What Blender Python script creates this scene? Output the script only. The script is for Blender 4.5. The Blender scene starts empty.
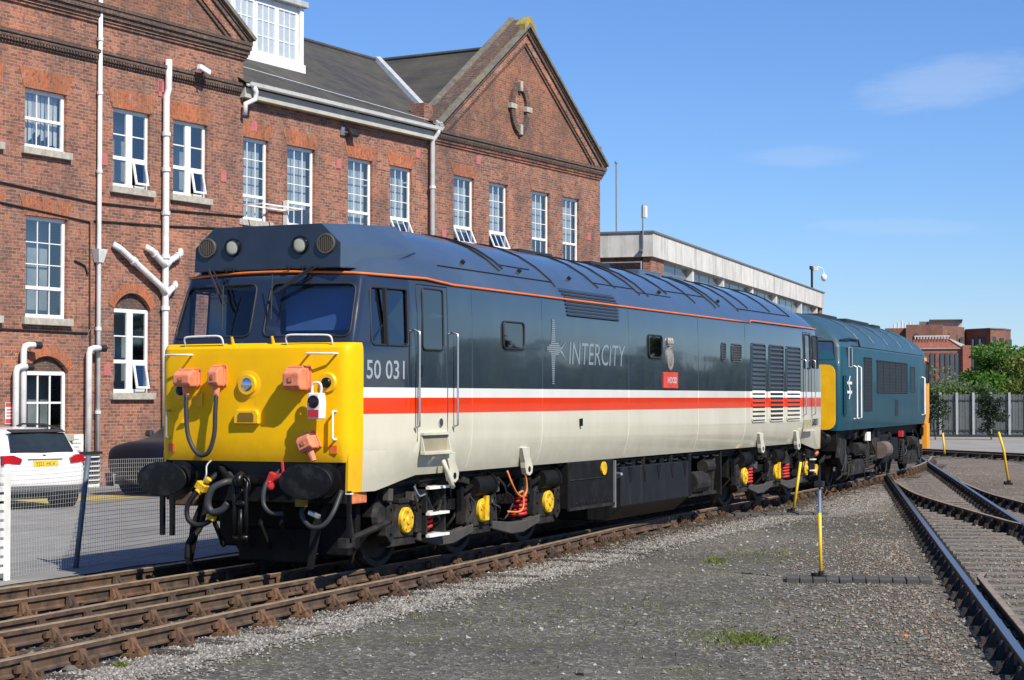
import bpy, bmesh, math, random
import numpy as np
from mathutils import Vector, Matrix
random.seed(7); RNG = np.random.default_rng(7)
SC = bpy.context.scene
COL = SC.collection
R = math.radians

# ---------------------------------------------------------------- camera
cd = bpy.data.cameras.new('camera'); cam = bpy.data.objects.new('camera', cd); COL.objects.link(cam)
cd.sensor_width = 36.0; cd.lens = 1841.0*36/1024; cd.clip_start = .2; cd.clip_end = 3000
CAMP = Vector((-17.41, -10.97, 1.948)); YAW = R(24.335); PIT = R(1.795)
cam.location = CAMP
cam.rotation_euler = Vector((math.cos(YAW)*math.cos(PIT), math.sin(YAW)*math.cos(PIT), math.sin(PIT))).to_track_quat('-Z', 'Y').to_euler()
SC.camera = cam

# ---------------------------------------------------------------- sky, sun, exposure
SUN_TRAVEL = Vector((.50, 1.0, -1.08)).normalized()
SKY_STRENGTH = .097; SUN_STRENGTH = 5.0; EXPOSURE = .30
w = bpy.data.worlds.new('World'); SC.world = w; w.use_nodes = True
nt = w.node_tree; nt.nodes.clear()
def _n(tree, t, **k):
    n = tree.nodes.new(t)
    for a, b in k.items(): setattr(n, a, b)
    return n
out = _n(nt, 'ShaderNodeOutputWorld'); bg = _n(nt, 'ShaderNodeBackground'); sky = _n(nt, 'ShaderNodeTexSky')
sky.sky_type = 'NISHITA'; sky.sun_disc = False
sky.sun_elevation = math.asin(-SUN_TRAVEL.z); sky.sun_rotation = math.atan2(-SUN_TRAVEL.x, -SUN_TRAVEL.y)
sky.altitude = 0; sky.air_density = 1.1; sky.dust_density = 0; sky.ozone_density = 10
bg.inputs['Strength'].default_value = SKY_STRENGTH
tc = _n(nt, 'ShaderNodeTexCoord')
def _m(tree, op, a, b=None, c=None):
    n = tree.nodes.new('ShaderNodeMath'); n.operation = op
    for i, x in enumerate((a, b, c)):
        if x is None: continue
        if isinstance(x, (int, float)): n.inputs[i].default_value = x
        else: tree.links.new(x, n.inputs[i])
    return n.outputs[0]
def _dot(tree, v, c):
    n = tree.nodes.new('ShaderNodeVectorMath'); n.operation = 'DOT_PRODUCT'
    tree.links.new(v, n.inputs[0]); n.inputs[1].default_value = c
    return n.outputs['Value']
# thin streaks of high cloud: wisps at directions of the sky, broken by noise
nz = _n(nt, 'ShaderNodeTexNoise'); nz.inputs['Scale'].default_value = 34; nz.inputs['Detail'].default_value = 9; nz.inputs['Roughness'].default_value = .68
mp = _n(nt, 'ShaderNodeMapping'); mp.inputs['Scale'].default_value = (1, 1, 4.5)
nt.links.new(tc.outputs['Generated'], mp.inputs['Vector']); nt.links.new(mp.outputs['Vector'], nz.inputs['Vector'])
tot = None
for az, el, sa, sb, tilt, amt in ((10.9, 9.5, 3.0, .85, -9, .23), (15.4, 7.4, 2.0, .36, 1, .14), (12.4, 5.2, 3.2, .30, 2, .12),
                                  (-24, 13, 6, 1.2, 5, .4), (62, 20, 8, 1.6, -4, .4), (150, 16, 9, 1.5, 3, .4), (-95, 24, 9, 1.8, 6, .4)):
    a, e = R(az), R(el)
    d = Vector((math.cos(a)*math.cos(e), math.sin(a)*math.cos(e), math.sin(e)))
    h = Vector((-math.sin(a), math.cos(a), 0)); v = d.cross(h)
    h2 = h*math.cos(R(tilt)) + v*math.sin(R(tilt)); v2 = v*math.cos(R(tilt)) - h*math.sin(R(tilt))
    da = _m(nt, 'DIVIDE', _dot(nt, tc.outputs['Generated'], h2), math.sin(R(sa)))
    db = _m(nt, 'DIVIDE', _dot(nt, tc.outputs['Generated'], v2), math.sin(R(sb)))
    q = _m(nt, 'ADD', _m(nt, 'MULTIPLY', da, da), _m(nt, 'MULTIPLY', db, db))
    q = _m(nt, 'ADD', q, _m(nt, 'MULTIPLY', _m(nt, 'SUBTRACT', nz.outputs['Fac'], .5), 1.6))
    mk = nt.nodes.new('ShaderNodeMapRange'); mk.interpolation_type = 'SMOOTHSTEP'
    mk.inputs['From Min'].default_value = 1.25; mk.inputs['From Max'].default_value = 0
    nt.links.new(q, mk.inputs['Value'])
    front = _m(nt, 'GREATER_THAN', _dot(nt, tc.outputs['Generated'], d), 0)
    o = _m(nt, 'MULTIPLY', _m(nt, 'MULTIPLY', mk.outputs[0], amt), front)
    tot = o if tot is None else _m(nt, 'ADD', tot, o)
mx = _n(nt, 'ShaderNodeMix'); mx.data_type = 'RGBA'; mx.clamp_factor = True
tn = _n(nt, 'ShaderNodeMix'); tn.data_type = 'RGBA'; tn.blend_type = 'MULTIPLY'; tn.inputs[0].default_value = 1; tn.inputs[7].default_value = (.94, 1.0, 1.17, 1)
nt.links.new(sky.outputs[0], tn.inputs[6])
nt.links.new(tot, mx.inputs[0]); nt.links.new(tn.outputs[2], mx.inputs[6]); mx.inputs[7].default_value = (6.2, 6.9, 8.2, 1)
nt.links.new(mx.outputs[2], bg.inputs['Color']); nt.links.new(bg.outputs[0], out.inputs[0])
sl = bpy.data.lights.new('sun', 'SUN'); so = bpy.data.objects.new('sun', sl); COL.objects.link(so)
sl.energy = SUN_STRENGTH; sl.angle = R(.53); sl.color = (1, .93, .79); so.location = (-30, -60, 80)
so.rotation_euler = SUN_TRAVEL.to_track_quat('-Z', 'Y').to_euler()
SC.view_settings.view_transform = 'Standard'; SC.view_settings.look = 'None'
SC.view_settings.exposure = EXPOSURE; SC.view_settings.gamma = 1; SC.view_settings.use_curve_mapping = False
SC.cycles.use_denoising = True; SC.cycles.max_bounces = 8; SC.cycles.transparent_max_bounces = 16
SC.cycles.sample_clamp_indirect = 6

# ---------------------------------------------------------------- materials
MATS = {}
def _mix(t, f, a, b, blend='MIX'):
    n = t.nodes.new('ShaderNodeMix'); n.data_type = 'RGBA'; n.blend_type = blend
    for i, x in ((0, f), (6, a), (7, b)):
        if isinstance(x, (int, float)): n.inputs[i].default_value = x
        elif isinstance(x, tuple): n.inputs[i].default_value = (*x, 1) if len(x) == 3 else x
        else: t.links.new(x, n.inputs[i])
    return n.outputs[2]
def _noise(t, scale, detail=4, rough=.55, vec=None, sc=None):
    n = t.nodes.new('ShaderNodeTexNoise'); n.inputs['Scale'].default_value = scale
    n.inputs['Detail'].default_value = detail; n.inputs['Roughness'].default_value = rough
    if vec is None:
        c = t.nodes.new('ShaderNodeTexCoord'); vec = c.outputs['Object']
    if sc:
        m = t.nodes.new('ShaderNodeMapping'); m.inputs['Scale'].default_value = sc
        t.links.new(vec, m.inputs['Vector']); vec = m.outputs[0]
    t.links.new(vec, n.inputs['Vector'])
    return n.outputs['Fac']
def _range(t, v, a, b, c=0, d=1):
    n = t.nodes.new('ShaderNodeMapRange'); t.links.new(v, n.inputs['Value'])
    for i, x in ((1, a), (2, b), (3, c), (4, d)): n.inputs[i].default_value = x
    return n.outputs[0]
def new_mat(name):
    m = bpy.data.materials.new(name); m.use_nodes = True; MATS[name] = m
    t = m.node_tree; b = t.nodes['Principled BSDF']
    return m, t, b
def bump(t, b, h, strength=.3, dist=.01):
    n = t.nodes.new('ShaderNodeBump'); n.inputs['Strength'].default_value = strength; n.inputs['Distance'].default_value = dist
    t.links.new(h, n.inputs['Height']); t.links.new(n.outputs[0], b.inputs['Normal'])
def mat(name, col, rough=.6, metal=0, var=.12, vs=4, dirt=None, da=.35, ds=1.5, dsc=None, bmp=0, bs=60, coat=0, spec=.5):
    m, t, b = new_mat(name)
    c = _mix(t, _range(t, _noise(t, vs), .3, .7), tuple(x*(1-var) for x in col), tuple(min(1, x*(1+var)) for x in col))
    if dirt:
        c = _mix(t, _range(t, _noise(t, ds, 6, .65, sc=dsc), .48, .75, 0, da), c, dirt)
    t.links.new(c, b.inputs['Base Color'])
    b.inputs['Roughness'].default_value = rough; b.inputs['Metallic'].default_value = metal
    b.inputs['Specular IOR Level'].default_value = spec
    if coat: b.inputs['Coat Weight'].default_value = coat; b.inputs['Coat Roughness'].default_value = .08
    if bmp: bump(t, b, _noise(t, bs, 5), bmp, .01)
    return m
def brick_mat(name, c1, c2, mortar, soldier=False, soot=.35):
    m, t, b = new_mat(name)
    co = t.nodes.new('ShaderNodeTexCoord'); s = t.nodes.new('ShaderNodeSeparateXYZ'); t.links.new(co.outputs['Object'], s.inputs[0])
    xy = _m(t, 'ADD', s.outputs[0], s.outputs[1])
    cm = t.nodes.new('ShaderNodeCombineXYZ')
    if soldier: t.links.new(s.outputs[2], cm.inputs[0]); t.links.new(xy, cm.inputs[1])
    else: t.links.new(xy, cm.inputs[0]); t.links.new(s.outputs[2], cm.inputs[1])
    br = t.nodes.new('ShaderNodeTexBrick'); t.links.new(cm.outputs[0], br.inputs['Vector'])
    br.inputs['Scale'].default_value = 1; br.inputs['Brick Width'].default_value = .235; br.inputs['Row Height'].default_value = .078
    br.inputs['Mortar Size'].default_value = .009; br.inputs['Bias'].default_value = -.15
    br.inputs['Color1'].default_value = (*c1, 1); br.inputs['Color2'].default_value = (*c2, 1); br.inputs['Mortar'].default_value = (*mortar, 1)
    c = br.outputs['Color']
    c = _mix(t, _range(t, _noise(t, .55, 5, .6), .35, .7), c, tuple(x*.62 for x in c1), 'MIX') if False else c
    # lighter repaired patches, old soot, single burnt or pale bricks
    c = _mix(t, _range(t, _noise(t, .42, 5, .62), .42, .66, 0, .8), c, (1.5, 1.28, 1.12), 'MULTIPLY')
    c = _mix(t, _range(t, _noise(t, 1.1, 7, .7, sc=(1, 1, .55)), .46, .70, 0, soot*1.3), c, (.062, .046, .042))
    c = _mix(t, _range(t, _noise(t, 10, 3, .6), .54, .64, 0, .62), c, (.055, .036, .034))
    c = _mix(t, _range(t, _noise(t, 13, 3, .6), .58, .68, 0, .45), c, (.52, .24, .14))
    c = _mix(t, _range(t, _noise(t, 2.3, 7, .72), .56, .74, 0, .55), c, (.40, .33, .28))
    c = _mix(t, _range(t, _noise(t, .33, 4, .6, sc=(1.6, 1.6, .5)), .52, .68, 0, .45), c, (.055, .043, .04))
    t.links.new(c, b.inputs['Base Color']); b.inputs['Roughness'].default_value = .88
    bump(t, b, _m(t, 'SUBTRACT', 1.0, br.outputs['Fac']), .7, .012)
    return m
brick_mat('brick', (.36, .130, .076), (.115, .050, .040), (.29, .245, .20), soot=.5)
brick_mat('brick_dark', (.105, .062, .048), (.06, .042, .036), (.14, .12, .10), soot=.6)
brick_mat('brick_orange', (.43, .135, .058), (.31, .098, .046), (.24, .13, .08), soldier=True, soot=.22)
brick_mat('brick_gable', (.28, .10, .055), (.125, .056, .040), (.24, .19, .14), soot=.6)
mat('white_upvc', (.80, .81, .80), .35, var=.04, dirt=(.45, .45, .42), da=.25, ds=3)
mat('white_pipe', (.70, .71, .70), .5, var=.05, dirt=(.35, .33, .3), da=.5, ds=3)
mat('stone', (.42, .39, .33), .9, var=.2, vs=9, dirt=(.18, .17, .14), da=.6, ds=3, bmp=.3)
mat('coping', (.155, .14, .12), .95, var=.3, vs=6, dirt=(.42, .38, .12), da=.35, ds=1.6, bmp=.4)
mat('lichen', (.34, .26, .06), .95, var=.35, vs=9, dirt=(.15, .14, .11), da=.9, ds=4)
mat('lead', (.45, .48, .5), .6, var=.15)
mat('pink_plate', (.45, .14, .14), .7)
mat('black_plastic', (.018, .018, .02), .45)
mat('dark_room', (.30, .34, .36), .9, var=.3, vs=1.2)
mat('curtain', (.62, .63, .6), .9, var=.15, vs=30)
mat('blind', (.42, .47, .48), .85, var=.2, vs=1.5)
mat('sign_white', (.75, .74, .72), .5); mat('sign_red', (.55, .06, .07), .5)
def slate():
    m, t, b = new_mat('slate')
    co = t.nodes.new('ShaderNodeTexCoord'); s = t.nodes.new('ShaderNodeSeparateXYZ'); t.links.new(co.outputs['Object'], s.inputs[0])
    cm = t.nodes.new('ShaderNodeCombineXYZ'); t.links.new(_m(t, 'ADD', s.outputs[0], _m(t, 'MULTIPLY', s.outputs[1], .02)), cm.inputs[0])
    t.links.new(_m(t, 'MULTIPLY', s.outputs[2], 2.0), cm.inputs[1])
    br = t.nodes.new('ShaderNodeTexBrick'); t.links.new(cm.outputs[0], br.inputs['Vector']); br.inputs['Scale'].default_value = 1
    br.inputs['Brick Width'].default_value = .3; br.inputs['Row Height'].default_value = .22; br.inputs['Mortar Size'].default_value = .012
    br.inputs['Color1'].default_value = (.062, .058, .054, 1); br.inputs['Color2'].default_value = (.040, .039, .038, 1); br.inputs['Mortar'].default_value = (.03, .03, .03, 1)
    c = _mix(t, _range(t, _noise(t, .7, 6, .65), .42, .72, 0, .7), br.outputs['Color'], (.105, .092, .058))
    c = _mix(t, _range(t, _noise(t, 2.5, 6, .7, sc=(1, .25, .25)), .5, .7, 0, .6), c, (.028, .028, .028))
    c = _mix(t, _range(t, _noise(t, 9, 4, .7), .60, .72, 0, .5), c, (.12, .115, .105))
    t.links.new(c, b.inputs['Base Color']); b.inputs['Roughness'].default_value = .78
    bump(t, b, _m(t, 'SUBTRACT', 1.0, br.outputs['Fac']), .6, .02)
slate()
def glass(name, tint, refl=.22, rough=.02, clear=.8):
    m = bpy.data.materials.new(name); m.use_nodes = True; MATS[name] = m
    t = m.node_tree; t.nodes.clear()
    o = t.nodes.new('ShaderNodeOutputMaterial'); mx = t.nodes.new('ShaderNodeMixShader')
    tr = t.nodes.new('ShaderNodeBsdfTransparent'); tr.inputs[0].default_value = (*[x*clear for x in tint], 1)
    gl = t.nodes.new('ShaderNodeBsdfGlossy'); gl.inputs['Roughness'].default_value = rough; gl.inputs[0].default_value = (.92, .96, 1, 1)
    lw = t.nodes.new('ShaderNodeLayerWeight'); lw.inputs[0].default_value = .5      # same from both sides of the pane
    t.links.new(_m(t, 'ADD', _m(t, 'MULTIPLY', _m(t, 'POWER', lw.outputs['Facing'], 4.0), .8), refl+.04), mx.inputs[0])
    t.links.new(tr.outputs[0], mx.inputs[1]); t.links.new(gl.outputs[0], mx.inputs[2]); t.links.new(mx.outputs[0], o.inputs[0])
glass('glass', (.92, .95, .96), .15, .03, .9); glass('cab_glass', (.96, .98, .98), .05, .01, 1.0); glass('car_glass', (.25, .28, .3), .16)
glass('loco_side_glass', (.10, .13, .14), .12, .02)

# ---------------------------------------------------------------- mesh builder
class MB:
    def __init__(s): s.v = []; s.f = []
    def add(s, vs, fs):
        n = len(s.v); s.v += [tuple(v) for v in vs]; s.f += [tuple(i+n for i in f) for f in fs]; return s
    def hexa(s, p):      # p: 4 bottom, 4 top, same winding (counter-clockwise from above)
        return s.add(p, [(3, 2, 1, 0), (4, 5, 6, 7), (0, 1, 5, 4), (1, 2, 6, 5), (2, 3, 7, 6), (3, 0, 4, 7)])
    def box(s, x0, x1, y0, y1, z0, z1):
        return s.hexa([(x0, y0, z0), (x1, y0, z0), (x1, y1, z0), (x0, y1, z0), (x0, y0, z1), (x1, y0, z1), (x1, y1, z1), (x0, y1, z1)])
    def obox(s, c, sz, M=None):
        a, b, d = sz[0]/2, sz[1]/2, sz[2]/2; c = Vector(c)
        P = [(-a, -b, -d), (a, -b, -d), (a, b, -d), (-a, b, -d), (-a, -b, d), (a, -b, d), (a, b, d), (-a, b, d)]
        return s.hexa([c + (M @ Vector(p) if M else Vector(p)) for p in P])
    def cyl(s, p0, p1, r0, r1=None, n=12, sx=1.0, up=None):
        p0, p1 = Vector(p0), Vector(p1); r1 = r0 if r1 is None else r1
        d = (p1-p0).normalized(); u = Vector(up) if up else (Vector((0, 0, 1)) if abs(d.z) < .9 else Vector((1, 0, 0)))
        a = d.cross(u).normalized(); b = a.cross(d)
        vs = []
        for p, r in ((p0, r0), (p1, r1)):
            for i in range(n):
                t = 2*math.pi*i/n; vs.append(p + a*math.cos(t)*r*sx + b*math.sin(t)*r)
        fs = [(i, (i+1) % n, n+(i+1) % n, n+i) for i in range(n)] + [tuple(range(n-1, -1, -1)), tuple(range(n, 2*n))]
        return s.add(vs, fs)
    def tube(s, pts, r, n=8, closed=False):
        pts = [Vector(p) for p in pts]; N = len(pts); base = len(s.v); prev = None
        for i, p in enumerate(pts):
            if closed: d = (pts[(i+1) % N]-pts[i-1])
            else: d = pts[min(i+1, N-1)]-pts[max(i-1, 0)]
            d.normalize()
            if prev is None:
                u = Vector((0, 0, 1)) if abs(d.z) < .9 else Vector((1, 0, 0)); a = d.cross(u).normalized()
            else:
                a = prev - d*prev.dot(d); a.normalize()
            prev = a; b = a.cross(d); rr = r[i] if isinstance(r, (list, tuple)) else r
            for k in range(n):
                t = 2*math.pi*k/n; s.v.append(tuple(p + a*math.cos(t)*rr + b*math.sin(t)*rr))
        for i in range(N if closed else N-1):
            j = (i+1) % N
            for k in range(n):
                k2 = (k+1) % n
                s.f.append((base+i*n+k, base+i*n+k2, base+j*n+k2, base+j*n+k))
        if not closed:
            s.f.append(tuple(base+k for k in range(n-1, -1, -1))); s.f.append(tuple(base+(N-1)*n+k for k in range(n)))
        return s
    def prism(s, poly, f, a0, a1):   # poly 2d points, f(p, a) -> 3d
        n = len(poly); vs = [f(p, a0) for p in poly] + [f(p, a1) for p in poly]
        return s.add(vs, [tuple(range(n-1, -1, -1)), tuple(range(n, 2*n))] + [(i, (i+1) % n, n+(i+1) % n, n+i) for i in range(n)])
    def lathe(s, c, axis, prof, n=16, sx=1.0):   # prof: (dist along axis, radius)
        c = Vector(c); d = Vector(axis).normalized(); u = Vector((0, 0, 1)) if abs(d.z) < .9 else Vector((1, 0, 0))
        a = d.cross(u).normalized(); b = a.cross(d); base = len(s.v); m = len(prof)
        for t, r in prof:
            for i in range(n):
                w_ = 2*math.pi*i/n; s.v.append(tuple(c + d*t + a*math.cos(w_)*r*sx + b*math.sin(w_)*r))
        for j in range(m-1):
            for i in range(n):
                i2 = (i+1) % n; s.f.append((base+j*n+i, base+j*n+i2, base+(j+1)*n+i2, base+(j+1)*n+i))
        s.f.append(tuple(base+i for i in range(n-1, -1, -1))); s.f.append(tuple(base+(m-1)*n+i for i in range(n)))
        return s
    def quad(s, a, b, c, d): return s.add([a, b, c, d], [(0, 1, 2, 3)])
    def mesh(s, name, m=None, fix=True, smooth=False):
        me = bpy.data.meshes.new(name); me.from_pydata(s.v, [], s.f)
        if fix:
            bm = bmesh.new(); bm.from_mesh(me); bmesh.ops.recalc_face_normals(bm, faces=bm.faces); bm.to_mesh(me); bm.free()
        if m: me.materials.append(MATS[m] if isinstance(m, str) else m)
        if smooth: me.polygons.foreach_set('use_smooth', [True]*len(me.polygons))
        return me
    def build(s, name, m, parent=None, smooth=False, bevel=0, fix=True, auto=None, label=None):
        return link(name, s.mesh(name, m, fix, smooth), parent, bevel, auto, label)
def link(name, me, parent=None, bevel=0, auto=None, label=None):
    o = bpy.data.objects.new(name, me); COL.objects.link(o)
    if parent: o.parent = parent
    if bevel:
        b = o.modifiers.new('bevel', 'BEVEL'); b.width = bevel; b.segments = 2; b.limit_method = 'ANGLE'; b.angle_limit = R(40)
    if auto:
        bm = bmesh.new(); bm.from_mesh(me)
        for f in bm.faces: f.smooth = True
        for e in bm.edges:
            if len(e.link_faces) == 2 and e.calc_face_angle(0) > R(auto): e.smooth = False
        bm.to_mesh(me); bm.free()
    if label: o['label'] = label
    return o
def empty(name, loc=(0, 0, 0), rz=0):
    o = bpy.data.objects.new(name, None); COL.objects.link(o); o.location = loc; o.rotation_euler = (0, 0, rz); o.empty_display_size = .3
    return o
def tag(o, label=None, cat=None, group=None, kind=None):
    if label: o['label'] = label
    if cat: o['category'] = cat
    if group: o['group'] = group
    if kind: o['kind'] = kind
    return o
def text_mesh(body, h, f, extrude=.002, sx=1.0, shear=0, align='LEFT', bold=0):
    c = bpy.data.curves.new('lettering', 'FONT'); c.body = body; c.size = 1; c.extrude = 0; c.align_x = align; c.shear = shear; c.offset = bold; c.resolution_u = 3
    o = bpy.data.objects.new('lettering', c); COL.objects.link(o)
    dg = bpy.context.evaluated_depsgraph_get(); me = bpy.data.meshes.new_from_object(o.evaluated_get(dg))
    bpy.data.objects.remove(o); bpy.data.curves.remove(c)
    k = h/.69
    vs = [f(v.co.x*k*sx, v.co.y*k) for v in me.vertices]; fs = [tuple(p.vertices) for p in me.polygons]
    bpy.data.meshes.remove(me)
    return MB().add(vs, fs)
def catmull(P, n=6):
    P = [Vector(p) for p in P]; Q = [2*P[0]-P[1]] + P + [2*P[-1]-P[-2]]; o = []
    for i in range(1, len(Q)-2):
        a, b, c, d = Q[i-1], Q[i], Q[i+1], Q[i+2]
        for k in range(n):
            t = k/n
            o.append(.5*((2*b)+(c-a)*t+(2*a-5*b+4*c-d)*t*t+(3*b-a-3*c+d)*t**3))
    return o + [P[-1]]

# ================================================================ ground, sheets
GZ = -.19
def stones_mat(name, dark, light, green=0, brown=0, scale=26, bstr=.9):
    m, t, b = new_mat(name)
    co = t.nodes.new('ShaderNodeTexCoord')
    vo = t.nodes.new('ShaderNodeTexVoronoi'); vo.inputs['Scale'].default_value = scale; t.links.new(co.outputs['Object'], vo.inputs['Vector'])
    sp = t.nodes.new('ShaderNodeSeparateColor'); t.links.new(vo.outputs['Color'], sp.inputs[0])
    c = _mix(t, _range(t, sp.outputs[0], .0, 1.0), dark, light)
    c = _mix(t, _range(t, sp.outputs[1], .86, .93), c, tuple(min(1, x*2.1) for x in light))
    c = _mix(t, _range(t, _noise(t, 3.5, 8, .7), .35, .68, 0, .55), c, tuple(x*.75 for x in dark))
    c = _mix(t, _range(t, _noise(t, .28, 6, .62), .38, .66, 0, .42), c, light)
    c = _mix(t, _range(t, _noise(t, .22, 6, .65), .45, .60, 0, .55), c, tuple(x*.72 for x in dark))
    c = _mix(t, _range(t, _noise(t, 7, 6, .75), .60, .72, 0, .5), c, tuple(min(1, x*1.25) for x in light))
    if green: c = _mix(t, _range(t, _noise(t, 5.5, 7, .78), .57, .70, 0, green*.8), c, (.10, .105, .04))
    if green: c = _mix(t, _range(t, _noise(t, .9, 7, .72), .54, .72, 0, green), c, (.115, .12, .035))
    if brown: c = _mix(t, _range(t, _noise(t, .8, 6, .65), .42, .62, 0, brown), c, (.16, .095, .055))
    t.links.new(c, b.inputs['Base Color']); b.inputs['Roughness'].default_value = .93
    bump(t, b, _m(t, 'ADD', vo.outputs['Distance'], _noise(t, 40, 4)), bstr, .02)
stones_mat('ash', (.042, .039, .032), (.180, .167, .138), green=.65, scale=24)
stones_mat('ballast_pale', (.098, .092, .082), (.245, .232, .208), brown=.2, scale=30)
stones_mat('ballast_brown', (.105, .088, .072), (.24, .215, .185), brown=.60, scale=26)
stones_mat('ballast_rust', (.024, .019, .015), (.078, .06, .047), brown=.45, scale=18)
mat('asphalt_pale', (.225, .22, .208), .92, var=.16, vs=1.2, dirt=(.12, .12, .115), da=.5, ds=.5, bmp=.25, bs=120)
mat('concrete_yard', (.27, .26, .24), .93, var=.16, vs=.6, dirt=(.15, .145, .13), da=.6, ds=.4, bmp=.3, bs=50)
mat('yellow_line', (.42, .32, .08), .85, var=.2, vs=3, dirt=(.2, .19, .17), da=.7, ds=2)
mat('rust', (.078, .050, .033), .85, var=.6, vs=7, dirt=(.19, .085, .035), da=.55, ds=2.2, bmp=.4, bs=80)
mat('rust_top', (.34, .25, .155), .5, .2, var=.25, vs=4, dirt=(.08, .055, .04), da=.6, ds=6)
mat('rail_shiny', (.42, .40, .385), .36, 1, var=.08, dirt=(.3, .22, .16), da=.4, ds=4)
mat('rail_dark', (.032, .026, .023), .7, .2, var=.3, vs=6)
mat('timber', (.042, .032, .025), .95, var=.35, vs=5, dirt=(.10, .08, .06), da=.6, ds=6, dsc=(1, .2, 1), bmp=.5)
mat('timber_pale', (.19, .17, .15), .95, var=.3, vs=5, dirt=(.10, .08, .06), da=.6, ds=4, bmp=.5)
mat('key_wood', (.17, .085, .045), .9, var=.3, vs=8)
mat('galv', (.35, .36, .37), .5, .6, var=.15)

def sheet(name, poly, z, m, label=None):
    s = MB(); s.add([(x, y, z) for x, y in poly], [tuple(range(len(poly)))])
    o = s.build(name, m, fix=False); o['kind'] = 'structure'
    if o.data.polygons[0].normal.z < 0: o.data.flip_normals()
    return o
sheet('ground', [(-600, -1200), (2200, -1200), (2200, 1200), (-600, 1200)], GZ, 'ash')
def ragged(A, B, step=.25, amp=.10, seed=3):
    rr = random.Random(seed); A, B = Vector(A), Vector(B); n = max(2, int((B-A).length/step)); o = []
    d = (B-A).normalized(); nn = Vector((-d.y, d.x)); ph = rr.random()*9
    for i in range(n):
        t = i/n; s = t*(B-A).length
        o.append(A+(B-A)*t + nn*(amp*(math.sin(s*1.1+ph)+.7*math.sin(s*2.7+2*ph))*.5 + rr.uniform(-amp, amp)*.6))
    return [(p.x, p.y) for p in o]
# car park surface beyond the tracks
sheet('car_park', ragged((-60, 2.75), (24, 3.0), .5, .07) + [(24, 40), (-60, 40)], GZ+.012, 'asphalt_pale')
# pale limestone fringe on the near side of the track, brown bed under the tracks
sheet('track_bed', ragged((-24, -2.45), (-9, -2.32), .3, .12, 1) + ragged((-9, -2.32), (2, -1.98), .25, .12, 2) + ragged((2, -1.98), (12, -1.75), .25, .14, 4)
      + ragged((12, -1.75), (24, -1.5), .25, .2, 5) + [(36, .4), (60, 4), (60, 8), (36, 3.2), (24, 2.6), (-24, 2.6)], GZ+.004, 'ballast_rust')
sheet('gravel_verge', ragged((-24, -2.95), (-9, -2.75), .3, .12, 6) + ragged((-9, -2.75), (2, -2.32), .2, .13, 7) + ragged((2, -2.32), (9, -2.1), .2, .16, 8) + ragged((9, -2.1), (13.5, -2.3), .2, .2, 18)
      + ragged((13.5, -2.3), (17, -3.1), .2, .25, 19) + [(26, -1.6), (33, .1), (24, -.7)] + ragged((20, -1.35), (10, -1.45), .25, .12, 9)
      + ragged((10, -1.45), (2, -1.68), .25, .10, 10) + ragged((2, -1.68), (-9, -2.0), .25, .1, 11) + [(-24, -2.3)], GZ+.008, 'ballast_pale')
sheet('turnout_bed', ragged((-12, -12.2), (6, -7.55), .22, .5, 12) + ragged((6, -7.55), (22, -3.45), .22, .5, 13) + [(31, -.9), (46, 2.5), (48, .0)]
      + [(34, -4.2), (22, -8.0), (12, -13), (8, -18), (-12, -18)], GZ+.006, 'ballast_brown')
sheet('yard_concrete', [(44.5, -30), (47.5, .5), (56, 9.5), (60, 14), (110, 14), (110, -30)], GZ+.010, 'concrete_yard')
for (x0, y0, x1, y1, wd) in ((9.0, 13.0, 26.0, 11.4, 1.5),):
    d = Vector((x1-x0, y1-y0)).normalized(); n_ = Vector((-d.y, d.x))*wd
    tag(sheet('painted_line', [(x0, y0), (x1, y1), (x1+n_.x, y1+n_.y), (x0+n_.x, y0+n_.y)], GZ+.016, 'yellow_line'), kind='structure')

# loose stones: thousands, nobody could count them
def stones(name, m, spots, r0, r1, seed):
    g = np.random.default_rng(seed); n = len(spots); r = g.uniform(r0, r1, n)
    base = np.array([(1, 0, 0), (-1, 0, 0), (0, 1, 0), (0, -1, 0), (0, 0, .8), (0, 0, -.8)], float)
    F = np.array([(0, 2, 4), (2, 1, 4), (1, 3, 4), (3, 0, 4), (2, 0, 5), (1, 2, 5), (3, 1, 5), (0, 3, 5)])
    V = base[None]*g.uniform(.55, 1.25, (n, 6, 1))*r[:, None, None]
    a = g.uniform(0, 6.28, n); ca, sa = np.cos(a), np.sin(a)
    x = V[..., 0]*ca[:, None]-V[..., 1]*sa[:, None]; y = V[..., 0]*sa[:, None]+V[..., 1]*ca[:, None]
    sh = g.uniform(-.6, .6, (n, 2)); z = V[..., 2]
    x = x+z*sh[:, :1]; y = y+z*sh[:, 1:]
    V = np.stack([x, y, z], -1)+np.array(spots)[:, None, :]
    V = V.reshape(-1, 3); FF = (F[None]+6*np.arange(n)[:, None, None]).reshape(-1, 3)
    me = bpy.data.meshes.new(name); me.from_pydata(V.tolist(), [], FF.tolist()); me.materials.append(MATS[m])
    o = bpy.data.objects.new(name, me); COL.objects.link(o); o['kind'] = 'stuff'
    return o
def stone_col(name, cols, isl=True):
    m, t, b = new_mat(name); g = t.nodes.new('ShaderNodeNewGeometry'); cr = t.nodes.new('ShaderNodeValToRGB')
    cr.color_ramp.interpolation = 'CONSTANT'
    while len(cr.color_ramp.elements) < len(cols): cr.color_ramp.elements.new(.5)
    for i, c in enumerate(cols): cr.color_ramp.elements[i].position = i/len(cols); cr.color_ramp.elements[i].color = (*c, 1)
    t.links.new(g.outputs['Random Per Island'], cr.inputs[0]); t.links.new(cr.outputs[0], b.inputs['Base Color']); b.inputs['Roughness'].default_value = .92
stone_col('stone_pale', [(.26, .25, .23), (.20, .19, .175), (.36, .345, .32), (.14, .132, .122), (.23, .215, .195), (.17, .15, .125)])
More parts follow.
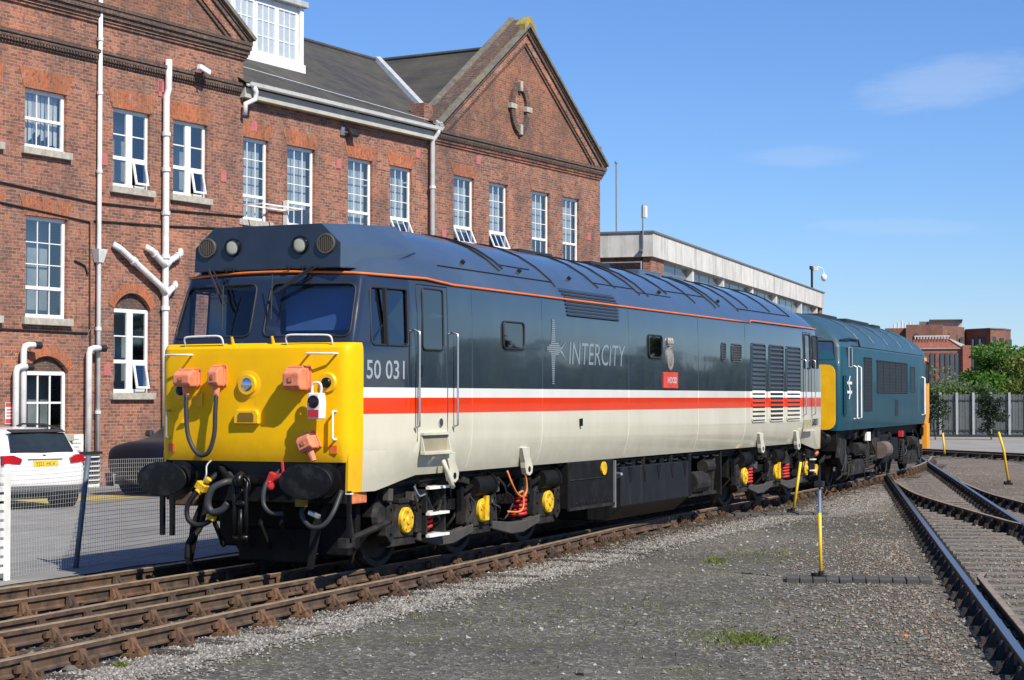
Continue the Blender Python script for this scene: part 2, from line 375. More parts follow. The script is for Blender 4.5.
stone_col('stone_dark', [(.10, .096, .088), (.14, .134, .122), (.075, .072, .066), (.175, .168, .155), (.11, .106, .09), (.12, .115, .105), (.26, .25, .23)])
stone_col('stone_brown', [(.17, .135, .105), (.235, .21, .18), (.12, .085, .06), (.19, .14, .10), (.28, .26, .235), (.15, .125, .105)])
stone_col('stone_rust', [(.06, .042, .03), (.10, .07, .05), (.042, .032, .026), (.13, .095, .07), (.05, .037, .027), (.20, .17, .14)])
g = RNG
def near_edge(x): return np.interp(x, [-24, -9, 2, 9, 13.5, 17, 24], [-2.95, -2.75, -2.32, -2.1, -2.2, -2.7, -2.0])
def far_edge(x): return np.interp(x, [-24, -9, 2, 10, 20, 24], [-2.3, -2.02, -1.70, -1.47, -1.37, -1.0])
xs = np.concatenate([g.uniform(-10, 24, 12000), g.uniform(-8, 6, 7000)]); t_ = g.beta(1.2, 1.2, len(xs))
ys = near_edge(xs)+(far_edge(xs)-near_edge(xs))*t_ + g.normal(0, .20, len(xs))
stones('gravel_verge_stones', 'stone_pale', np.c_[xs, ys, np.full(len(xs), GZ+.010)], .009, .022, 1)
tag(bpy.data.objects['gravel_verge_stones'], 'loose pale limestone chippings along the near rail', 'gravel')
xs = g.uniform(-12, 20, 26000); ys = g.uniform(-9, -1.9, len(xs)); ok_ = ys < near_edge(xs)+.1
xs, ys = xs[ok_], ys[ok_]
stones('ash_stones', 'stone_dark', np.c_[xs, ys, np.full(len(xs), GZ+.002)], .006, .017, 2)
tag(bpy.data.objects['ash_stones'], 'fine dark ash and scattered chippings over the open ground', 'gravel')
xs = np.concatenate([g.uniform(-8, 40, 15000), g.uniform(-6, 10, 9000)]); lo = .259*(xs-30.33)-.08
ys = lo+np.where(g.random(len(xs)) < .62, g.uniform(-3.4, .6, len(xs)), .4+np.abs(g.normal(0, .9, len(xs))))
stones('ballast_stones', 'stone_brown', np.c_[xs, ys, np.full(len(xs), GZ+.008)], .009, .024, 3)
tag(bpy.data.objects['ballast_stones'], 'brown and grey ballast lying between the right hand rails', 'ballast')
xs = np.concatenate([g.uniform(-9, 24, 9000), g.uniform(-8, 4, 5000)]); ys = g.uniform(-2.0, 2.3, len(xs))
stones('track_stones', 'stone_rust', np.c_[xs, ys, np.full(len(xs), GZ+.008)], .014, .034, 4)
tag(bpy.data.objects['track_stones'], 'rusty brown ballast between the rails under the locomotive', 'ballast')

xs = g.uniform(-11, 18, 900); ys = g.uniform(-9, -2.4, 900); ok_ = ys < near_edge(xs)
stones('scattered_stones', 'stone_pale', np.c_[xs[ok_], ys[ok_], np.full(ok_.sum(), GZ+.006)], .012, .034, 9)
tag(bpy.data.objects['scattered_stones'], 'larger loose stones strewn over the dark ash', 'stones')

# ================================================================ tracks
RAILP = [(-.035, -.004), (-.031, 0), (.031, 0), (.035, -.004), (.035, -.040), (.012, -.052), (.010, -.112), (.034, -.126), (.034, -.143), (-.034, -.143), (-.034, -.126), (-.010, -.112), (-.012, -.052), (-.035, -.040)]
def offset(P, d):   # d > 0: to the right of the running direction
    o = []
    for i in range(len(P)):
        a, b = P[max(i-1, 0)], P[min(i+1, len(P)-1)]; t = Vector((b[0]-a[0], b[1]-a[1])).normalized()
        o.append((P[i][0]+t.y*d, P[i][1]-t.x*d))
    return o
def resample(P, step):
    o = [Vector(P[0])]; acc = 0; ang = []
    for i in range(len(P)-1):
        a, b = Vector(P[i]), Vector(P[i+1]); L = (b-a).length; s = step-acc
        while s < L: o.append(a+(b-a)*(s/L)); s += step
        acc = (acc+L) % step
    return o
def dense(P, n=8): return [(p.x, p.y) for p in catmull([(x, y, 0) for x, y in P], n)]
def rail(P, side_m, top_m, parent, z=0, name='rail', label=None):
    s = MB(); n = len(RAILP); vs = []
    for i in range(len(P)):
        a, b = P[max(i-1, 0)], P[min(i+1, len(P)-1)]; t = Vector((b[0]-a[0], b[1]-a[1])).normalized()
        for (q, h) in RAILP: vs.append((P[i][0]+t.y*q, P[i][1]-t.x*q, z+h))
    fs = [(i*n+k, i*n+(k+1) % n, (i+1)*n+(k+1) % n, (i+1)*n+k) for i in range(len(P)-1) for k in range(n)]
    fs += [tuple(range(n)), tuple((len(P)-1)*n+k for k in range(n-1, -1, -1))]
    s.add(vs, fs); o = s.build(name, side_m, parent, label=label); o.data.materials.append(MATS[top_m])
    for p in o.data.polygons:
        if p.normal.z > .6 and p.center.z > z-.006: p.material_index = 1
    return o
def chair_mesh(name, m, keym):
    s = MB(); s.box(-.095, .095, -.19, .19, -.176, -.150)
    for q in (-1, 1):
        s.hexa([(-.06, q*.045, -.152), (.06, q*.045, -.152), (.06, q*.115, -.152), (-.06, q*.115, -.152), (-.042, q*.043, -.030), (.042, q*.043, -.030), (.042, q*.068, -.030), (-.042, q*.068, -.030)])
        s.hexa([(-.014, q*.11, -.152), (.014, q*.11, -.152), (.014, q*.17, -.152), (-.014, q*.17, -.152), (-.012, q*.066, -.05), (.012, q*.066, -.05), (.012, q*.072, -.05), (-.012, q*.072, -.05)])
        for x in (-.06, .06): s.box(x-.018, x+.018, q*.15-.018, q*.15+.018, -.152, -.105)
    s.box(-.115, .085, -.066, -.036, -.112, -.056)
    return s.mesh(name, m)
mat('rust_orange', (.155, .082, .042), .9, var=.4, vs=9, dirt=(.07, .045, .03), da=.6, ds=6, bmp=.4); mat('rust_dark', (.060, .042, .030), .85, var=.45, vs=8, dirt=(.13, .075, .04), da=.5, ds=5, bmp=.4)
CH = {'rust': [chair_mesh('rail_chair', m, 'key_wood') for m in ('rust', 'rust_orange', 'rust_dark', 'rust')], 'dark': [chair_mesh('rail_chair', m, 'key_wood') for m in ('rail_dark', 'rail_dark', 'rust_dark')]}
def chairs(P, kind, parent, step=.72, start=0, flip=1):
    for i, p in enumerate(resample(P, step)):
        a = min(range(len(P)-1), key=lambda k: (Vector(P[k])-p).length); b = min(a+1, len(P)-1); a = b-1
        t = Vector(P[b])-Vector(P[a])
        o = bpy.data.objects.new('rail_chair', random.choice(CH[kind])); COL.objects.link(o); o.parent = parent
        o.location = (p.x, p.y, 0); o.rotation_euler = (0, 0, math.atan2(t.y, t.x)+(math.pi if flip < 0 else 0))
SL = {}
def sleepers(P, parent, m, step=.72, half=1.28, ext=0):
    key = (m, half, ext)
    if key not in SL:
        SL[key] = MB().box(-.125, .125, -half-ext, half, -.30, -.176).mesh('sleeper', m)
    for p, a in zip(resample(P, step), range(10**6)):
        k = min(range(len(P)-1), key=lambda q: (Vector(P[q])-p).length); t = Vector(P[k+1])-Vector(P[k])
        o = bpy.data.objects.new('sleeper', SL[key]); COL.objects.link(o); o.parent = parent
        o.location = (p.x, p.y, random.uniform(-.006, .006)); o.rotation_euler = (0, 0, math.atan2(t.y, t.x)+random.uniform(-.015, .015))
def cpath(x): return 0 if x < 10 else (x-10)**2/730 if x < 30 else .548+.0548*(x-30)+.0051*(x-30)**2
MAIN = [(x, cpath(x)) for x in np.arange(-11, 45, 1.0)]
tr = tag(empty('railway_track', (-11, 0, GZ)), 'rusty track carrying the two coupled locomotives', 'railway track'); tr.location = (0, 0, 0)
rail(offset(MAIN, .7525), 'rust', 'rust_top', tr); rail(offset(MAIN, -.7525), 'rust', 'rust_top', tr)
chairs(offset([p for p in MAIN if p[0] < 46], .7525), 'rust', tr); chairs(offset([p for p in MAIN if p[0] < 8], -.7525), 'rust', tr, flip=-1)
sleepers([p for p in MAIN if p[0] < 9], tr, 'timber', ext=.95); sleepers([p for p in MAIN if p[0] >= 9][:34], tr, 'timber')
A = dense([(-12, -2.08), (-9, -1.96), (-6.5, -1.86), (-4, -1.73), (-1.7, -1.63), (.5, -1.55), (2.7, -1.44), (6, -1.18), (9, -.95), (11.6, -.835)])
B2 = dense([(-12, -.62), (-9, -.50), (-4.6, -.29), (-2, -.17), (.5, -.09), (2.7, 0), (6, .26), (9, .50), (11.5, .67)])
tr = tag(empty('turnout_rails', (0, 0, 0)), 'rusty diverging rails of the turnout in the left foreground', 'railway track')
rail(A, 'rust', 'rust_top', tr); rail(B2, 'rust', 'rust_top', tr)
chairs([p for p in A if p[0] < 9.5], 'rust', tr); chairs([p for p in B2 if p[0] < 4], 'rust', tr, flip=-1)
# bolted fishplates on the near rails
for (x, y, ang) in ((-.35, -.70, 0), (2.1, -1.50, .04), (7.6, -1.10, .07)):
    s = MB(); s.box(-.26, .26, -.058, -.034, -.112, -.048)
    for k in (-.19, -.07, .07, .19): s.cyl((k, -.07, -.08), (k, -.05, -.08), .026, n=6)
    o = s.build('fishplate', 'rust', tr); o.location = (x, y-.002, 0); o.rotation_euler = (0, 0, ang)
D = [(x, 1.58+.004*x) for x in np.arange(-12, 12, 1.0)]
tr = tag(empty('spare_rail', (0, 0, 0)), 'single rusty rail along the edge of the car park', 'rail')
rail(D, 'rust', 'rust_top', tr); chairs(D, 'rust', tr, 1.44, flip=-1)
# right hand track and its branch
TA1 = [(x, .259*(x-30.33)-.08) for x in np.arange(-10, 52, 1.0)]
tr = tag(empty('railway_track', (0, 0, 0)), 'track with polished rails running off the bottom right', 'railway track')
rail(TA1, 'rail_dark', 'rail_shiny', tr, label='polished left rail'); R3 = offset(TA1, 1.505); rail(R3, 'rail_dark', 'rail_shiny', tr)
chairs([p for p in TA1 if p[0] < 36], 'dark', tr, .75); chairs([p for p in R3 if p[0] < 40], 'dark', tr, .75, flip=1)
TAC = offset(TA1, .75); sleepers([p for p in TAC if p[0] < 42], tr, 'timber_pale', .75, .92)
ck = [(x+.04, y-.0) for x, y in offset([p for p in TA1 if -9 <= p[0] <= 3.0], .16)]
ck = ck[:-1] + [(ck[-1][0], ck[-1][1]), (ck[-1][0]+.5, ck[-1][1]+.05)]
rail(ck, 'rail_dark', 'rust_top', tr, name='check_rail')
R2 = dense([(27.5, -.83), (25.3, -1.44), (20.7, -2.83), (17.8, -3.9), (15.6, -4.8), (13.3, -5.75), (11.8, -6.43), (8, -8.5), (4, -11.2), (1, -13.6)])
tr = tag(empty('railway_track', (0, 0, 0)), 'branch track curving off to the right edge', 'railway track')
rail(R2, 'rail_dark', 'rust_top', tr); R4 = offset(R2, -1.505); rail(R4[6:], 'rail_dark', 'rust_top', tr)
chairs(R2[8:], 'dark', tr, .75); chairs(R4[12:], 'dark', tr, .75); sleepers(offset(R2, -.75)[22:], tr, 'timber_pale', .75, 1.35)
FT = [(60-.72*k, 11.0-.69*k) for k in range(0, 44)]
tr = tag(empty('railway_track', (0, 0, 0)), 'distant track crossing behind in front of the grey fence', 'railway track')
rail(offset(FT, .75), 'rail_dark', 'rust_top', tr); rail(offset(FT, -.75), 'rail_dark', 'rust_top', tr)
sleepers(FT, tr, 'timber', .75); chairs(offset(FT, .75), 'dark', tr, .75)
# dark boards laid between the right hand rails
tr = tag(empty('track_boards', (4.2, -7.6, GZ), R(14.5)), 'pair of dark boards lying across the right track', 'boards')
for k in range(2):
    o = MB().box(-.14, .14, -1.25, -.25, 0, .085).build('board', 'rail_dark', tr, bevel=.008); o.location = (k*.36, 0, 0)

# ================================================================ the front locomotive
XM = 9.71           # middle of the body
XR = 18.98          # a rear x is XR minus the matching front x
def livery():
    m, t, b = new_mat('livery')
    co = t.nodes.new('ShaderNodeTexCoord'); s = t.nodes.new('ShaderNodeSeparateXYZ'); t.links.new(co.outputs['Object'], s.inputs[0])
    x, y, z = s.outputs
    ax = _m(t, 'ABSOLUTE', _m(t, 'SUBTRACT', x, XM))
    c = _mix(t, _range(t, _noise(t, .9, 5), .35, .7), (.022, .037, .052), (.030, .047, .064))
    # faint streaks of weathering on the dark paint
    c = _mix(t, _range(t, _noise(t, 2.0, 6, .7, sc=(1, 1, .35)),   .50, .70, 0, .55), c, (.050, .060, .055))
    c = _mix(t, _m(t, 'MAXIMUM', _m(t, 'LESS_THAN', x, 1.09), _m(t, 'GREATER_THAN', x, 18.2)), c, (.017, .022, .036))
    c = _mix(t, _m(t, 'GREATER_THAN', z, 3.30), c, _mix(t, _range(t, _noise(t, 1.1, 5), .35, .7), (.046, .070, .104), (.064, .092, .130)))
    wh = _mix(t, _range(t, _noise(t, 2, 5), .4, .8), (.84, .84, .82), (.76, .76, .73))
    rd = _mix(t, _range(t, _noise(t, 1.5, 5), .35, .8), (.86, .045, .002), (.74, .04, .004))
    be = _mix(t, _range(t, _noise(t, 1.2, 6, .65, sc=(1, 1, .4)), .4, .75), (.72, .69, .56), (.62, .59, .46))
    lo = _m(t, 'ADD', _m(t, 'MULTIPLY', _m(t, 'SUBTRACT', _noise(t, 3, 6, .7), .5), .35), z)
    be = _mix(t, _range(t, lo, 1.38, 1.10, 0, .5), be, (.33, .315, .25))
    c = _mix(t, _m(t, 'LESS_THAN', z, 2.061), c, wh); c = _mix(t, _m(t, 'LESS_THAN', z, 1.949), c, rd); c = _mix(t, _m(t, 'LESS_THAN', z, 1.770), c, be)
    ye = _mix(t, _range(t, _noise(t, 1.6, 6, .65), .4, .78), (.90, .50, .002), (.80, .43, .004))
    ye = _mix(t, _range(t, _noise(t, 5, 6, .75, sc=(1, 1, .3)), .60, .78, 0, .35), ye, (.4, .25, .03))
    ye = _mix(t, _range(t, _noise(t, 55, 3, .6), .70, .76, 0, .55), ye, (.16, .10, .02))
    ye = _mix(t, _range(t, _m(t, 'ADD', z, _m(t, 'MULTIPLY', _noise(t, 4, 6, .7), .5)), 1.75, 1.45, 0, .35), ye, (.42, .26, .04))
    c = _mix(t, _m(t, 'MULTIPLY', _m(t, 'MAXIMUM', _m(t, 'LESS_THAN', x, .18), _m(t, 'GREATER_THAN', x, 18.97)), _m(t, 'LESS_THAN', z, 2.548)), c, ye)
    t.links.new(c, b.inputs['Base Color'])
    ylw = _m(t, 'MULTIPLY', _m(t, 'MAXIMUM', _m(t, 'LESS_THAN', x, .18), _m(t, 'GREATER_THAN', x, 18.97)), _m(t, 'LESS_THAN', z, 2.548))
    rof = _m(t, 'GREATER_THAN', z, 3.32)
    rg = _range(t, _noise(t, 3, 5), .3, .7, .09, .17)
    rg = _m(t, 'ADD', rg, _m(t, 'ADD', _m(t, 'MULTIPLY', ylw, .3), _m(t, 'MULTIPLY', rof, .10)))
    t.links.new(rg, b.inputs['Roughness'])
    t.links.new(_m(t, 'SUBTRACT', 1.0, _m(t, 'MAXIMUM', ylw, _m(t, 'MULTIPLY', rof, .35))), b.inputs['Coat Weight'])
    t.links.new(_m(t, 'SUBTRACT', .6, _m(t, 'MULTIPLY', ylw, .45)), b.inputs['Specular IOR Level'])
    n1 = _m(t, 'ADD', _noise(t, 1.3, 3), _m(t, 'MULTIPLY', _noise(t, 2.2, 2, sc=(1, 1, .12)), .6)); bump(t, b, n1, .07, .02)
    b.inputs['Coat Roughness'].default_value = .04
    nb = [n for n in t.nodes if n.type == 'BUMP'][0]; t.links.new(nb.outputs[0], b.inputs['Coat Normal'])
livery()
mat('navy_paint', (.020, .027, .042), .3, var=.15, coat=.3)
mat('orange_line', (.72, .17, .03), .45)
mat('underframe', (.0055, .0055, .006), .65, spec=.22, var=.35, vs=6, dirt=(.035, .028, .022), da=.4, ds=3, bmp=.2)
mat('bogie_grime', (.015, .014, .0135), .75, spec=.3, var=.4, vs=7, dirt=(.09, .074, .058), da=.55, ds=4, bmp=.3)
mat('wheel_steel', (.03, .027, .025), .6, .3, var=.3)
mat('black_gloss', (.005, .005, .006), .35, spec=.35, var=.2)
mat('buffer_black', (.0045, .0045, .005), .5, spec=.3, var=.3, vs=9, dirt=(.05, .05, .05), da=.6, ds=7)
mat('rubber', (.014, .014, .015), .6, spec=.3); mat('hose_grey', (.035, .038, .042), .5, spec=.35)
mat('yellow_paint', (.74, .46, .01), .55, var=.25, vs=12, dirt=(.16, .11, .03), da=.75, ds=11)
mat('front_yellow', (.88, .49, .003), .35, var=.08)
mat('red_paint', (.55, .03, .03), .45); mat('spring_red', (.50, .02, .02), .6, var=.3, vs=14, dirt=(.06, .03, .025), da=.7, ds=13)
mat('jumper_orange', (.72, .24, .13), .55, var=.12, vs=12, dirt=(.4, .12, .06), da=.5, ds=9)
mat('catch_orange', (.75, .15, .02), .6); mat('rusty_orange', (.55, .17, .06), .85, var=.3, vs=12)
mat('cream_lens', (.42, .42, .33), .3); mat('chrome', (.7, .7, .7), .15, 1); mat('brass_grille', (.12, .105, .08), .5, .3)
mat('white_paint', (.78, .78, .76), .45); mat('beige_paint', (.57, .545, .435), .4)
mat('letter_grey', (.30, .345, .385), .5, var=.08); mat('logo_grey', (.20, .25, .285), .5, var=.08)
mat('plate_red', (.60, .055, .03), .45); mat('plate_letters', (.62, .60, .58), .4); mat('crest_metal', (.42, .38, .32), .45, .6, var=.3, vs=30)
mat('grille_dark', (.022, .026, .030), .5); mat('window_rubber', (.016, .016, .018), .6); mat('cab_inside', (.16, .19, .20), .8); mat('cab_seat', (.03, .035, .05), .9)
mat('lamp_dark', (.02, .008, .012), .15); mat('alu', (.55, .56, .57), .35, .8)

LO = tag(empty('locomotive', (0, 0, 0)), 'dark grey diesel locomotive with yellow front and white, orange and cream side bands', 'locomotive')
# z, front x, bow, corner half width, middle half width, corner radius, taper end
LEV = [(1.06, -.15, .08, 1.205, 1.285, .10, 1.25), (1.34, -.175, .08, 1.215, 1.368, .13, 1.25), (1.52, -.18, .08, 1.22, 1.385, .14, 1.25), (2.0, -.18, .08, 1.22, 1.385, .14, 1.25),
       (2.40, -.178, .08, 1.22, 1.385, .14, 1.25), (2.49, -.166, .08, 1.217, 1.385, .14, 1.25), (2.53, -.135, .085, 1.212, 1.385, .13, 1.25), (2.55, -.09, .09, 1.21, 1.385, .12, 1.25), (2.562, -.045, .10, 1.205, 1.385, .11, 1.25),
       (2.9, .05, .13, 1.19, 1.383, .11, 1.25), (3.24, .165, .16, 1.165, 1.368, .12, 1.3), (3.30, .17, .17, 1.16, 1.36, .12, 1.4), (3.38, .25, .2, 1.10, 1.31, .12, 1.7), (3.52, .42, .2, .98, 1.20, .12, 2.0),
       (3.70, .75, .2, .76, .99, .12, 2.4), (3.86, 1.15, .15, .52, .74, .1, 2.7), (3.98, 1.55, .1, .30, .46, .1, 3.0), (4.04, 1.9, .05, .16, .22, .06, 3.2), (4.06, 2.2, .02, .06, .08, .03, 3.4)]
def front_x(z, y):
    for i in range(len(LEV)-1):
        a, b = LEV[i], LEV[i+1]
        if a[0] <= z <= b[0]:
            k = (z-a[0])/(b[0]-a[0]); xf, bow, wc, rad = [a[j]+(b[j]-a[j])*k for j in (1, 2, 3, 5)]
            y = abs(y); ye = wc-rad
            if y <= ye: return xf+bow*(y/wc)**2
            return xf+bow*(ye/wc)**2+rad-math.sqrt(max(0, rad*rad-(y-ye)**2))
def lerp_lev(z, j):
    for i in range(len(LEV)-1):
        a, b = LEV[i], LEV[i+1]
        if a[0] <= z <= b[0]: return a[j]+(b[j]-a[j])*(z-a[0])/(b[0]-a[0])
    return LEV[-1][j]
def side_y(x, z=2.0):
    xx = x if x < XM else XR-x
    wc, wm, xm = lerp_lev(z, 3), lerp_lev(z, 4), lerp_lev(z, 6)
    if x > XM: wc = max(wc, wm-.035)
    cx = lerp_lev(z, 1)+lerp_lev(z, 2)*.83+lerp_lev(z, 5)
    k = min(1, max(0, (xx-cx)/(xm-cx))); return -(wc+(wm-wc)*k)
def half_ring(z, xf, bow, wc, wm, rad, xm, bottom=False):
    def end(wc):
        h = []
        for i in range(6):
            y = (wc-rad)*i/5; h.append((xf+bow*(y/wc)**2, y))
        xc = h[-1][0]
        for i in range(1, 7):
            a = math.pi/2*i/6; h.append((xc+rad-rad*math.cos(a), wc-rad+rad*math.sin(a)))
        cx = xc+rad
        for i in range(1, 5): h.append((cx+(xm-cx)*i/4, wc+(wm-wc)*i/4))
        return h
    h = end(wc); h2 = end(max(wc, wm-.035))
    mid = [(xm+(XR-2*xm)*i/16, wm) for i in range(1, 16)]
    full = h+mid+[(XR-x, y) for x, y in reversed(h2)]
    def zb(x, y):
        xx = min(x, XR-x)
        return 1.25 if xx < .3 else 1.25-.185*min(1, (xx-.3)/.8)
    return [(x, -y, zb(x, y) if bottom else z) for x, y in full]
def body_shell():
    rings = [half_ring(*l, bottom=(i == 0)) for i, l in enumerate(LEV)]; N = len(rings[0]); s = MB()
    idx = []
    for r in rings:
        near = []; far = []
        for i, p in enumerate(r):
            near.append(len(s.v)); s.v.append(p)
            if i in (0, N-1): far.append(near[-1])
            else: far.append(len(s.v)); s.v.append((p[0], -p[1], p[2]))
        idx.append((near, far))
    def q(*a):
        o = []
        for k in a:
            if k not in o: o.append(k)
        if len(o) > 2: s.f.append(tuple(o))
    for (n0, f0), (n1, f1) in zip(idx, idx[1:]):
        for i in range(N-1):
            q(n0[i], n0[i+1], n1[i+1], n1[i]); q(f0[i+1], f0[i], f1[i], f1[i+1])
    for (n, f), inv in ((idx[0], 1), (idx[-1], 0)):
        for i in range(N-1):
            q(n[i], f[i], f[i+1], n[i+1]) if inv else q(n[i], n[i+1], f[i+1], f[i])
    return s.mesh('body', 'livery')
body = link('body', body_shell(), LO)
cut = MB()
cut.box(.34, 1.75, -1.08, 1.08, 1.9, 3.22)                     # cab inside
WS = [[(sg*.085, 2.625), (sg*1.135, 2.615), (sg*1.095, 3.205), (sg*.095, 3.22)] for sg in (1, -1)]
def rounded(poly, r, n=4):
    o = []; N = len(poly)
    for i in range(N):
        p, a, b = Vector(poly[i]), Vector(poly[i-1]), Vector(poly[(i+1) % N])
        da, db = (a-p).normalized(), (b-p).normalized()
        P0, P1 = p+da*r, p+db*r
        for k in range(n+1):
            t = k/n; o.append(tuple((1-t)**2*P0+2*t*(1-t)*p+t*t*P1))
    return o
def boolean(o, cm):
    c = bpy.data.objects.new('cut', cm); COL.objects.link(c)
    md = o.modifiers.new('cut', 'BOOLEAN'); md.object = c; md.solver = 'EXACT'; md.operation = 'DIFFERENCE'
    dg = bpy.context.evaluated_depsgraph_get(); me = bpy.data.meshes.new_from_object(o.evaluated_get(dg))
    o.modifiers.clear(); o.data = me; bpy.data.objects.remove(c)
cutters = [cut]
for wsp in WS: cutters.append(MB().prism(rounded(wsp, .09), lambda p, a: (a, p[0], p[1]), -.6, .6))
CW = [(.36, 2.53), (1.02, 2.53), (1.04, 3.17), (.42, 3.17)]
for sg in (1, -1): cutters.append(MB().prism(rounded(CW, .05), lambda p, a: (p[0], a, p[1]), sg*.9, sg*1.6))
for c_ in cutters: boolean(body, c_.mesh('cut'))
me = body.data; me.materials.append(MATS['cab_inside'])
for p in me.polygons:
    c = p.center
    if c.x < 1.8 and 1.85 < c.z < 3.23:
        inside = (.335 < c.x < 1.76 and abs(c.y) < 1.085)
        if inside and (abs(abs(p.normal.z)) > .9 or abs(c.y) > 1.07 and abs(p.normal.y) > .9 or c.x > 1.7 or abs(c.x-.34) < .01): p.material_index = 1
bm = bmesh.new(); bm.from_mesh(me)
for f in bm.faces: f.smooth = True
for e in bm.edges:
    if len(e.link_faces) == 2 and e.calc_face_angle(0) > R(25): e.smooth = False
bm.to_mesh(me); bm.free()
# corner skirts that carry the paint lower at the cab ends
for sg in (-1, 1):
    for mir in (0, 1):
        xs_ = [-.06, -.03, .02, .1, .2, .42, .7, 1.0, 1.32, 1.6]; s = MB(); vs = []
        for x in xs_:
            zb = .925 if x < .42 else min(1.066, .925+.141*(x-.42)/.9)
            X_ = XR-x if mir else x; X0_ = XR if mir else 0
            yo = abs(side_y(X_, 1.34))+.003 if x > .0 else abs(side_y(X0_, 1.34))-(.10-math.sqrt(max(0, .1**2-(x-.0)**2)))
            yb = yo-.012 if x < .5 else max(1.2, yo-.012-.07*min(1, (x-.5)/.6))
            vs += [(X_, sg*yb, zb), (X_, sg*yo, 1.36), (X_, sg*(yo-.03), 1.36), (X_, sg*(yb-.03), zb)]
        fs = []
        for i in range(len(xs_)-1):
            for k in range(4): fs.append((4*i+k, 4*i+(k+1) % 4, 4*i+4+(k+1) % 4, 4*i+4+k))
        fs += [(0, 1, 2, 3), tuple(4*(len(xs_)-1)+k for k in (3, 2, 1, 0))]
        s.add(vs, fs).build('corner_skirt', 'livery', LO, auto=30)
# windscreens, rubber surrounds, cab side windows
def loop_tube(poly, f, r, name, m, parent, n=6):
    return MB().tube([f(p) for p in poly], r, n, closed=True).build(name, m, parent, smooth=True)
for wsp in WS:
    rp = rounded(wsp, .09); ff = lambda p: (front_x(p[1], p[0])+.018, p[0], p[1])
    s = MB(); cy = sum(p[0] for p in rp)/len(rp); cz = sum(p[1] for p in rp)/len(rp)
    s.add([ff((cy, cz))]+[ff(p) for p in rp], [(0, i+1, (i+1) % len(rp)+1) for i in range(len(rp))])
    wo = s.build('windscreen', 'cab_glass', LO)
    loop_tube(rp, lambda p: (front_x(p[1], p[0])-.004, p[0], p[1]), .012, 'seal', 'window_rubber', wo)
for sg in (-1, 1):
    rp = rounded(CW, .05); ff = lambda p: (p[0], -sg*(side_y(p[0], p[1])+.02)*-1 if sg < 0 else -(side_y(p[0], p[1])+.02), p[1])
    ff = lambda p, sg=sg: (p[0], sg*(abs(side_y(p[0], p[1]))-.02), p[1])
    s = MB(); s.add([ff((.7, 2.85))]+[ff(p) for p in rp], [(0, i+1, (i+1) % len(rp)+1) for i in range(len(rp))])
    wo = s.build('cab_window', 'loco_side_glass' if sg < 0 else 'cab_glass', LO)
    loop_tube(rp, lambda p, sg=sg: (p[0], sg*(abs(side_y(p[0], p[1]))+.003), p[1]), .013, 'window_frame', 'window_rubber', wo)
    MB().hexa([(.60, sg*1.27, 2.53), (.635, sg*1.27, 2.53), (.635, sg*1.312, 2.53), (.60, sg*1.312, 2.53), (.60, sg*1.235, 3.17), (.635, sg*1.235, 3.17), (.635, sg*1.278, 3.17), (.60, sg*1.278, 3.17)]).build('window_bar', 'window_rubber', wo)
# cab inside: desk, two seats, bulkhead notice
s = MB(); s.hexa([(.36, -1.05, 1.95), (.9, -1.05, 1.95), (.9, 1.05, 1.95), (.36, 1.05, 1.95), (.36, -1.05, 2.66), (.85, -1.05, 2.56), (.85, 1.05, 2.56), (.36, 1.05, 2.66)])
s.build('driving_desk', 'cab_seat', LO)
for y in (-.62, .62):
    s = MB(); s.box(1.18, 1.55, y-.25, y+.25, 2.0, 2.35); s.hexa([(1.48, y-.24, 2.35), (1.58, y-.24, 2.35), (1.58, y+.24, 2.35), (1.48, y+.24, 2.35), (1.54, y-.2, 3.0), (1.62, y-.2, 3.0), (1.62, y+.2, 3.0), (1.54, y+.2, 3.0)])
    s.build('seat', 'cab_seat', LO, bevel=.03)
MB().box(.41, .43, -1.03, -.12, 2.70, 3.17).build('blind', mat('blind_blue', (.032, .085, .25), .7), LO, label='dark blue blind drawn behind the near windscreen')
# headcode panel with its fairing into the roof
HP = [(-.70, 3.875), (.70, 3.875), (.95, 3.65), (.955, 3.375), (-.955, 3.375), (-.95, 3.65)]
s = MB(); n = len(HP)
fr = [(.17+.06*(z-3.375), y, z) for y, z in HP]
bk = [(2.1, -.62, 4.0), (2.1, .62, 4.0), (1.9, 1.02, 3.68), (.75, 1.12, 3.385), (.75, -1.12, 3.385), (1.9, -1.02, 3.68)]
s.add(fr+bk, [tuple(range(n))]+[(i, (i+1) % n, n+(i+1) % n, n+i) for i in range(n)]+[tuple(range(2*n-1, n-1, -1))])
hp = s.build('headcode_panel', 'navy_paint', LO, bevel=.012)
me = hp.data; me.materials.append(MATS['livery'])
for p in me.polygons:
    if p.normal.x > -.8: p.material_index = 1
for y in (-.86, .86):
    s = MB(); s.lathe((.195, y*.9, 3.645), (-1, 0, 0), [(0, .105), (.03, .115), (.045, .11), (.045, .092), (.015, .088)], 20); gl = s.build('horn_grille', 'brass_grille', hp, auto=30)
    for k in range(-3, 4):
        hh = math.sqrt(.085**2-(k*.024)**2); MB().box(.15, .172, y*.9+k*.024-.007, y*.9+k*.024+.007, 3.645-hh, 3.645+hh).build('bar', 'cream_lens' if 0 else 'brass_grille', gl) if False else None
    s = MB()
    for k in range(-3, 4):
        hh = math.sqrt(.086**2-(k*.024)**2); s.box(.150, .175, y*.9+k*.024-.006, y*.9+k*.024+.006, 3.645-hh, 3.645+hh)
    s.build('grille_bars', 'brass_grille', hp)
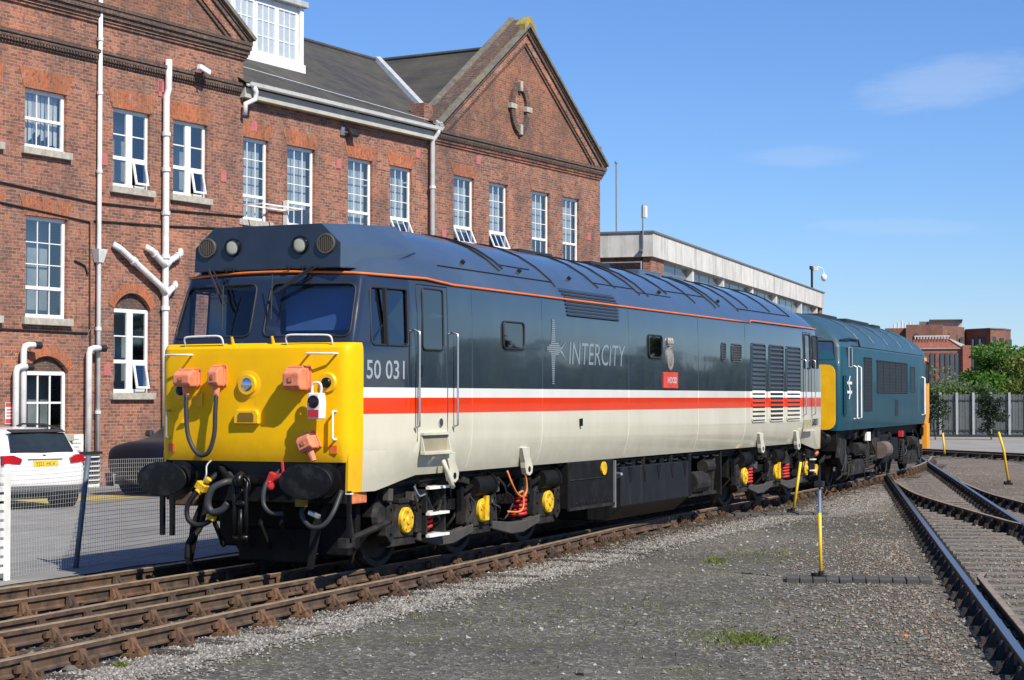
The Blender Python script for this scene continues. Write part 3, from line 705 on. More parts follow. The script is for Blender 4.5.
for y in (-.44, .44):
    MB().lathe((.195, y, 3.64), (-1, 0, 0), [(0, .10), (.03, .105), (.045, .10), (.045, .086), (.03, .084)], 20).build('lamp_rim', 'black_gloss', hp, auto=30)
    MB().lathe((.16, y, 3.64), (-1, 0, 0), [(-.01, .086), (-.002, .084), (.003, .06), (.004, .02)], 20).build('marker_light', 'cream_lens', hp, smooth=True)
# orange line round the cab and along both sides (raised gutter)
P = []
for y in [-1.147, -1.14, -1.12, -1.09, -1.05, -1.0]+list(np.linspace(-.85, .85, 9))+[1.0, 1.05, 1.09, 1.12, 1.14, 1.147]:
    P.append((front_x(3.315, y)-.014, y*1.014, 3.315+.035*(1-(y/1.16)**2)))
side = [(x, side_y(x, 3.28)-.012, 3.315-(.035*min(1, max(0, (x-1.4)/.7)) if x > 1.4 else 0)) for x in [.42, .6, .9, 1.2, 1.4, 1.6, 1.8, 2.1, 3]+list(np.arange(4, 14.1, 1))]
side2 = [(x, side_y(x, 3.28)-.012, z) for x, z in ((14.0, 3.28), (14.12, 3.315), (15, 3.315), (17, 3.315), (18, 3.315), (18.4, 3.315), (18.6, 3.315))]
PP = list(reversed(side2+[])) + list(reversed(side))+P+[(x, -y, z) for x, y, z in side+side2]
s = MB(); s.tube(PP, .016, 6); s.build('orange_gutter', 'orange_line', LO, smooth=True)
# doors: cab doors at both ends of the near side and the far side
def side_patch(x0, x1, z0, z1, off, th, name, m, parent, r=.05, sg=-1, zref=None, frame=None):
    rp = rounded([(x0, z0), (x1, z0), (x1, z1), (x0, z1)], r)
    f0 = lambda p, d: (p[0], sg*(abs(side_y(p[0], p[1]))+d), p[1])
    s = MB(); s.prism(rp, lambda p, a: f0(p, a), off-th, off)
    o = s.build(name, m, parent)
    if frame: loop_tube(rp, lambda p: f0(p, off+.002), frame[0], 'window_frame', frame[1], o)
    return o
def groove(x0, x1, z0, z1, parent, name='door_edge'):
    s = MB()
    pts = [(x0, z0), (x0, z1), (x1, z1), (x1, z0)]
    for (a, b) in zip(pts, pts[1:]):
        P_ = [(a[0]+(b[0]-a[0])*k/6, side_y(a[0]+(b[0]-a[0])*k/6, a[1]+(b[1]-a[1])*k/6)-.001, a[1]+(b[1]-a[1])*k/6) for k in range(7)]
        s.tube(P_, .007, 4)
    s.build(name, 'window_rubber', parent)
def handrail(x, z0, z1, parent, y=None, st=.07):
    y0 = side_y(x, (z0+z1)/2); MB().tube([(x, y0, z0), (x, y0-st, z0+.03), (x, y0-st, z0+.1), (x, y0-st, (z0+z1)/2), (x, y0-st, z1-.1), (x, y0-st, z1-.03), (x, y0, z1)], .013, 6).build('handrail', 'alu', parent, smooth=True)
groove(1.20, 1.95, 1.45, 3.24, LO)
dw = side_patch(1.30, 1.83, 2.50, 3.20, .006, .02, 'door_window', 'loco_side_glass', LO, .06, frame=(.012, 'window_rubber'))
MB().box(1.32, 1.82, -1.374, -1.368, 2.5, 3.2).build('blind', 'dark_room', dw)
handrail(1.13, 1.6, 2.72, LO); handrail(2.08, 1.6, 2.72, LO)
MB().box(1.22, 1.29, -1.40, -1.385, 2.2, 2.32).build('door_lock', 'black_gloss', LO); MB().cyl((1.76, -1.39, 1.66), (1.76, -1.40, 1.66), .05, n=14).build('door_lock', 'chrome', LO)
# foot step recess
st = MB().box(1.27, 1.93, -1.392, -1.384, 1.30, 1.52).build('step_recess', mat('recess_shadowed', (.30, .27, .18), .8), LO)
MB().box(1.25, 1.95, -1.45, -1.384, 1.295, 1.335).build('step_tread', 'beige_paint', st, bevel=.006); MB().box(1.25, 1.95, -1.43, -1.384, 1.52, 1.55).build('step_hood', 'beige_paint', st)
for xx in (1.255, 1.925): MB().hexa([(xx, -1.44, 1.33), (xx+.02, -1.44, 1.33), (xx+.02, -1.386, 1.33), (xx, -1.386, 1.33), (xx, -1.40, 1.52), (xx+.02, -1.40, 1.52), (xx+.02, -1.386, 1.52), (xx, -1.386, 1.52)]).build('step_cheek', 'beige_paint', st)
# body side windows
for (x0, x1, z0, z1) in ((3.50, 4.13, 2.565, 2.90), (8.78, 9.36, 2.555, 2.895)):
    o = side_patch(x0, x1, z0, z1, .012, .03, 'side_window', 'loco_side_glass', LO, .07, frame=(.015, 'window_rubber'))
    MB().box(x0+.03, x1-.03, -1.379, -1.376, z0+.03, z1-.03).build('blind', mat('side_blind', (.10, .13, .16), .6) if 'side_blind' not in MATS else 'side_blind', o)
# lettering and marks
mapf = lambda x0, z0, d=.004: (lambda u, v: (x0+u, side_y(x0+u, z0+v)-d, z0+v))
text_mesh('50 031', .20, mapf(.22, 2.16), sx=.96, bold=.012).build('number', 'letter_grey', LO, fix=False)
s = text_mesh('INTERCITY', .30, mapf(5.62, 2.405), sx=1.0, shear=.12); s.build('lettering', 'logo_grey', LO, fix=False)
s = text_mesh('50031', .13, mapf(18.22, 1.40), sx=1.15, bold=.03); s.build('number', 'black_plastic', LO, fix=False)
s = MB(); z = 2.13
while z < 2.98:
    c = 2.59; d = abs(z-c)
    wl = .030+.05*max(0, 1-d/.42); wr = wl
    if d < .075: wl, wr = .24*(1-d/.11), .28*(1-d/.2)
    s.add([(5.11-wl, -1.3895, z), (5.11+wr, -1.3895, z), (5.11+wr, -1.3895, z+.017), (5.11-wl, -1.3895, z+.017)], [(0, 1, 2, 3)]); z += .028
s.add([(5.34, -1.3895, 2.60), (5.56, -1.3895, 2.72), (5.40, -1.3895, 2.60)], [(0, 1, 2)]); s.add([(5.33, -1.3895, 2.57), (5.40, -1.3895, 2.58), (5.54, -1.3895, 2.46)], [(0, 1, 2)])
s.build('bird_emblem', 'logo_grey', LO, fix=False)
pl_ = MB().box(9.43, 10.10, -1.402, -1.384, 2.095, 2.345).build('name_plate', 'plate_red', LO, bevel=.004)
s = text_mesh('HOOD', .095, lambda u, v: (9.60+u, -1.4045, 2.175+v), sx=1.0, bold=.01)
s.build('plate_lettering', 'plate_letters', pl_, fix=False)
cr = MB().lathe((9.74, -1.384, 2.56), (0, -1, 0), [(0, .19), (.02, .19), (.028, .165), (.02, .15), (.02, .13), (.03, .11), (.035, 0.02)], 24, sx=.78).build('crest', 'crest_metal', LO, auto=35)
s = MB(); s.box(9.64, 9.84, -1.41, -1.385, 2.75, 2.79)
for k in (-.08, 0, .08): s.lathe((9.74+k, -1.40, 2.82), (0, 0, 1), [(-.03, .035), (.02, .03), (.06, .008)], 8)
s.build('crown', 'crest_metal', cr)
# grille high on the side, with its slats
gr = MB()
rp = [(5.62, 3.05), (7.55, 3.05), (7.55, 3.43), (5.50, 3.43)]
gr.prism(rp, lambda p, a: (p[0], side_y(p[0], p[1])-a, p[1]), -.05, .004); gro = gr.build('roof_grille', 'black_gloss', LO)
for k in range(8):
    z = 3.075+k*.046; xa = 5.62-(z-3.05)*.32
    y = side_y(6.5, z); MB().hexa([(xa, y-.02, z-.012), (7.55, y-.02, z-.012), (7.55, y-.002, z-.004), (xa, y-.002, z-.004), (xa, y-.012, z+.010), (7.55, y-.012, z+.010), (7.55, y-.0, z+.014), (xa, y-.0, z+.014)]).build('slat', 'grille_dark', gro)
for x in (2.62, 4.75, 7.95, 11.15, 13.72): MB().tube([(x, side_y(x, z)-.0005, z) for z in (1.10, 1.2, 1.34, 1.52, 2.0, 2.5, 3.0, 3.24)], .004, 4).build('panel_seam', 'livery', LO)
# small vents
for (x0, x1) in ((12.36, 12.58), (12.92, 13.46)):
    o = side_patch(x0, x1, 2.57, 2.87, .003, .02, 'vent', 'black_gloss', LO, .06, frame=(.014, 'livery'))
    for k in range(6): MB().box(x0+.03, x1-.03, -1.396, -1.386, 2.605+k*.044, 2.622+k*.044).build('slat', 'brass_grille', o)
mat('slat_slate', (.050, .066, .088), .6, spec=.3); mat('slat_white', (.74, .74, .72), .6); mat('slat_red', (.68, .04, .006), .6, spec=.3)
# three tall louvre panels near the rear
for q, (x0, x1) in enumerate(((14.08, 14.92), (15.20, 16.10), (16.32, 17.27))):
    o = side_patch(x0, x1, 1.52, 2.91, .003, .02, 'louvre_panel', 'black_gloss', LO, .07, frame=(.016, 'livery'))
    for k in range(17):
        z = 1.575+k*.079; tk = .038 if q != 1 else .024
        MB().hexa([(x0+.03, -1.408, z-tk/2), (x1-.03, -1.408, z-tk/2), (x1-.03, -1.389, z-tk/2+.012), (x0+.03, -1.389, z-tk/2+.012), (x0+.03, -1.400, z+tk/2), (x1-.03, -1.400, z+tk/2), (x1-.03, -1.389, z+tk/2+.008), (x0+.03, -1.389, z+tk/2+.008)]).build('slat', 'slat_slate' if z > 2.06 else 'slat_white' if z > 1.95 else 'slat_red' if z > 1.77 else 'beige_paint', o)
# rear cab door, window and rails
groove(17.52, 18.14, 1.45, 3.22, LO)
side_patch(17.62, 18.05, 2.52, 3.18, .006, .02, 'door_window', 'loco_side_glass', LO, .06, frame=(.016, 'window_rubber'))
side_patch(18.27, 18.72, 2.54, 3.17, .006, .02, 'cab_window', 'black_gloss', LO, .06, frame=(.016, 'window_rubber'))
handrail(17.46, 1.6, 2.7, LO); handrail(18.2, 1.6, 2.7, LO)
st = MB().box(17.5, 18.1, -1.392, -1.384, 1.30, 1.52).build('step_recess', 'recess_shadowed', LO); MB().box(17.48, 18.12, -1.45, -1.384, 1.295, 1.335).build('step_tread', 'beige_paint', st)
# lifting brackets hanging below the side
for x in (2.12, 4.30, 14.75, 17.15):
    P_ = [(x-.22, 1.31), (x+.02, 1.31), (x+.02, 1.2), (x+.12, 1.06), (x+.10, .98), (x+.02, .945), (x-.08, .97), (x-.12, 1.05), (x-.13, 1.12)]
    o = MB().prism(P_, lambda p, a: (p[0], -1.385-a, p[1]), -.06, .012).build('lifting_bracket', 'beige_paint', LO, bevel=.006)
    MB().cyl((x, -1.394, 1.03), (x, -1.402, 1.03), .038, n=14).build('eye', 'black_gloss', o)
s = MB(); s.hexa([(1.83, -1.40, 1.18), (1.93, -1.40, 1.18), (1.93, -1.34, 1.18), (1.83, -1.34, 1.18), (1.80, -1.42, 1.19), (1.88, -1.42, 1.19), (1.88, -1.36, 1.19), (1.80, -1.36, 1.19)])
MB().tube([(1.80, -1.40, 1.22), (1.86, -1.42, 1.10), (1.98, -1.42, .95), (2.03, -1.42, .90)], .028, 8).build('step_hook', 'beige_paint', LO, smooth=True)
MB().tube([(6.05, -1.386, 1.63), (6.05, -1.40, 1.66), (6.05, -1.40, 1.56)], .03, 8).build('filler_cap', 'black_gloss', LO)
# roof seams, hatches and fittings
def roof_line(x, z0=3.40, far=False):
    o = []
    for i in range(26):
        t = i/25; z = z0+(4.06-z0)*math.sin(t*math.pi/2); o.append((x, side_y(x, min(z, 4.059))-.0, z+.006))
    pts = [p for p in o]; return pts + [(p[0], -p[1], p[2]) for p in reversed(pts)]
for x, z0 in ((3.9, 3.56), (4.1, 3.6), (5.47, 3.44), (7.2, 3.52), (8.0, 3.56), (8.88, 3.5), (9.25, 3.5), (10.39, 3.6), (11.5, 3.5), (12.49, 3.46), (12.8, 3.5), (13.78, 3.46), (14.6, 3.55), (16.0, 3.55), (17.18, 3.5)):
    MB().tube(roof_line(x, z0), .012, 4).build('roof_seam', 'underframe', LO)
for (xa, xb, z) in ((2.03, 5.47, 3.51), (4.1, 5.1, 3.66), (7.2, 8.88, 3.60), (8.9, 10.4, 3.55), (10.4, 12.5, 3.66), (13.8, 17.2, 3.52)):
    MB().tube([(x, side_y(x, z)-.002, z) for x in np.linspace(xa, xb, 8)], .009, 4).build('roof_seam', 'underframe', LO)
for (x0, x1, y0, y1, z0, z1) in ((6.6, 7.8, -.25, .25, 3.99, 4.085), (8.2, 8.6, -.72, -.42, 3.80, 3.885), (9.1, 9.9, -.35, .35, 3.97, 4.075), (11.2, 12.3, -.35, .35, 3.97, 4.08), (13.0, 13.6, -.3, .3, 3.97, 4.07)):
    MB().box(x0, x1, y0, y1, z0, z1).build('roof_hatch', 'black_plastic' if x0 in (6.6, 9.1) else 'livery', LO, bevel=.03)
for x in (2.9, 4.6, 6.3, 10.0, 13.0): MB().cyl((x, side_y(x, 3.6), 3.6), (x, side_y(x, 3.6)-.03, 3.63), .03, n=8).build('roof_bolt', 'black_plastic', LO)
# ---- yellow front: lamp, steps, rails, jumpers
def FX(y, z): return front_x(z, y)
hl = MB().lathe((FX(0, 2.09)+.01, 0, 2.09), (-1, 0, 0), [(0, .155), (.012, .155), (.016, .14), (.016, .115), (.05, .108), (.05, .092)], 28).build('headlight', 'front_yellow', LO, auto=30)
MB().lathe((FX(0, 2.09)-.03, 0, 2.09), (-1, 0, 0), [(-.04, .09), (.005, .088), (.016, .06), (.02, .02)], 20).build('lens', 'chrome', hl, smooth=True)
s = MB(); P_ = [(-.16, 1.66), (.16, 1.66), (.16, 1.76), (.12, 1.82), (-.12, 1.82), (-.16, 1.76)]
stp = MB().prism(P_, lambda p, a: (a, p[0], p[1]), FX(0, 1.74)-.05, FX(0, 1.74)+.02).build('front_step', 'front_yellow', LO, bevel=.012)
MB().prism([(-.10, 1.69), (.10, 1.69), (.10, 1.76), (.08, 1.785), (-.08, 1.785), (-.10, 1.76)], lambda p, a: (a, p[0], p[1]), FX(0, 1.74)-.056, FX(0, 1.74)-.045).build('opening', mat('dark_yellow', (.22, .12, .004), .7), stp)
def socket(y, z, m):
    o = MB().lathe((FX(y, z)+.01, y, z), (-1, 0, 0), [(0, .115), (.014, .115), (.03, .10), (.03, .08)], 22).build('jumper_socket', 'front_yellow', LO, auto=30)
    MB().lathe((FX(y, z), y, z), (-1, 0, 0), [(0, .06), (.045, .055), (.055, .03)], 16).build('plug', 'black_gloss', o, smooth=True)
socket(-.97, 2.11, 0); socket(.90, 2.03, 0)
def jumper(y, z, wd, hh, dp, m='jumper_orange', stem=True, roll=0, x0=None):
    xb = (FX(y, z) if x0 is None else x0)+.02
    P_ = [(0, -hh/2), (-dp*.85, -hh/2), (-dp, -hh*.3), (-dp, hh*.25), (-dp*.72, hh/2), (0, hh/2)]
    M = Matrix.Rotation(roll, 3, 'X')
    f = lambda p, a: tuple(Vector((xb+p[0], y, z))+M @ Vector((0, a, p[1])))
    o = MB().prism(P_, f, -wd/2, wd/2).build('jumper_box', m, LO, bevel=.016)
    MB().prism([(.0, -hh*.5), (-.03, -hh*.5), (-.03, hh*.62), (0, hh*.62)], f, -wd*.6, wd*.6).build('mounting_plate', m, o)
    MB().cyl(f((-dp*.55, hh*.53), -wd*.42), f((-dp*.55, hh*.53), wd*.42), .016, n=8).build('hinge', m, o)
    MB().prism([(-dp-.012, -hh*.12), (-dp+.004, -hh*.12), (-dp+.004, hh*.10), (-dp-.012, hh*.10)], f, -wd*.12, wd*.12).build('latch', 'rusty_orange', o)
    MB().prism([(-dp*.30, -hh*.51), (-dp*.36, -hh*.51), (-dp*.36, hh*.51), (-dp*.30, hh*.51)], f, -wd*.515, wd*.515).build('lid_seam', 'rusty_orange', o)
    for q in (-1, 1):
        for zz in (-.40, .52): MB().cyl(f((-.028, hh*zz), q*wd*.53), f((-.046, hh*zz), q*wd*.53), .012, n=6).build('bolt', 'rusty_orange', o)
    if stem:
        c = Vector((xb-dp*.55, y, z)); e0 = c+M @ Vector((0, 0, -hh/2)); e1 = c+M @ Vector((0, 0, -hh/2-.12))
        MB().cyl(e0, e1, .042, .032, n=10).build('gland', m, o)
    return o
jumper(.76, 2.16, .22, .18, .24); jumper(.36, 2.18, .13, .21, .20); jumper(-.66, 2.15, .21, .24, .25, stem=False); jumper(-.78, 1.46, .17, .18, .20, roll=R(-24))
MB().tube(catmull([(-.28, .74, 1.98), (-.30, .73, 1.8), (-.31, .70, 1.55), (-.31, .62, 1.38), (-.31, .52, 1.315), (-.31, .42, 1.36), (-.30, .36, 1.55), (-.29, .355, 1.8), (-.27, .355, 1.99)], 6), .026, 8).build('jumper_cable', 'hose_grey', LO, smooth=True)
def rail3(y0, y1, z, drop, st=.07, m='white_paint', r=.013):
    x0, x1 = FX(y0, z), FX(y1, z)
    return MB().tube(catmull([(x0+.02, y0, z-drop), (x0-st*.8, y0, z-drop*.5), (x0-st, y0+(y1-y0)*.08, z), (min(x0, x1)-st-.01, (y0+y1)/2, z), (x1-st, y1-(y1-y0)*.08, z), (x1-st*.8, y1, z-drop*.5), (x1+.02, y1, z-drop)], 4), r, 6).build('handrail', m, LO, smooth=True)
for sg in (-1, 1): rail3(sg*.76, sg*1.08, 2.425, .0, .09); 
for (y0, y1) in ((.36, .88), (-.46, -1.0)):
    MB().tube(catmull([(FX(y0, 2.53)-.0, y0, 2.525), (FX(y0, 2.53)-.03, y0, 2.60), (FX(y0, 2.53)-.04, y0+(y1-y0)*.1, 2.63), (FX((y0+y1)/2, 2.53)-.04, (y0+y1)/2, 2.63), (FX(y1, 2.53)-.04, y1-(y1-y0)*.1, 2.625), (FX(y1, 2.53)-.03, y1, 2.60), (FX(y1, 2.53), y1, 2.52)], 4), .012, 6).build('handrail', 'white_paint', LO, smooth=True)
for y in (.25, -.27): MB().cyl((-.10, y, 2.53), (-.13, y, 2.62), .022, .014, n=8).build('lamp_iron', 'front_yellow', LO)
for sg in (-1, 1):
    y = sg*1.07
    MB().tube(catmull([(FX(y, 1.8)+.02, y, 1.80), (FX(y, 1.8)-.06, y, 1.80), (FX(y, 1.7)-.07, y, 1.76), (FX(y, 1.6)-.07, y, 1.54), (FX(y, 1.5)-.06, y, 1.50), (FX(y, 1.5)+.02, y, 1.50)], 4), .014, 6).build('handrail', 'white_paint' if sg < 0 else 'alu', LO, smooth=True)
    MB().box(FX(sg*1.04, 1.39)-.008, FX(sg*1.04, 1.39)+.03, sg*1.04-.045, sg*1.04+.045, 1.345, 1.435).build('marker_patch', 'catch_orange', LO)
MB().box(FX(.6, 1.95)-.02, FX(.6, 1.95)+.02, .60, .70, 1.85, 2.0).build('bracket', 'front_yellow', LO)
MB().box(FX(.88, 1.67)-.03, FX(.88, 1.67)+.02, .82, .90, 1.665, 1.685).build('bracket', 'front_yellow', LO)
# windscreen wipers
for (a, b, c) in (((.155, -.62, 3.40), (.03, -.17, 3.09), (.0, -.16, 2.98)), ((.155, .75, 3.40), (-.0, .45, 2.98), (.0, .46, 2.86))):
    s = MB(); s.tube([a, b], .016, 6); s.tube([(a[0], a[1]-.06, a[2]), (b[0], b[1]-.05, b[2]+.02)], .010, 5); 
    s.tube([(b[0]-.0, b[1], b[2]+.22), (b[0]-.055, b[1]-.02, b[2]-.28)], .008, 5); s.build('wiper', 'black_plastic', LO)
for y in (-.30, -.48, .42, .52): MB().tube([(.16, y, 3.36), (.13, y, 3.40), (.13, y, 3.42)], .012, 5).build('wiper_spindle', 'black_plastic', LO)
# ---- buffer beam, buffers, coupling, hoses
bb = MB().box(-.06, .40, -1.16, 1.16, .80, 1.265).build('buffer_beam', 'underframe', LO, bevel=.01)
MB().box(-.075, -.02, -1.06, 1.06, 1.0, 1.262).build('beam_plate', 'black_gloss', bb)
for y in (-.915, .915):
    o = MB().lathe((-.05, y, 1.055), (-1, 0, 0), [(0, .19), (.05, .19), (.06, .13), (.24, .12), (.25, .095), (.40, .09)], 20).build('buffer', 'buffer_black', LO, auto=35)
    MB().lathe((-.45, y, 1.055), (-1, 0, 0), [(0, .07), (.015, .175), (.045, .19), (.052, .184), (.060, .13), (.063, .03)], 40, sx=1.72).build('buffer_head', 'buffer_black', o, auto=22)
hk = MB().tube(catmull([(-.08, -.03, 1.02), (-.25, -.03, 1.04), (-.36, -.03, 1.10), (-.42, -.03, 1.05), (-.38, -.03, .98)], 5), [.05]*16+[.045]*3+[.03]*2, 8).build('coupling_hook', 'black_gloss', LO, smooth=True)
s = MB()
for sg in (-1, 1): s.tube([(-.34, -.03+sg*.075, 1.10), (-.38, -.03+sg*.08, .95), (-.37, -.03+sg*.075, .72), (-.36, -.03+sg*.07, .42)], .022, 7)
s.tube([(-.36, -.10, .80), (-.36, .04, .80)], .035, 8); s.tube([(-.36, -.12, .43), (-.36, .06, .43)], .03, 8); s.tube([(-.37, -.03, .42), (-.37, -.03, .74)], .025, 8)
for k in range(3):
    c = Vector((-.36, -.03+.05*(k-1), 1.0)); s.tube([c+Vector((0, .06*math.cos(a), .09*math.sin(a))) for a in np.linspace(0, 6.28, 13)[:-1]], .016, 6, closed=True)
s.build('screw_link', 'black_gloss', hk, smooth=True)
def hose(P_, r, m='rubber', name='brake_hose'): return MB().tube(catmull(P_, 6), r, 8).build(name, m, LO, smooth=True)
h1 = hose([(-.10, .46, 1.10), (-.25, .49, 1.0), (-.35, .54, .92), (-.38, .63, .80), (-.38, .66, .70), (-.38, .63, .60), (-.36, .53, .55), (-.34, .42, .58), (-.34, .34, .64)], .03)
s = MB(); s.obox((-.33, .50, .97), (.09, .13, .09), Matrix.Rotation(R(30), 3, 'X')); s.cyl((-.33, .44, 1.02), (-.33, .40, 1.06), .035); s.cyl((-.33, .52, .93), (-.36, .54, .90), .045); s.build('air_tap', 'yellow_paint', h1, bevel=.01)
MB().obox((-.35, .36, .64), (.06, .10, .06), Matrix.Rotation(R(25), 3, 'X')).build('end_cap', 'yellow_paint', h1, bevel=.01)
hose([(-.10, .30, 1.10), (-.20, .20, 1.03), (-.30, .22, 1.02), (-.38, .33, .95), (-.39, .38, .80), (-.38, .33, .70), (-.36, .22, .72), (-.34, .15, .80)], .042, 'hose_grey')
hose([(-.08, .42, 1.18), (-.2, .25, 1.08), (-.2, .12, 1.02)], .035, 'underframe', 'pipe')
h2 = hose([(-.10, -.38, 1.16), (-.30, -.34, 1.05), (-.36, -.32, .95), (-.38, -.33, .80), (-.38, -.42, .71), (-.36, -.56, .70)], .026, 'hose_grey')
s = MB(); s.obox((-.30, -.38, 1.08), (.07, .08, .12), Matrix.Rotation(R(25), 3, 'X')); s.cyl((-.30, -.40, 1.06), (-.30, -.52, 1.12), .028); s.obox((-.32, -.53, 1.18), (.02, .035, .17), Matrix.Rotation(R(-6), 3, 'X')); s.lathe((-.30, -.36, 1.0), (0, 0, -1), [(-.05, .05), (.02, .045), (.05, .03)], 10); s.build('air_tap', 'red_paint', h2, bevel=.012)
h3 = hose([(-.05, -.74, .90), (-.30, -.76, .74), (-.36, -.84, .62), (-.38, -.95, .565), (-.36, -1.07, .60), (-.30, -1.15, .74), (-.15, -1.16, .95)], .026, 'hose_grey')
MB().obox((-.33, -.93, .70), (.05, .14, .05), Matrix.Rotation(R(20), 3, 'X')).build('hose_end', 'alu', h3, bevel=.01)
MB().obox((-.28, -.74, .82), (.1, .1, .08)).build('tap_handle', mat('dirty_yellow', (.22, .16, .01), .7), h3)
hose([(-.08, .5, 1.28), (-.2, .52, 1.2), (-.25, .5, 1.08), (-.28, .56, .95)], .012, 'galv', 'chain')
for y in (.92, 1.05): MB().box(-.30, -.26, y-.025, y+.025, .42, .86).build('footstep_hanger', 'black_gloss', LO)
MB().box(-.1, .4, .72, 1.1, .74, .90).build('rusty_box', 'rust', LO, bevel=.02)
# lifeguards and front step post
for y in (-.78, .78):
    MB().prism([(-.20, .10), (-.12, .10), (.05, .55), (.25, .80), (.10, .80), (-.10, .55)], lambda p, a: (p[0], a, p[1]), y-.02, y+.02).build('lifeguard', 'underframe', LO)
MB().tube(catmull([(-.05, .62, .8), (-.12, .66, .5), (-.25, .72, .35), (-.28, .72, .16)], 5), .032, 8).build('lifeguard', 'underframe', LO, smooth=True)
MB().box(-.20, -.16, -1.29, -1.25, .40, .95).build('footstep_hanger', 'black_gloss', LO); MB().box(-.21, -.14, -1.30, -1.24, .915, .93).build('footstep_plate', 'white_paint', LO)
for (y0, y1, z0, z1, x) in ((-1.0, .80, .26, .84, .52), (-.55, .40, .12, .5, .30), (-.95, -.55, .2, .62, .44)):
    MB().box(x-.05, x+.05, y0, y1, z0, z1).build('brake_beam', 'underframe', LO, bevel=.02)
for y in (-.32, -.05, .22, .55): MB().tube([(.1, y, .82), (.05, y+.03, .55), (.2, y, .28)], .03, 6).build('hanger_link', 'underframe', LO)
s = MB(); s.obox((-.18, -1.24, .40), (.2, .1, .1)); s.tube([(-.2, -1.24, .42), (.3, -1.26, .50), (.75, -1.24, .56)], .035, 6); s.tube([(-.18, -1.27, .7), (-.1, -1.27, .42)], .03, 6); s.build('step_bracket', 'bogie_grime', LO)
MB().box(.02, .34, -1.20, -1.06, .80, .92).build('tank_end', 'rusty_orange', LO, bevel=.01)
# ---- underframe between the bogies
MB().tube([(19.0, 0, 1.0), (20.2, .1, .9), (21.4, .2, 1.0)], .05, 8).build('coupling_link', 'black_gloss', LO)
MB().box(.4, 18.8, -1.12, 1.12, .93, 1.10).build('underframe', 'underframe', LO)
t1 = MB().box(5.85, 7.55, -1.30, 1.30, .42, 1.06).build('battery_box', 'underframe', LO, bevel=.015)
MB().box(5.83, 7.57, -1.325, -1.29, .40, .44).build('lower_lip', 'bogie_grime', t1); MB().box(7.53, 7.57, -1.33, -1.28, .36, 1.04).build('end_angle', 'galv', t1)
MB().box(5.9, 7.2, -1.312, -1.30, .81, .825).build('seam', 'bogie_grime', t1)
MB().cyl((7.13, -1.30, .94), (7.13, -1.325, .94), .095, n=20).build('round_marker', 'yellow_paint', t1)
for k in range(12): MB().cyl((6.0+k*.13, -1.30, .49), (6.0+k*.13, -1.312, .49), .014, n=6).build('rivet', 'bogie_grime', t1)
P_ = [(-1.30, .93), (-1.30, .36), (-1.05, .14), (1.05, .14), (1.30, .36), (1.30, .93)]
t2 = MB().prism(P_, lambda p, a: (a, p[0], p[1]), 7.85, 10.9).build('fuel_tank', mat('tank_grey', (.009, .0095, .011), .5, spec=.3, var=.3, vs=3, dirt=(.035, .035, .036), da=.5, ds=3, dsc=(3, 3, .3)), LO, bevel=.015)
for k in range(5): MB().prism([(8.15+k*.62, .92), (8.33+k*.62, .92), (8.24+k*.62, .68)], lambda p, a: (p[0], -1.30-a, p[1]), 0, .006).build('gusset', 'underframe', t2)
for k in range(7): MB().cyl((8.1+k*.42, -1.22, .93), (8.1+k*.42, -1.22, .93+.03+.05*(k % 3)), .05, n=8).build('filler_pipe', 'underframe', t2)
MB().cyl((7.72, -1.28, .82), (7.66, -1.38, .84), .05, .02, n=10).build('filler_nozzle', 'alu', LO)
s = MB(); s.box(11.1, 12.6, -1.22, -1.0, .32, .38); s.cyl((11.3, -1.15, .55), (12.0, -1.15, .55), .18, n=14); s.cyl((11.9, -1.2, .8), (12.3, -1.2, .8), .11, n=12)
s.cyl((11.35, -1.1, .4), (11.35, -1.1, 1.0), .06); s.cyl((12.15, -1.1, .35), (12.15, -1.1, 1.0), .08); s.obox((12.5, -1.15, .65), (.08, .1, .7), Matrix.Rotation(R(12), 3, 'Y')); s.obox((12.0, -1.12, .45), (.4, .25, .25))
s.build('compressor', 'bogie_grime', LO, bevel=.01)
MB().box(10.95, 11.08, -1.28, 1.28, .35, 1.05).build('tank_hanger', 'underframe', LO); MB().box(12.7, 12.78, -1.25, 1.25, .3, 1.05).build('tank_hanger', 'underframe', LO)
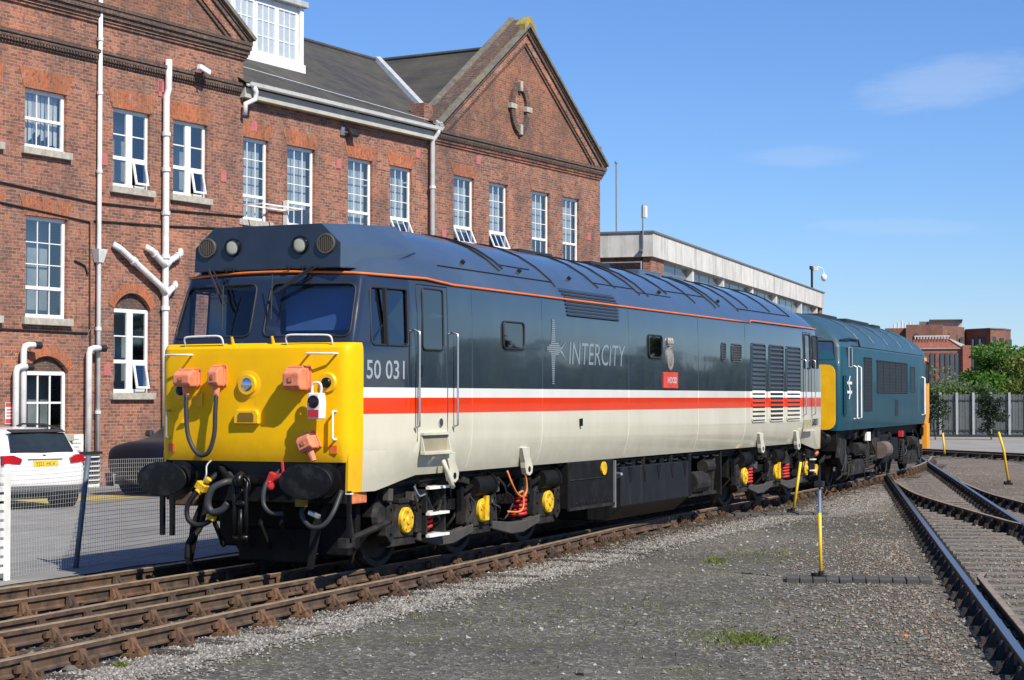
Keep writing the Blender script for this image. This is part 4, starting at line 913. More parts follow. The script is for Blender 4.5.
# ---- bogies
def coil(c, r, h, turns, tr_, m, parent, name='spring'):
    pts = [(c[0]+r*math.cos(a), c[1]+r*math.sin(a), c[2]+h*a/(turns*2*math.pi)) for a in np.linspace(0, turns*2*math.pi, turns*10+1)]
    return MB().tube(pts, tr_, 6).build(name, m, parent, smooth=True)
def bogie(xc, mirror=1):
    X = lambda d: xc+mirror*d
    ax = [X(-2.057), X(0), X(2.057)]
    bo = MB()
    for sg in (-1, 1):
        P_ = [(-2.75, .62), (-2.55, .95), (-1.4, .90), (-1.1, .74), (1.1, .74), (1.5, .88), (2.75, .92), (2.80, .55), (2.45, .42), (2.42, .70), (1.65, .70), (1.60, .55), (.45, .60), (.40, .76), (-.40, .76), (-.45, .6), (-1.6, .55), (-1.65, .76), (-2.42, .76), (-2.48, .5)]
        bo.prism([(X(a), b) for a, b in P_], lambda p, a: (p[0], a, p[1]), sg*.98, sg*1.10)
    bo.box(X(-2.7), X(-2.5), -1.0, 1.0, .55, .85) if mirror > 0 else bo.box(X(-2.5), X(-2.7), -1.0, 1.0, .55, .85)
    bo = bo.build('bogie', 'underframe', LO, bevel=.01)
    for i, a in enumerate(ax):
        s = MB(); s.cyl((a, -1.0, .545), (a, 1.0, .545), .09, n=12)
        for sg in (-1, 1):
            s.lathe((a, sg*.68, .545), (0, sg, 0), [(0, .575), (.03, .575), (.035, .545), (.11, .540), (.145, .535), (.145, .47), (.10, .44), (.10, .22), (.15, .2), (.15, .09)], 36)
        s.build('wheelset', 'wheel_steel', bo, auto=30)
        for sg in (-1,):
            ab = MB(); ab.box(a-.23, a+.23, -1.16, -.92, .36, .74); ab.hexa([(a-.34, -1.14, .26), (a+.34, -1.14, .26), (a+.34, -1.0, .26), (a-.34, -1.0, .26), (a-.25, -1.14, .37), (a+.25, -1.14, .37), (a+.25, -1.0, .37), (a-.25, -1.0, .37)])
            ab.prism([(a-.46, .40), (a-.33, .30), (a-.26, .36), (a-.25, .62), (a-.32, .78), (a-.42, .72)], lambda p, q: (p[0], q, p[1]), -1.17, -1.02)
            ab.prism([(a+.46, .40), (a+.33, .30), (a+.26, .36), (a+.25, .62), (a+.32, .78), (a+.42, .72)], lambda p, q: (p[0], q, p[1]), -1.17, -1.02)
            abo = ab.build('axlebox', 'bogie_grime', bo, bevel=.012)
            cv = MB().lathe((a, -1.15, .55), (0, -1, 0), [(0, .150), (.045, .150), (.058, .138), (.058, .055), (.073, .045), (.078, .01)], 22).build('axle_cover', 'yellow_paint', abo, auto=30)
            s = MB()
            for k in range(5): q = 2*math.pi*k/5+.4; s.cyl((a+.105*math.cos(q), -1.20, .55+.105*math.sin(q)), (a+.105*math.cos(q), -1.222, .55+.105*math.sin(q)), .016, n=6)
            if i == 1: s.obox((a-.03, -1.23, .53), (.12, .05, .2)); s.obox((a+.02, -1.22, .68), (.09, .04, .1))
            s.build('cover_bolts', 'yellow_paint', abo)['kind'] = 'stuff'
            # brake cylinder above the axle, with rod
            s = MB(); s.cyl((a-.30, -1.16, .86), (a+.16, -1.16, .86), .125, n=16); s.cyl((a+.16, -1.16, .86), (a+.20, -1.16, .86), .145, n=16); s.cyl((a-.30, -1.16, .86), (a-.55, -1.16, .80), .035, n=8); s.obox((a-.6, -1.16, .72), (.07, .06, .3))
            if not (i == 0 and mirror > 0) : s.build('brake_cylinder', 'underframe', bo, auto=35)
            else:
                MB().lathe((a-.52, -1.15, .62), (0, 1, 0), [(0, .12), (.05, .16), (.1, .12)], 14).build('brake_hanger', 'bogie_grime', bo)
    # equalising beams low between the axles and the coil springs standing on them
    for (a0, a1) in ((ax[0], ax[1]), (ax[1], ax[2])):
        P_ = [(a0+(a1-a0)*.14, .30), (a0+(a1-a0)*.42, .20), (a0+(a1-a0)*.60, .20), (a0+(a1-a0)*.86, .30), (a0+(a1-a0)*.86, .40), (a0+(a1-a0)*.62, .35), (a0+(a1-a0)*.42, .35), (a0+(a1-a0)*.14, .40)]
        MB().prism(P_, lambda p, a: (p[0], a, p[1]), -1.19, -1.10).build('equalising_beam', mat('beam_grey', (.060, .056, .05), .8, var=.25, vs=6, dirt=(.04, .035, .03), da=.6, ds=4) if 'beam_grey' not in MATS else 'beam_grey', bo, bevel=.012)
    for xs_ in ((X(1.2),) if mirror > 0 else (xc-1.75, xc+.65)):
        coil((xs_, -1.12, .40), .10, .28, 5, .024, 'spring_red', bo); MB().cyl((xs_, -1.12, .37), (xs_, -1.12, .72), .06, n=12).build('damper', 'underframe', bo)
        MB().hexa([(xs_-.17, -1.22, .69), (xs_+.17, -1.22, .69), (xs_+.17, -1.0, .69), (xs_-.17, -1.0, .69), (xs_-.12, -1.18, .9), (xs_+.1, -1.18, .9), (xs_+.1, -1.0, .9), (xs_-.12, -1.0, .9)]).build('spring_seat', 'bogie_grime', bo)
    for k in (-1.3, .85, 1.7): MB().tube(catmull([(X(k), -1.13, .80), (X(k)+.1, -1.2, .92), (X(k)+.3, -1.2, .9), (X(k)+.45, -1.15, .75)], 4), .016, 6).build('brake_pipe', 'underframe', bo)
    MB().tube(catmull([(X(-1.9), -1.2, .93), (X(-1.85), -1.24, .82), (X(-1.7), -1.24, .83)], 4), .012, 5).build('pipe', 'alu', bo)
    return bo
b1 = bogie(3.357, 1); b2 = bogie(16.36, -1)
def clutter(xc, bo, seed):
    rr = random.Random(seed)
    for a in (xc-2.057, xc, xc+2.057):
        for sg in (-1, 1):
            th0 = 0 if sg > 0 else math.pi
            pts = [(a+.575*math.cos(th0+t), .545+.575*math.sin(th0+t)) for t in np.linspace(-.38, .38, 7)]+[(a+.645*math.cos(th0+t), .545+.645*math.sin(th0+t)) for t in np.linspace(.38, -.38, 7)]
            MB().prism(pts, lambda p, q: (p[0], q, p[1]), -.84, -.72).build('brake_block', 'bogie_grime', bo)
            MB().tube([(a+sg*.66, -.86, .92), (a+sg*.69, -.88, .55), (a+sg*.64, -.88, .30)], .022, 6).build('brake_hanger', 'bogie_grime', bo)
        MB().tube(catmull([(a-.50, -1.12, .74), (a-.62, -1.08, .5), (a-.60, -.86, .25), (a-.55, -.78, .10)], 4), .017, 6).build('sand_pipe', 'bogie_grime', bo)
        MB().box(a-.16, a+.16, -1.18, -1.02, .745, .80).build('horn_stay', 'bogie_grime', bo, bevel=.01)
        for d in (-.30, .30):
            for z in (.42, .56, .70): MB().cyl((a+d*1.18, -1.17, z), (a+d*1.18, -1.195, z), .018, n=6).build('bolt', 'bogie_grime', bo)
    MB().tube([(xc-2.4, -1.14, .97), (xc-1.0, -1.15, 1.0), (xc+1.2, -1.15, .98), (xc+2.6, -1.14, 1.0)], .018, 6).build('conduit', 'bogie_grime', bo)
    MB().tube([(xc-2.3, -1.05, .30), (xc+2.3, -1.05, .30)], .022, 6).build('brake_rod', 'beam_grey', bo)
    for k in range(16):
        x = xc+rr.uniform(-2.5, 2.5); z = rr.uniform(.72, .98); y = -1.10-rr.uniform(0, .10)
        if k % 2: MB().obox((x, y, z), (rr.uniform(.06, .2), rr.uniform(.05, .1), rr.uniform(.06, .16)), Matrix.Rotation(rr.uniform(-.3, .3), 3, 'Y')).build('bracket', rr.choice(('bogie_grime', 'underframe', 'beam_grey')), bo, bevel=.008)
        else: MB().tube(catmull([(x, y, z), (x+rr.uniform(-.2, .2), y-.05, z-.12), (x+rr.uniform(-.3, .3), y-.03, z-rr.uniform(.2, .4)), (x+rr.uniform(-.3, .3), y+.1, z-.35)], 4), rr.uniform(.010, .018), 5).build('pipe', rr.choice(('bogie_grime', 'hose_grey', 'rubber')), bo)
clutter(3.357, b1, 1); clutter(16.36, b2, 2)
for k in range(10):
    rr = random.Random(90+k); x = 7.7+k*.52; MB().tube(catmull([(x, -1.15, 1.05), (x+.05, -1.2, .98), (x+.25, -1.22, .965), (x+.4, -1.16, 1.03)], 4), .016, 5).build('pipe', 'bogie_grime', LO)
MB().tube([(5.7, -1.20, 1.03), (9.0, -1.21, 1.02), (13.6, -1.20, 1.03)], .02, 6).build('conduit', 'bogie_grime', LO)
# cab steps hung on the front bogie
so_ = MB().box(1.66, 1.70, -1.25, -1.05, .33, .95).build('step_frame', 'bogie_grime', b1); MB().box(2.14, 2.18, -1.25, -1.05, .33, .95).build('step_frame', 'bogie_grime', b1); MB().box(1.5, 1.655, -1.2, -1.1, .40, .66).build('axle_guard', 'bogie_grime', b1)
for z in (.345, .60, .90): MB().box(1.66, 2.18, -1.30, -1.1, z-.015, z+.015).build('tread', 'white_paint', so_)
coil((1.92, -1.14, .40), .045, .18, 3, .02, 'spring_red', b1)
oc = MB().tube(catmull([(3.95, -1.24, 1.02), (4.02, -1.28, .85), (4.2, -1.27, .72), (4.40, -1.26, .67), (4.52, -1.26, .74), (4.50, -1.26, .90), (4.42, -1.24, 1.0)], 6), .014, 6); oc.tube(catmull([(4.25, -1.27, .72), (4.36, -1.28, .74), (4.4, -1.27, .66), (4.38, -1.27, .52), (4.25, -1.26, .48), (3.95, -1.25, .50)], 6), .014, 6)
oc.build('orange_cable', mat('orange_cable', (.72, .22, .06), .5), b1, smooth=True)
# rear end fittings seen past the last step
MB().box(18.45, 18.85, -1.25, -1.1, .45, 1.0).build('step_frame', 'underframe', b2); MB().lathe((18.95, -1.2, .84), (0, -1, 0), [(0, .09), (.06, .07), (.1, .02)], 12).build('cable_plug', 'rusty_orange', LO)
for z in (.5, .72, .98): MB().box(18.45, 18.7, -1.32, -1.22, z-.012, z+.012).build('tread', 'white_paint', b2)
MB().obox((18.9, -1.25, .5), (.1, .06, .2), Matrix.Rotation(R(35), 3, 'Y')).build('air_tap', 'yellow_paint', LO)
for y in (-.915, .915):
    o = MB().lathe((19.0, y, 1.055), (1, 0, 0), [(0, .20), (.06, .15), (.4, .14), (.42, .11), (.9, .11)], 16).build('buffer', 'buffer_black', LO); MB().lathe((19.9, y, 1.055), (1, 0, 0), [(0, .1), (.03, .19), (.06, .18)], 24, sx=1.45).build('buffer_head', 'buffer_black', o)
MB().box(18.6, 19.03, -1.16, 1.16, .80, 1.24).build('buffer_beam', 'underframe', LO)
# portable tail lamp hung on the front
TL = tag(empty('tail_lamp', (-.27, -.93, 1.72)), 'small white tail lamp with red lens hanging on the yellow front', 'tail lamp')
P_ = [(-.075, 0), (.075, 0), (.085, .16), (.07, .28), (-.07, .28), (-.085, .16)]
MB().prism(P_, lambda p, a: (a, p[0], p[1]), -.09, .05).build('case', 'white_paint', TL, bevel=.015)
MB().lathe((-.09, 0, .185), (-1, 0, 0), [(0, .07), (.01, .068), (.014, .06), (.006, .055), (.012, .02)], 20).build('lens', 'lamp_dark', TL)
MB().box(-.096, -.088, -.065, .065, .02, .10).build('red_label', 'red_paint', TL)
MB().tube(catmull([(-.02, .055, .27), (-.02, .055, .35), (-.02, .03, .385), (-.02, -.03, .385), (-.02, -.055, .35), (-.02, -.055, .27)], 4), .016, 6).build('handle', 'white_paint', TL, smooth=True)

# ================================================================ helpers that turn survey angles into places
FXV = Vector((math.cos(YAW)*math.cos(PIT), math.sin(YAW)*math.cos(PIT), math.sin(PIT))); RV = Vector((math.sin(YAW), -math.cos(YAW), 0)); UV = RV.cross(FXV)
def gp(px, py, z=GZ):
    d = FXV+RV*((px-512)/1841)+UV*((340-py)/1841); t = (z-CAMP.z)/d.z; return CAMP+d*t
def at(px, depth):
    p = CAMP+(FXV+RV*((px-512)/1841))*depth; return (p.x, p.y)

# ================================================================ the blue locomotive behind
mat('rail_blue', (.006, .060, .092), .5, spec=.3, var=.15, vs=1.2, dirt=(.014, .045, .065), da=.35, ds=1.2, dsc=(1, 1, .4), coat=.1)
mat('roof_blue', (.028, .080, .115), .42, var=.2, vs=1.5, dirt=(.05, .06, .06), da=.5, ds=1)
mat('end_yellow', (.88, .47, .005), .45, var=.1, dirt=(.5, .3, .05), da=.3, ds=3); mat('end_amber', (.80, .33, .02), .5, var=.1)
BL = tag(empty('locomotive', (21, .166, 0), R(3.3)), 'rail blue diesel locomotive with yellow ends coupled behind the grey one', 'locomotive')
BX0, BX1 = .35, 13.3; BM = (BX0+BX1)/2
BLEV = [(1.24, 0, .05, 1.30, 1.30, .12), (1.5, 0, .05, 1.33, 1.36, .12), (2.62, .0, .05, 1.33, 1.36, .12), (2.70, .03, .06, 1.32, 1.36, .12), (3.05, .14, .10, 1.29, 1.345, .13), (3.22, .22, .12, 1.22, 1.30, .14), (3.38, .30, .14, 1.08, 1.18, .16),
        (3.55, .45, .16, .86, .97, .16), (3.71, .7, .16, .56, .66, .15), (3.80, 1.0, .12, .30, .36, .12), (3.85, 1.4, .05, .08, .10, .04)]
def shell2():
    s = MB(); idx = []
    for z, xf, bow, wc, wm, rad in BLEV:
        h = [(BX0+xf+bow*((wc-rad)*i/5/wc)**2, (wc-rad)*i/5) for i in range(6)]; xc = h[-1][0]
        h += [(xc+rad-rad*math.cos(a), wc-rad+rad*math.sin(a)) for a in np.linspace(0, math.pi/2, 6)[1:]]
        h += [(xc+rad+.8, wm)]; full = h+[(xc+rad+.8+(2*BM-2*(xc+rad+.8))*i/8, wm) for i in range(1, 8)]+[(2*BM-x, y) for x, y in reversed(h)]
        N = len(full); near = []; far = []
        for i, (x, y) in enumerate(full):
            near.append(len(s.v)); s.v.append((x, -y, z))
            if i in (0, N-1): far.append(near[-1])
            else: far.append(len(s.v)); s.v.append((x, y, z))
        idx.append((near, far))
    def q(*a):
        o = list(dict.fromkeys(a))
        if len(o) > 2: s.f.append(tuple(o))
    for (n0, f0), (n1, f1) in zip(idx, idx[1:]):
        for i in range(N-1): q(n0[i], n0[i+1], n1[i+1], n1[i]); q(f0[i+1], f0[i], f1[i], f1[i+1])
    for (n, f) in (idx[0], idx[-1]):
        for i in range(N-1): q(n[i], n[i+1], f[i+1], f[i])
    return s.mesh('body', 'rail_blue')
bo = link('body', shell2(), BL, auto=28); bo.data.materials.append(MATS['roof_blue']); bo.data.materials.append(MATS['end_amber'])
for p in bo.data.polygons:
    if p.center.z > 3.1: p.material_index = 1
    if p.center.x > 12.5 and p.center.z < 3.2: p.material_index = 2
MB().prism(rounded([(-1.20, 1.26), (1.20, 1.26), (1.20, 2.66), (-1.20, 2.66)], .2), lambda p, a: (BX0-a, p[0], p[1]), -.07, .012).build('front_panel', 'end_yellow', BL)
for sg in (-1, 1):
    rp = rounded([(sg*.08, 2.76), (sg*1.18, 2.76), (sg*1.13, 3.17), (sg*.08, 3.20)], .06)
    f = lambda p: (BX0+.035+.11*(p[1]-2.7)/.35+.09*(p[0]/1.3)**2-.008, p[0], p[1])
    o = MB().add([f((sg*.6, 2.93))]+[f(p) for p in rp], [(0, i+1, (i+1) % len(rp)+1) for i in range(len(rp))]).build('windscreen', mat('screen_blue', (.03, .06, .12), .1) if 'screen_blue' not in MATS else 'screen_blue', BL)
    loop_tube(rp, f, .02, 'seal', 'window_rubber', o)
MB().tube([(BX0+.1, -.15, 3.2), (BX0-.02, -.95, 3.26)], .015, 5).build('wiper', 'alu', BL)
MB().tube([(BX0+.35, -1.25, 3.2), (BX0+.9, -1.33, 3.24), (BX0+2.0, -1.33, 3.24), (BX0+2.1, -1.35, 3.1)], .02, 5).build('rain_strip', 'window_rubber', BL)
def bpatch(x0, x1, z0, z1, name, m, d=.008, fr=None):
    o = MB().box(x0, x1, -1.36-d, -1.30, z0, z1).build(name, m, BL)
    if fr: MB().tube([(x0, -1.362, z0), (x1, -1.362, z0), (x1, -1.362, z1), (x0, -1.362, z1)], .02, 5, closed=True).build('frame', fr, o)
    return o
mat('grille_black', (.012, .014, .016), .6); mat('grille_grey', (.022, .027, .030), .6)
bpatch(1.05, 1.42, 2.62, 3.04, 'cab_window', 'grille_black', .004, 'alu')
o = bpatch(.52, .74, 1.58, 2.42, 'vent', 'grille_black', .006, 'rail_blue')
for k in range(10): MB().box(.54, .72, -1.376, -1.36, 1.63+k*.08, 1.65+k*.08).build('slat', 'grille_grey', o)
o = bpatch(2.95, 3.85, 1.65, 2.86, 'grille', 'grille_black', .006, 'window_rubber')
for k in range(15): MB().box(2.97, 3.83, -1.376, -1.36, 1.70+k*.078, 1.715+k*.078).build('slat', 'grille_grey', o)
o = bpatch(4.62, 9.02, 2.07, 2.82, 'grille', 'grille_black', .006, 'window_rubber')
for k in range(9): MB().box(4.64, 9.0, -1.374, -1.36, 2.12+k*.08, 2.135+k*.08).build('slat', 'grille_grey', o)
for k in range(6): MB().box(4.62+k*.88-.02, 4.62+k*.88+.02, -1.378, -1.36, 2.07, 2.82).build('divider', 'grille_grey', o)
bpatch(7.15, 7.6, 1.5, 1.9, 'vent', 'grille_black', .006); bpatch(9.6, 10.3, 2.1, 2.75, 'side_window', 'grille_grey', .004, 'rail_blue')
for x in (1.66, 2.16): MB().tube([(x, -1.36, 1.48), (x, -1.43, 1.5), (x, -1.43, 2.62), (x, -1.36, 2.65)], .022, 6).build('handrail', 'white_paint', BL)
MB().tube([(11.6, -1.36, 1.48), (11.6, -1.43, 1.5), (11.6, -1.43, 2.48), (11.6, -1.36, 2.5)], .03, 6).build('handrail', 'white_paint', BL)
MB().tube([(12.35, -1.36, 2.4), (12.7, -1.38, 2.35), (12.7, -1.38, 2.9), (12.35, -1.36, 2.95)], .02, 5, closed=True).build('window_frame', 'window_rubber', BL); bpatch(12.3, 12.68, 2.35, 2.92, 'cab_window', 'grille_black', .004)
MB().box(12.55, 13.1, -1.34, -1.2, .55, 1.24).build('end_step', 'end_amber', BL)
# double arrow emblem
s = MB(); yy = -1.369; X0, Z0, W_, H_ = .84, 1.92, .55, .50
for zc in (.30, .70): s.add([(X0, yy, Z0+H_*(zc-.06)), (X0+W_, yy, Z0+H_*(zc-.06)), (X0+W_, yy, Z0+H_*(zc+.06)), (X0, yy, Z0+H_*(zc+.06))], [(0, 1, 2, 3)])
for (a, b) in (((.62, 1.0), (.30, .70)), ((.30, .70), (.70, .30)), ((.70, .30), (.38, 0))):
    s.add([(X0+W_*(a[0]-.10), yy, Z0+H_*a[1]), (X0+W_*(a[0]+.10), yy, Z0+H_*a[1]), (X0+W_*(b[0]+.10), yy, Z0+H_*b[1]), (X0+W_*(b[0]-.10), yy, Z0+H_*b[1])], [(0, 1, 2, 3)])
s.build('arrow_emblem', 'white_paint', BL)
for (x0, x1, w_) in ((3.0, 5.0, .35), (6.0, 9.0, .4), (10, 11, .35)): MB().box(x0, x1, -w_, w_, 3.78, 3.89).build('roof_vent', 'grille_black', BL, bevel=.03)
for x in (2.6, 4.5, 6.5, 8.5, 10.5): MB().tube([(x, -y, z+.01) for z, _, _, wc, y, _ in BLEV[5:]], .012, 4).build('roof_seam', 'roof_blue', BL)
MB().tube([(x, -1.335, 3.09) for x in (1.5, 6, 12)], .012, 4).build('cantrail', 'window_rubber', BL)
MB().box(.6, 13.0, -1.1, 1.1, 1.02, 1.24).build('underframe', 'underframe', BL)
def bbogie(xc):
    b = MB()
    for sg in (-1, 1): b.prism([(xc-2.1, .60), (xc-1.9, .86), (xc+1.9, .86), (xc+2.1, .60), (xc+1.9, .5), (xc+.7, .62), (xc-.7, .62), (xc-1.9, .5)], lambda p, a: (p[0], a, p[1]), sg*1.0, sg*1.12)
    b = b.build('bogie', 'bogie_grime', BL, bevel=.015)
    for a in (xc-1.35, xc+1.35):
        s = MB(); s.cyl((a, -1, .5), (a, 1, .5), .08)
        for sg in (-1, 1): s.lathe((a, sg*.68, .5), (0, sg, 0), [(0, .53), (.03, .53), (.035, .5), (.14, .49), (.14, .43), (.1, .4), (.1, .1)], 28)
        s.build('wheelset', 'wheel_steel', b, auto=30)
        MB().box(a-.22, a+.22, -1.2, -1.0, .3, .72).build('axlebox', 'bogie_grime', b, bevel=.03)
        for d in (-.36, .36): coil((a+d, -1.14, .36), .09, .30, 5, .022, 'bogie_grime', b)
    s = MB(); s.hexa([(xc-.8, -1.25, .22), (xc+.8, -1.25, .22), (xc+.8, -1, .22), (xc-.8, -1, .22), (xc-.5, -1.25, .55), (xc+.5, -1.25, .55), (xc+.5, -1, .55), (xc-.5, -1, .55)]); s.cyl((xc-.3, -1.2, .8), (xc+.3, -1.2, .8), .13, n=14); s.build('brake_gear', 'bogie_grime', b, bevel=.02)
bbogie(2.9); bbogie(10.7)
rr = random.Random(31)
for k in range(60):
    x = rr.uniform(.7, 12.9); z = rr.uniform(.35, 1.12); y = -1.12-rr.uniform(0, .14)
    if k % 3: MB().obox((x, y, z), (rr.uniform(.08, .35), rr.uniform(.05, .12), rr.uniform(.06, .3)), Matrix.Rotation(rr.uniform(-.3, .3), 3, 'Y')).build('bracket', rr.choice(('bogie_grime', 'underframe', 'underframe')), BL, bevel=.01)
    else: MB().tube(catmull([(x, y, z), (x+rr.uniform(-.2, .2), y-.05, z-.15), (x+rr.uniform(-.3, .3), y-.03, max(.12, z-rr.uniform(.2, .5))), (x+rr.uniform(-.3, .3), y+.1, max(.1, z-.45))], 4), rr.uniform(.014, .026), 5).build('pipe', rr.choice(('bogie_grime', 'hose_grey', 'rubber')), BL)
for (x0, x1, z0, z1, m) in ((4.9, 5.6, .45, 1.0, 'bogie_grime'), (5.8, 6.9, .35, 1.05, 'underframe'), (7.1, 8.3, .4, .95, 'underframe')): MB().box(x0, x1, -1.25, 1.25, z0, z1).build('tank', m, BL, bevel=.04)
MB().cyl((5.2, -1.3, .7), (6.0, -1.3, .7), .2, n=16).build('air_reservoir', mat('tank_tan', (.13, .10, .085), .7, var=.3), BL); MB().cyl((4.1, -1.2, .95), (4.1, -1.2, 1.15), .09, n=10).build('filler', 'white_paint', BL); MB().box(8.6, 8.8, -1.3, -1.2, .95, 1.1).build('tap', 'red_paint', BL)
for x, d in ((BX0+.1, -1), (BX1-.1, 1)):
    for y in (-.9, .9):
        o = MB().lathe((x, y, 1.055), (d, 0, 0), [(0, .19), (.06, .14), (.4, .12)], 14).build('buffer', 'buffer_black', BL); MB().lathe((x+d*.4, y, 1.055), (d, 0, 0), [(0, .1), (.03, .2), (.06, .19)], 20).build('buffer_head', 'buffer_black', o)
    MB().box(min(x, x-d*.3), max(x, x-d*.3), -1.2, 1.2, .8, 1.24).build('buffer_beam', 'underframe', BL)
MB().obox((.75, -1.22, .75), (.5, .1, .5), Matrix.Rotation(R(30), 3, 'Y')).build('guard_plate', 'bogie_grime', BL, bevel=.02)

# ================================================================ the brick works building
TH = R(-5.55)
BB = tag(empty('brick_building', (18.98, 16.38, 0), TH), 'long red brick railway office block with gables, slate roof and white windows', 'building')
def wall(name, u0, u1, z0, z1, v, holes, m, arches=(), dep=.16, parent=BB, top=None):
    us = sorted({u0, u1, *[h[0] for h in holes], *[h[1] for h in holes]}); zs = sorted({z0, z1, *[h[2] for h in holes], *[h[3] for h in holes]})
    s = MB()
    for a, b in zip(us, us[1:]):
        for c, d in zip(zs, zs[1:]):
            cu, cz = (a+b)/2, (c+d)/2
            if any(h[0] < cu < h[1] and h[2] < cz < h[3] for h in holes): continue
            s.quad((a, v, c), (b, v, c), (b, v, d), (a, v, d))
    for (a, b, c, d) in holes:
        s.quad((a, v, c), (a, v, d), (a, v+dep, d), (a, v+dep, c)); s.quad((b, v, d), (b, v, c), (b, v+dep, c), (b, v+dep, d))
        s.quad((a, v, d), (b, v, d), (b, v+dep, d), (a, v+dep, d)); s.quad((b, v, c), (a, v, c), (a, v+dep, c), (b, v+dep, c))
    for (a, b, zs_, rise) in arches:     # fill the spandrels above the arch inside the hole, and the soffit
        arc = arc_pts(a, b, zs_, rise); t = zs_+rise
        s.add([(a, v, t)]+[(u, v, z) for u, z in arc]+[(b, v, t)], [tuple(range(len(arc)+2))[::-1]])
        for p, q_ in zip(arc, arc[1:]): s.quad((p[0], v, p[1]), (q_[0], v, q_[1]), (q_[0], v+dep, q_[1]), (p[0], v+dep, p[1]))
    return s.build(name, m, parent, fix=False)
def arc_pts(a, b, zs_, rise, n=12, grow=0):
    c = (a+b)/2; hw = (b-a)/2; rr = (hw*hw+rise*rise)/(2*rise); zc = zs_+rise-rr; th = math.asin(min(1, hw/rr)); rr += grow
    return [(c+rr*math.sin(-th+2*th*i/n), zc+rr*math.cos(-th+2*th*i/n)) for i in range(n+1)]
def frame_box(s, a, b, c, d, v, t=.06, dp=.05):
    s.box(a, a+t, v, v+dp, c, d); s.box(b-t, b, v, v+dp, c, d); s.box(a+t, b-t, v, v+dp, c, c+t); s.box(a+t, b-t, v, v+dp, d-t, d)
def grid_panes(wo, a, b, c, d, v, cols, rows, s, bar=.022):
    for i in range(1, cols): x = a+(b-a)*i/cols; s.box(x-bar/2, x+bar/2, v-.008, v+.02, c, d)
    for j in range(1, rows):
        z = c+(d-c)*j/rows
        for i in range(cols): s.box(a+(b-a)*i/cols+bar/2, a+(b-a)*(i+1)/cols-bar/2, v-.006, v+.018, z-bar/2, z+bar/2)
    return [(a+(b-a)*i/cols, a+(b-a)*(i+1)/cols, c+(d-c)*j/rows, c+(d-c)*(j+1)/rows) for i in range(cols) for j in range(rows)]
def window(a, b, c, d, v, kind, parent=BB, sill=True, inside='blind', opened=False):
    v0 = v+.09; s = MB(); frame_box(s, a, b, c, d, v0, .088); P_ = []
    A_, B_, C_, D_ = a+.088, b-.088, c+.088, d-.088
    tilt = None
    if kind == 'sash':
        m_ = (C_+D_)/2; s.box(A_, B_, v0-.01, v0+.05, m_-.035, m_+.035)
        P_ += grid_panes(None, A_, B_, C_, m_-.035, v0+.02, 3, 1, s); P_ += grid_panes(None, A_, B_, m_+.035, D_, v0+.02, 3, 1, s)
    elif kind == 'casement':
        x = (A_+B_)/2; s.box(x-.11, x+.11, v0-.005, v0+.05, C_, D_); zt = C_+(D_-C_)*.36
        for (p, q_) in ((A_, x-.11), (x+.11, B_)):
            s.box(p, q_, v0-.004, v0+.05, zt-.045, zt+.045); P_ += grid_panes(None, p, q_, zt+.045, D_, v0+.02, 1, 2, s, .03)
        P_ += [(A_, x-.11, C_, zt-.045)]; tilt = (x+.11, B_, C_, zt-.045)
        if not opened: P_.append(tilt); tilt = None
    elif kind == 'tall':
        zt = C_+(D_-C_)*.28; s.box(A_, B_, v0-.008, v0+.05, zt-.04, zt+.04); P_ += grid_panes(None, A_, B_, zt+.04, D_, v0+.02, 3, 3, s)
        tilt = (A_, B_, C_, zt-.04)
        if not opened: P_ += grid_panes(None, A_, B_, C_, zt-.04, v0+.02, 3, 1, s); tilt = None
    elif kind == 'grid32':
        P_ += grid_panes(None, A_, B_, C_, D_, v0+.02, 3, 2, s, .045)
    elif kind == 'grid33':
        P_ += grid_panes(None, A_, B_, C_, D_, v0+.02, 3, 3, s, .03)
    wo = s.build('window', 'white_upvc', parent)
    for (p, q_, r_, t_2) in P_:
        MB().quad((p, v0+.022, r_), (q_, v0+.022, r_), (q_, v0+.022, t_2), (p, v0+.022, t_2)).build('pane', 'glass', wo, fix=False)
    if tilt:     # top hung light standing open
        p, q_, r_, t_2 = tilt; L_ = t_2-r_; an = R(24 if kind == 'tall' else 11); M = Matrix.Rotation(-an, 3, 'X'); pv = Vector((0, v0-.005, t_2))
        f = lambda u, z: tuple(Vector((u, 0, 0))+pv+M @ Vector((0, 0, z-t_2)))
        s2 = MB(); tk = .05
        for (x0, x1, z0, z1) in ((p, p+tk, r_, t_2), (q_-tk, q_, r_, t_2), (p+tk, q_-tk, r_, r_+tk), (p+tk, q_-tk, t_2-tk, t_2)):
            b8 = []
            for yy_ in (0, .04):
                for (u, z) in ((x0, z0), (x1, z0), (x1, z1), (x0, z1)): b8.append(tuple(pv+Vector((u, 0, 0))+M @ Vector((0, -yy_, z-t_2))))
            s2.hexa(b8)
        if kind == 'tall':
            for i in (1, 2):
                x = p+(q_-p)*i/3; b8 = []
                for yy_ in (.005, .03):
                    for (u, z) in ((x-.014, r_+tk), (x+.014, r_+tk), (x+.014, t_2-tk), (x-.014, t_2-tk)): b8.append(tuple(pv+Vector((u, 0, 0))+M @ Vector((0, -yy_, z-t_2))))
                s2.hexa(b8)
        s2.build('open_light', 'white_upvc', wo)
        MB().quad(*[tuple(pv+Vector((u, 0, 0))+M @ Vector((0, -.02, z-t_2))) for (u, z) in ((p+tk, r_+tk), (q_-tk, r_+tk), (q_-tk, t_2-tk), (p+tk, t_2-tk))]).build('pane', 'glass', wo, fix=False)
    if sill: MB().box(a-.12, b+.12, v-.11, v+.10, c-.17, c-.003).build('sill', 'stone', wo, bevel=.012)
    # what stands behind the glass
    MB().box(a, b, v0+.55, v0+.6, c-.1, d+.1).build('room', 'dark_room', wo)
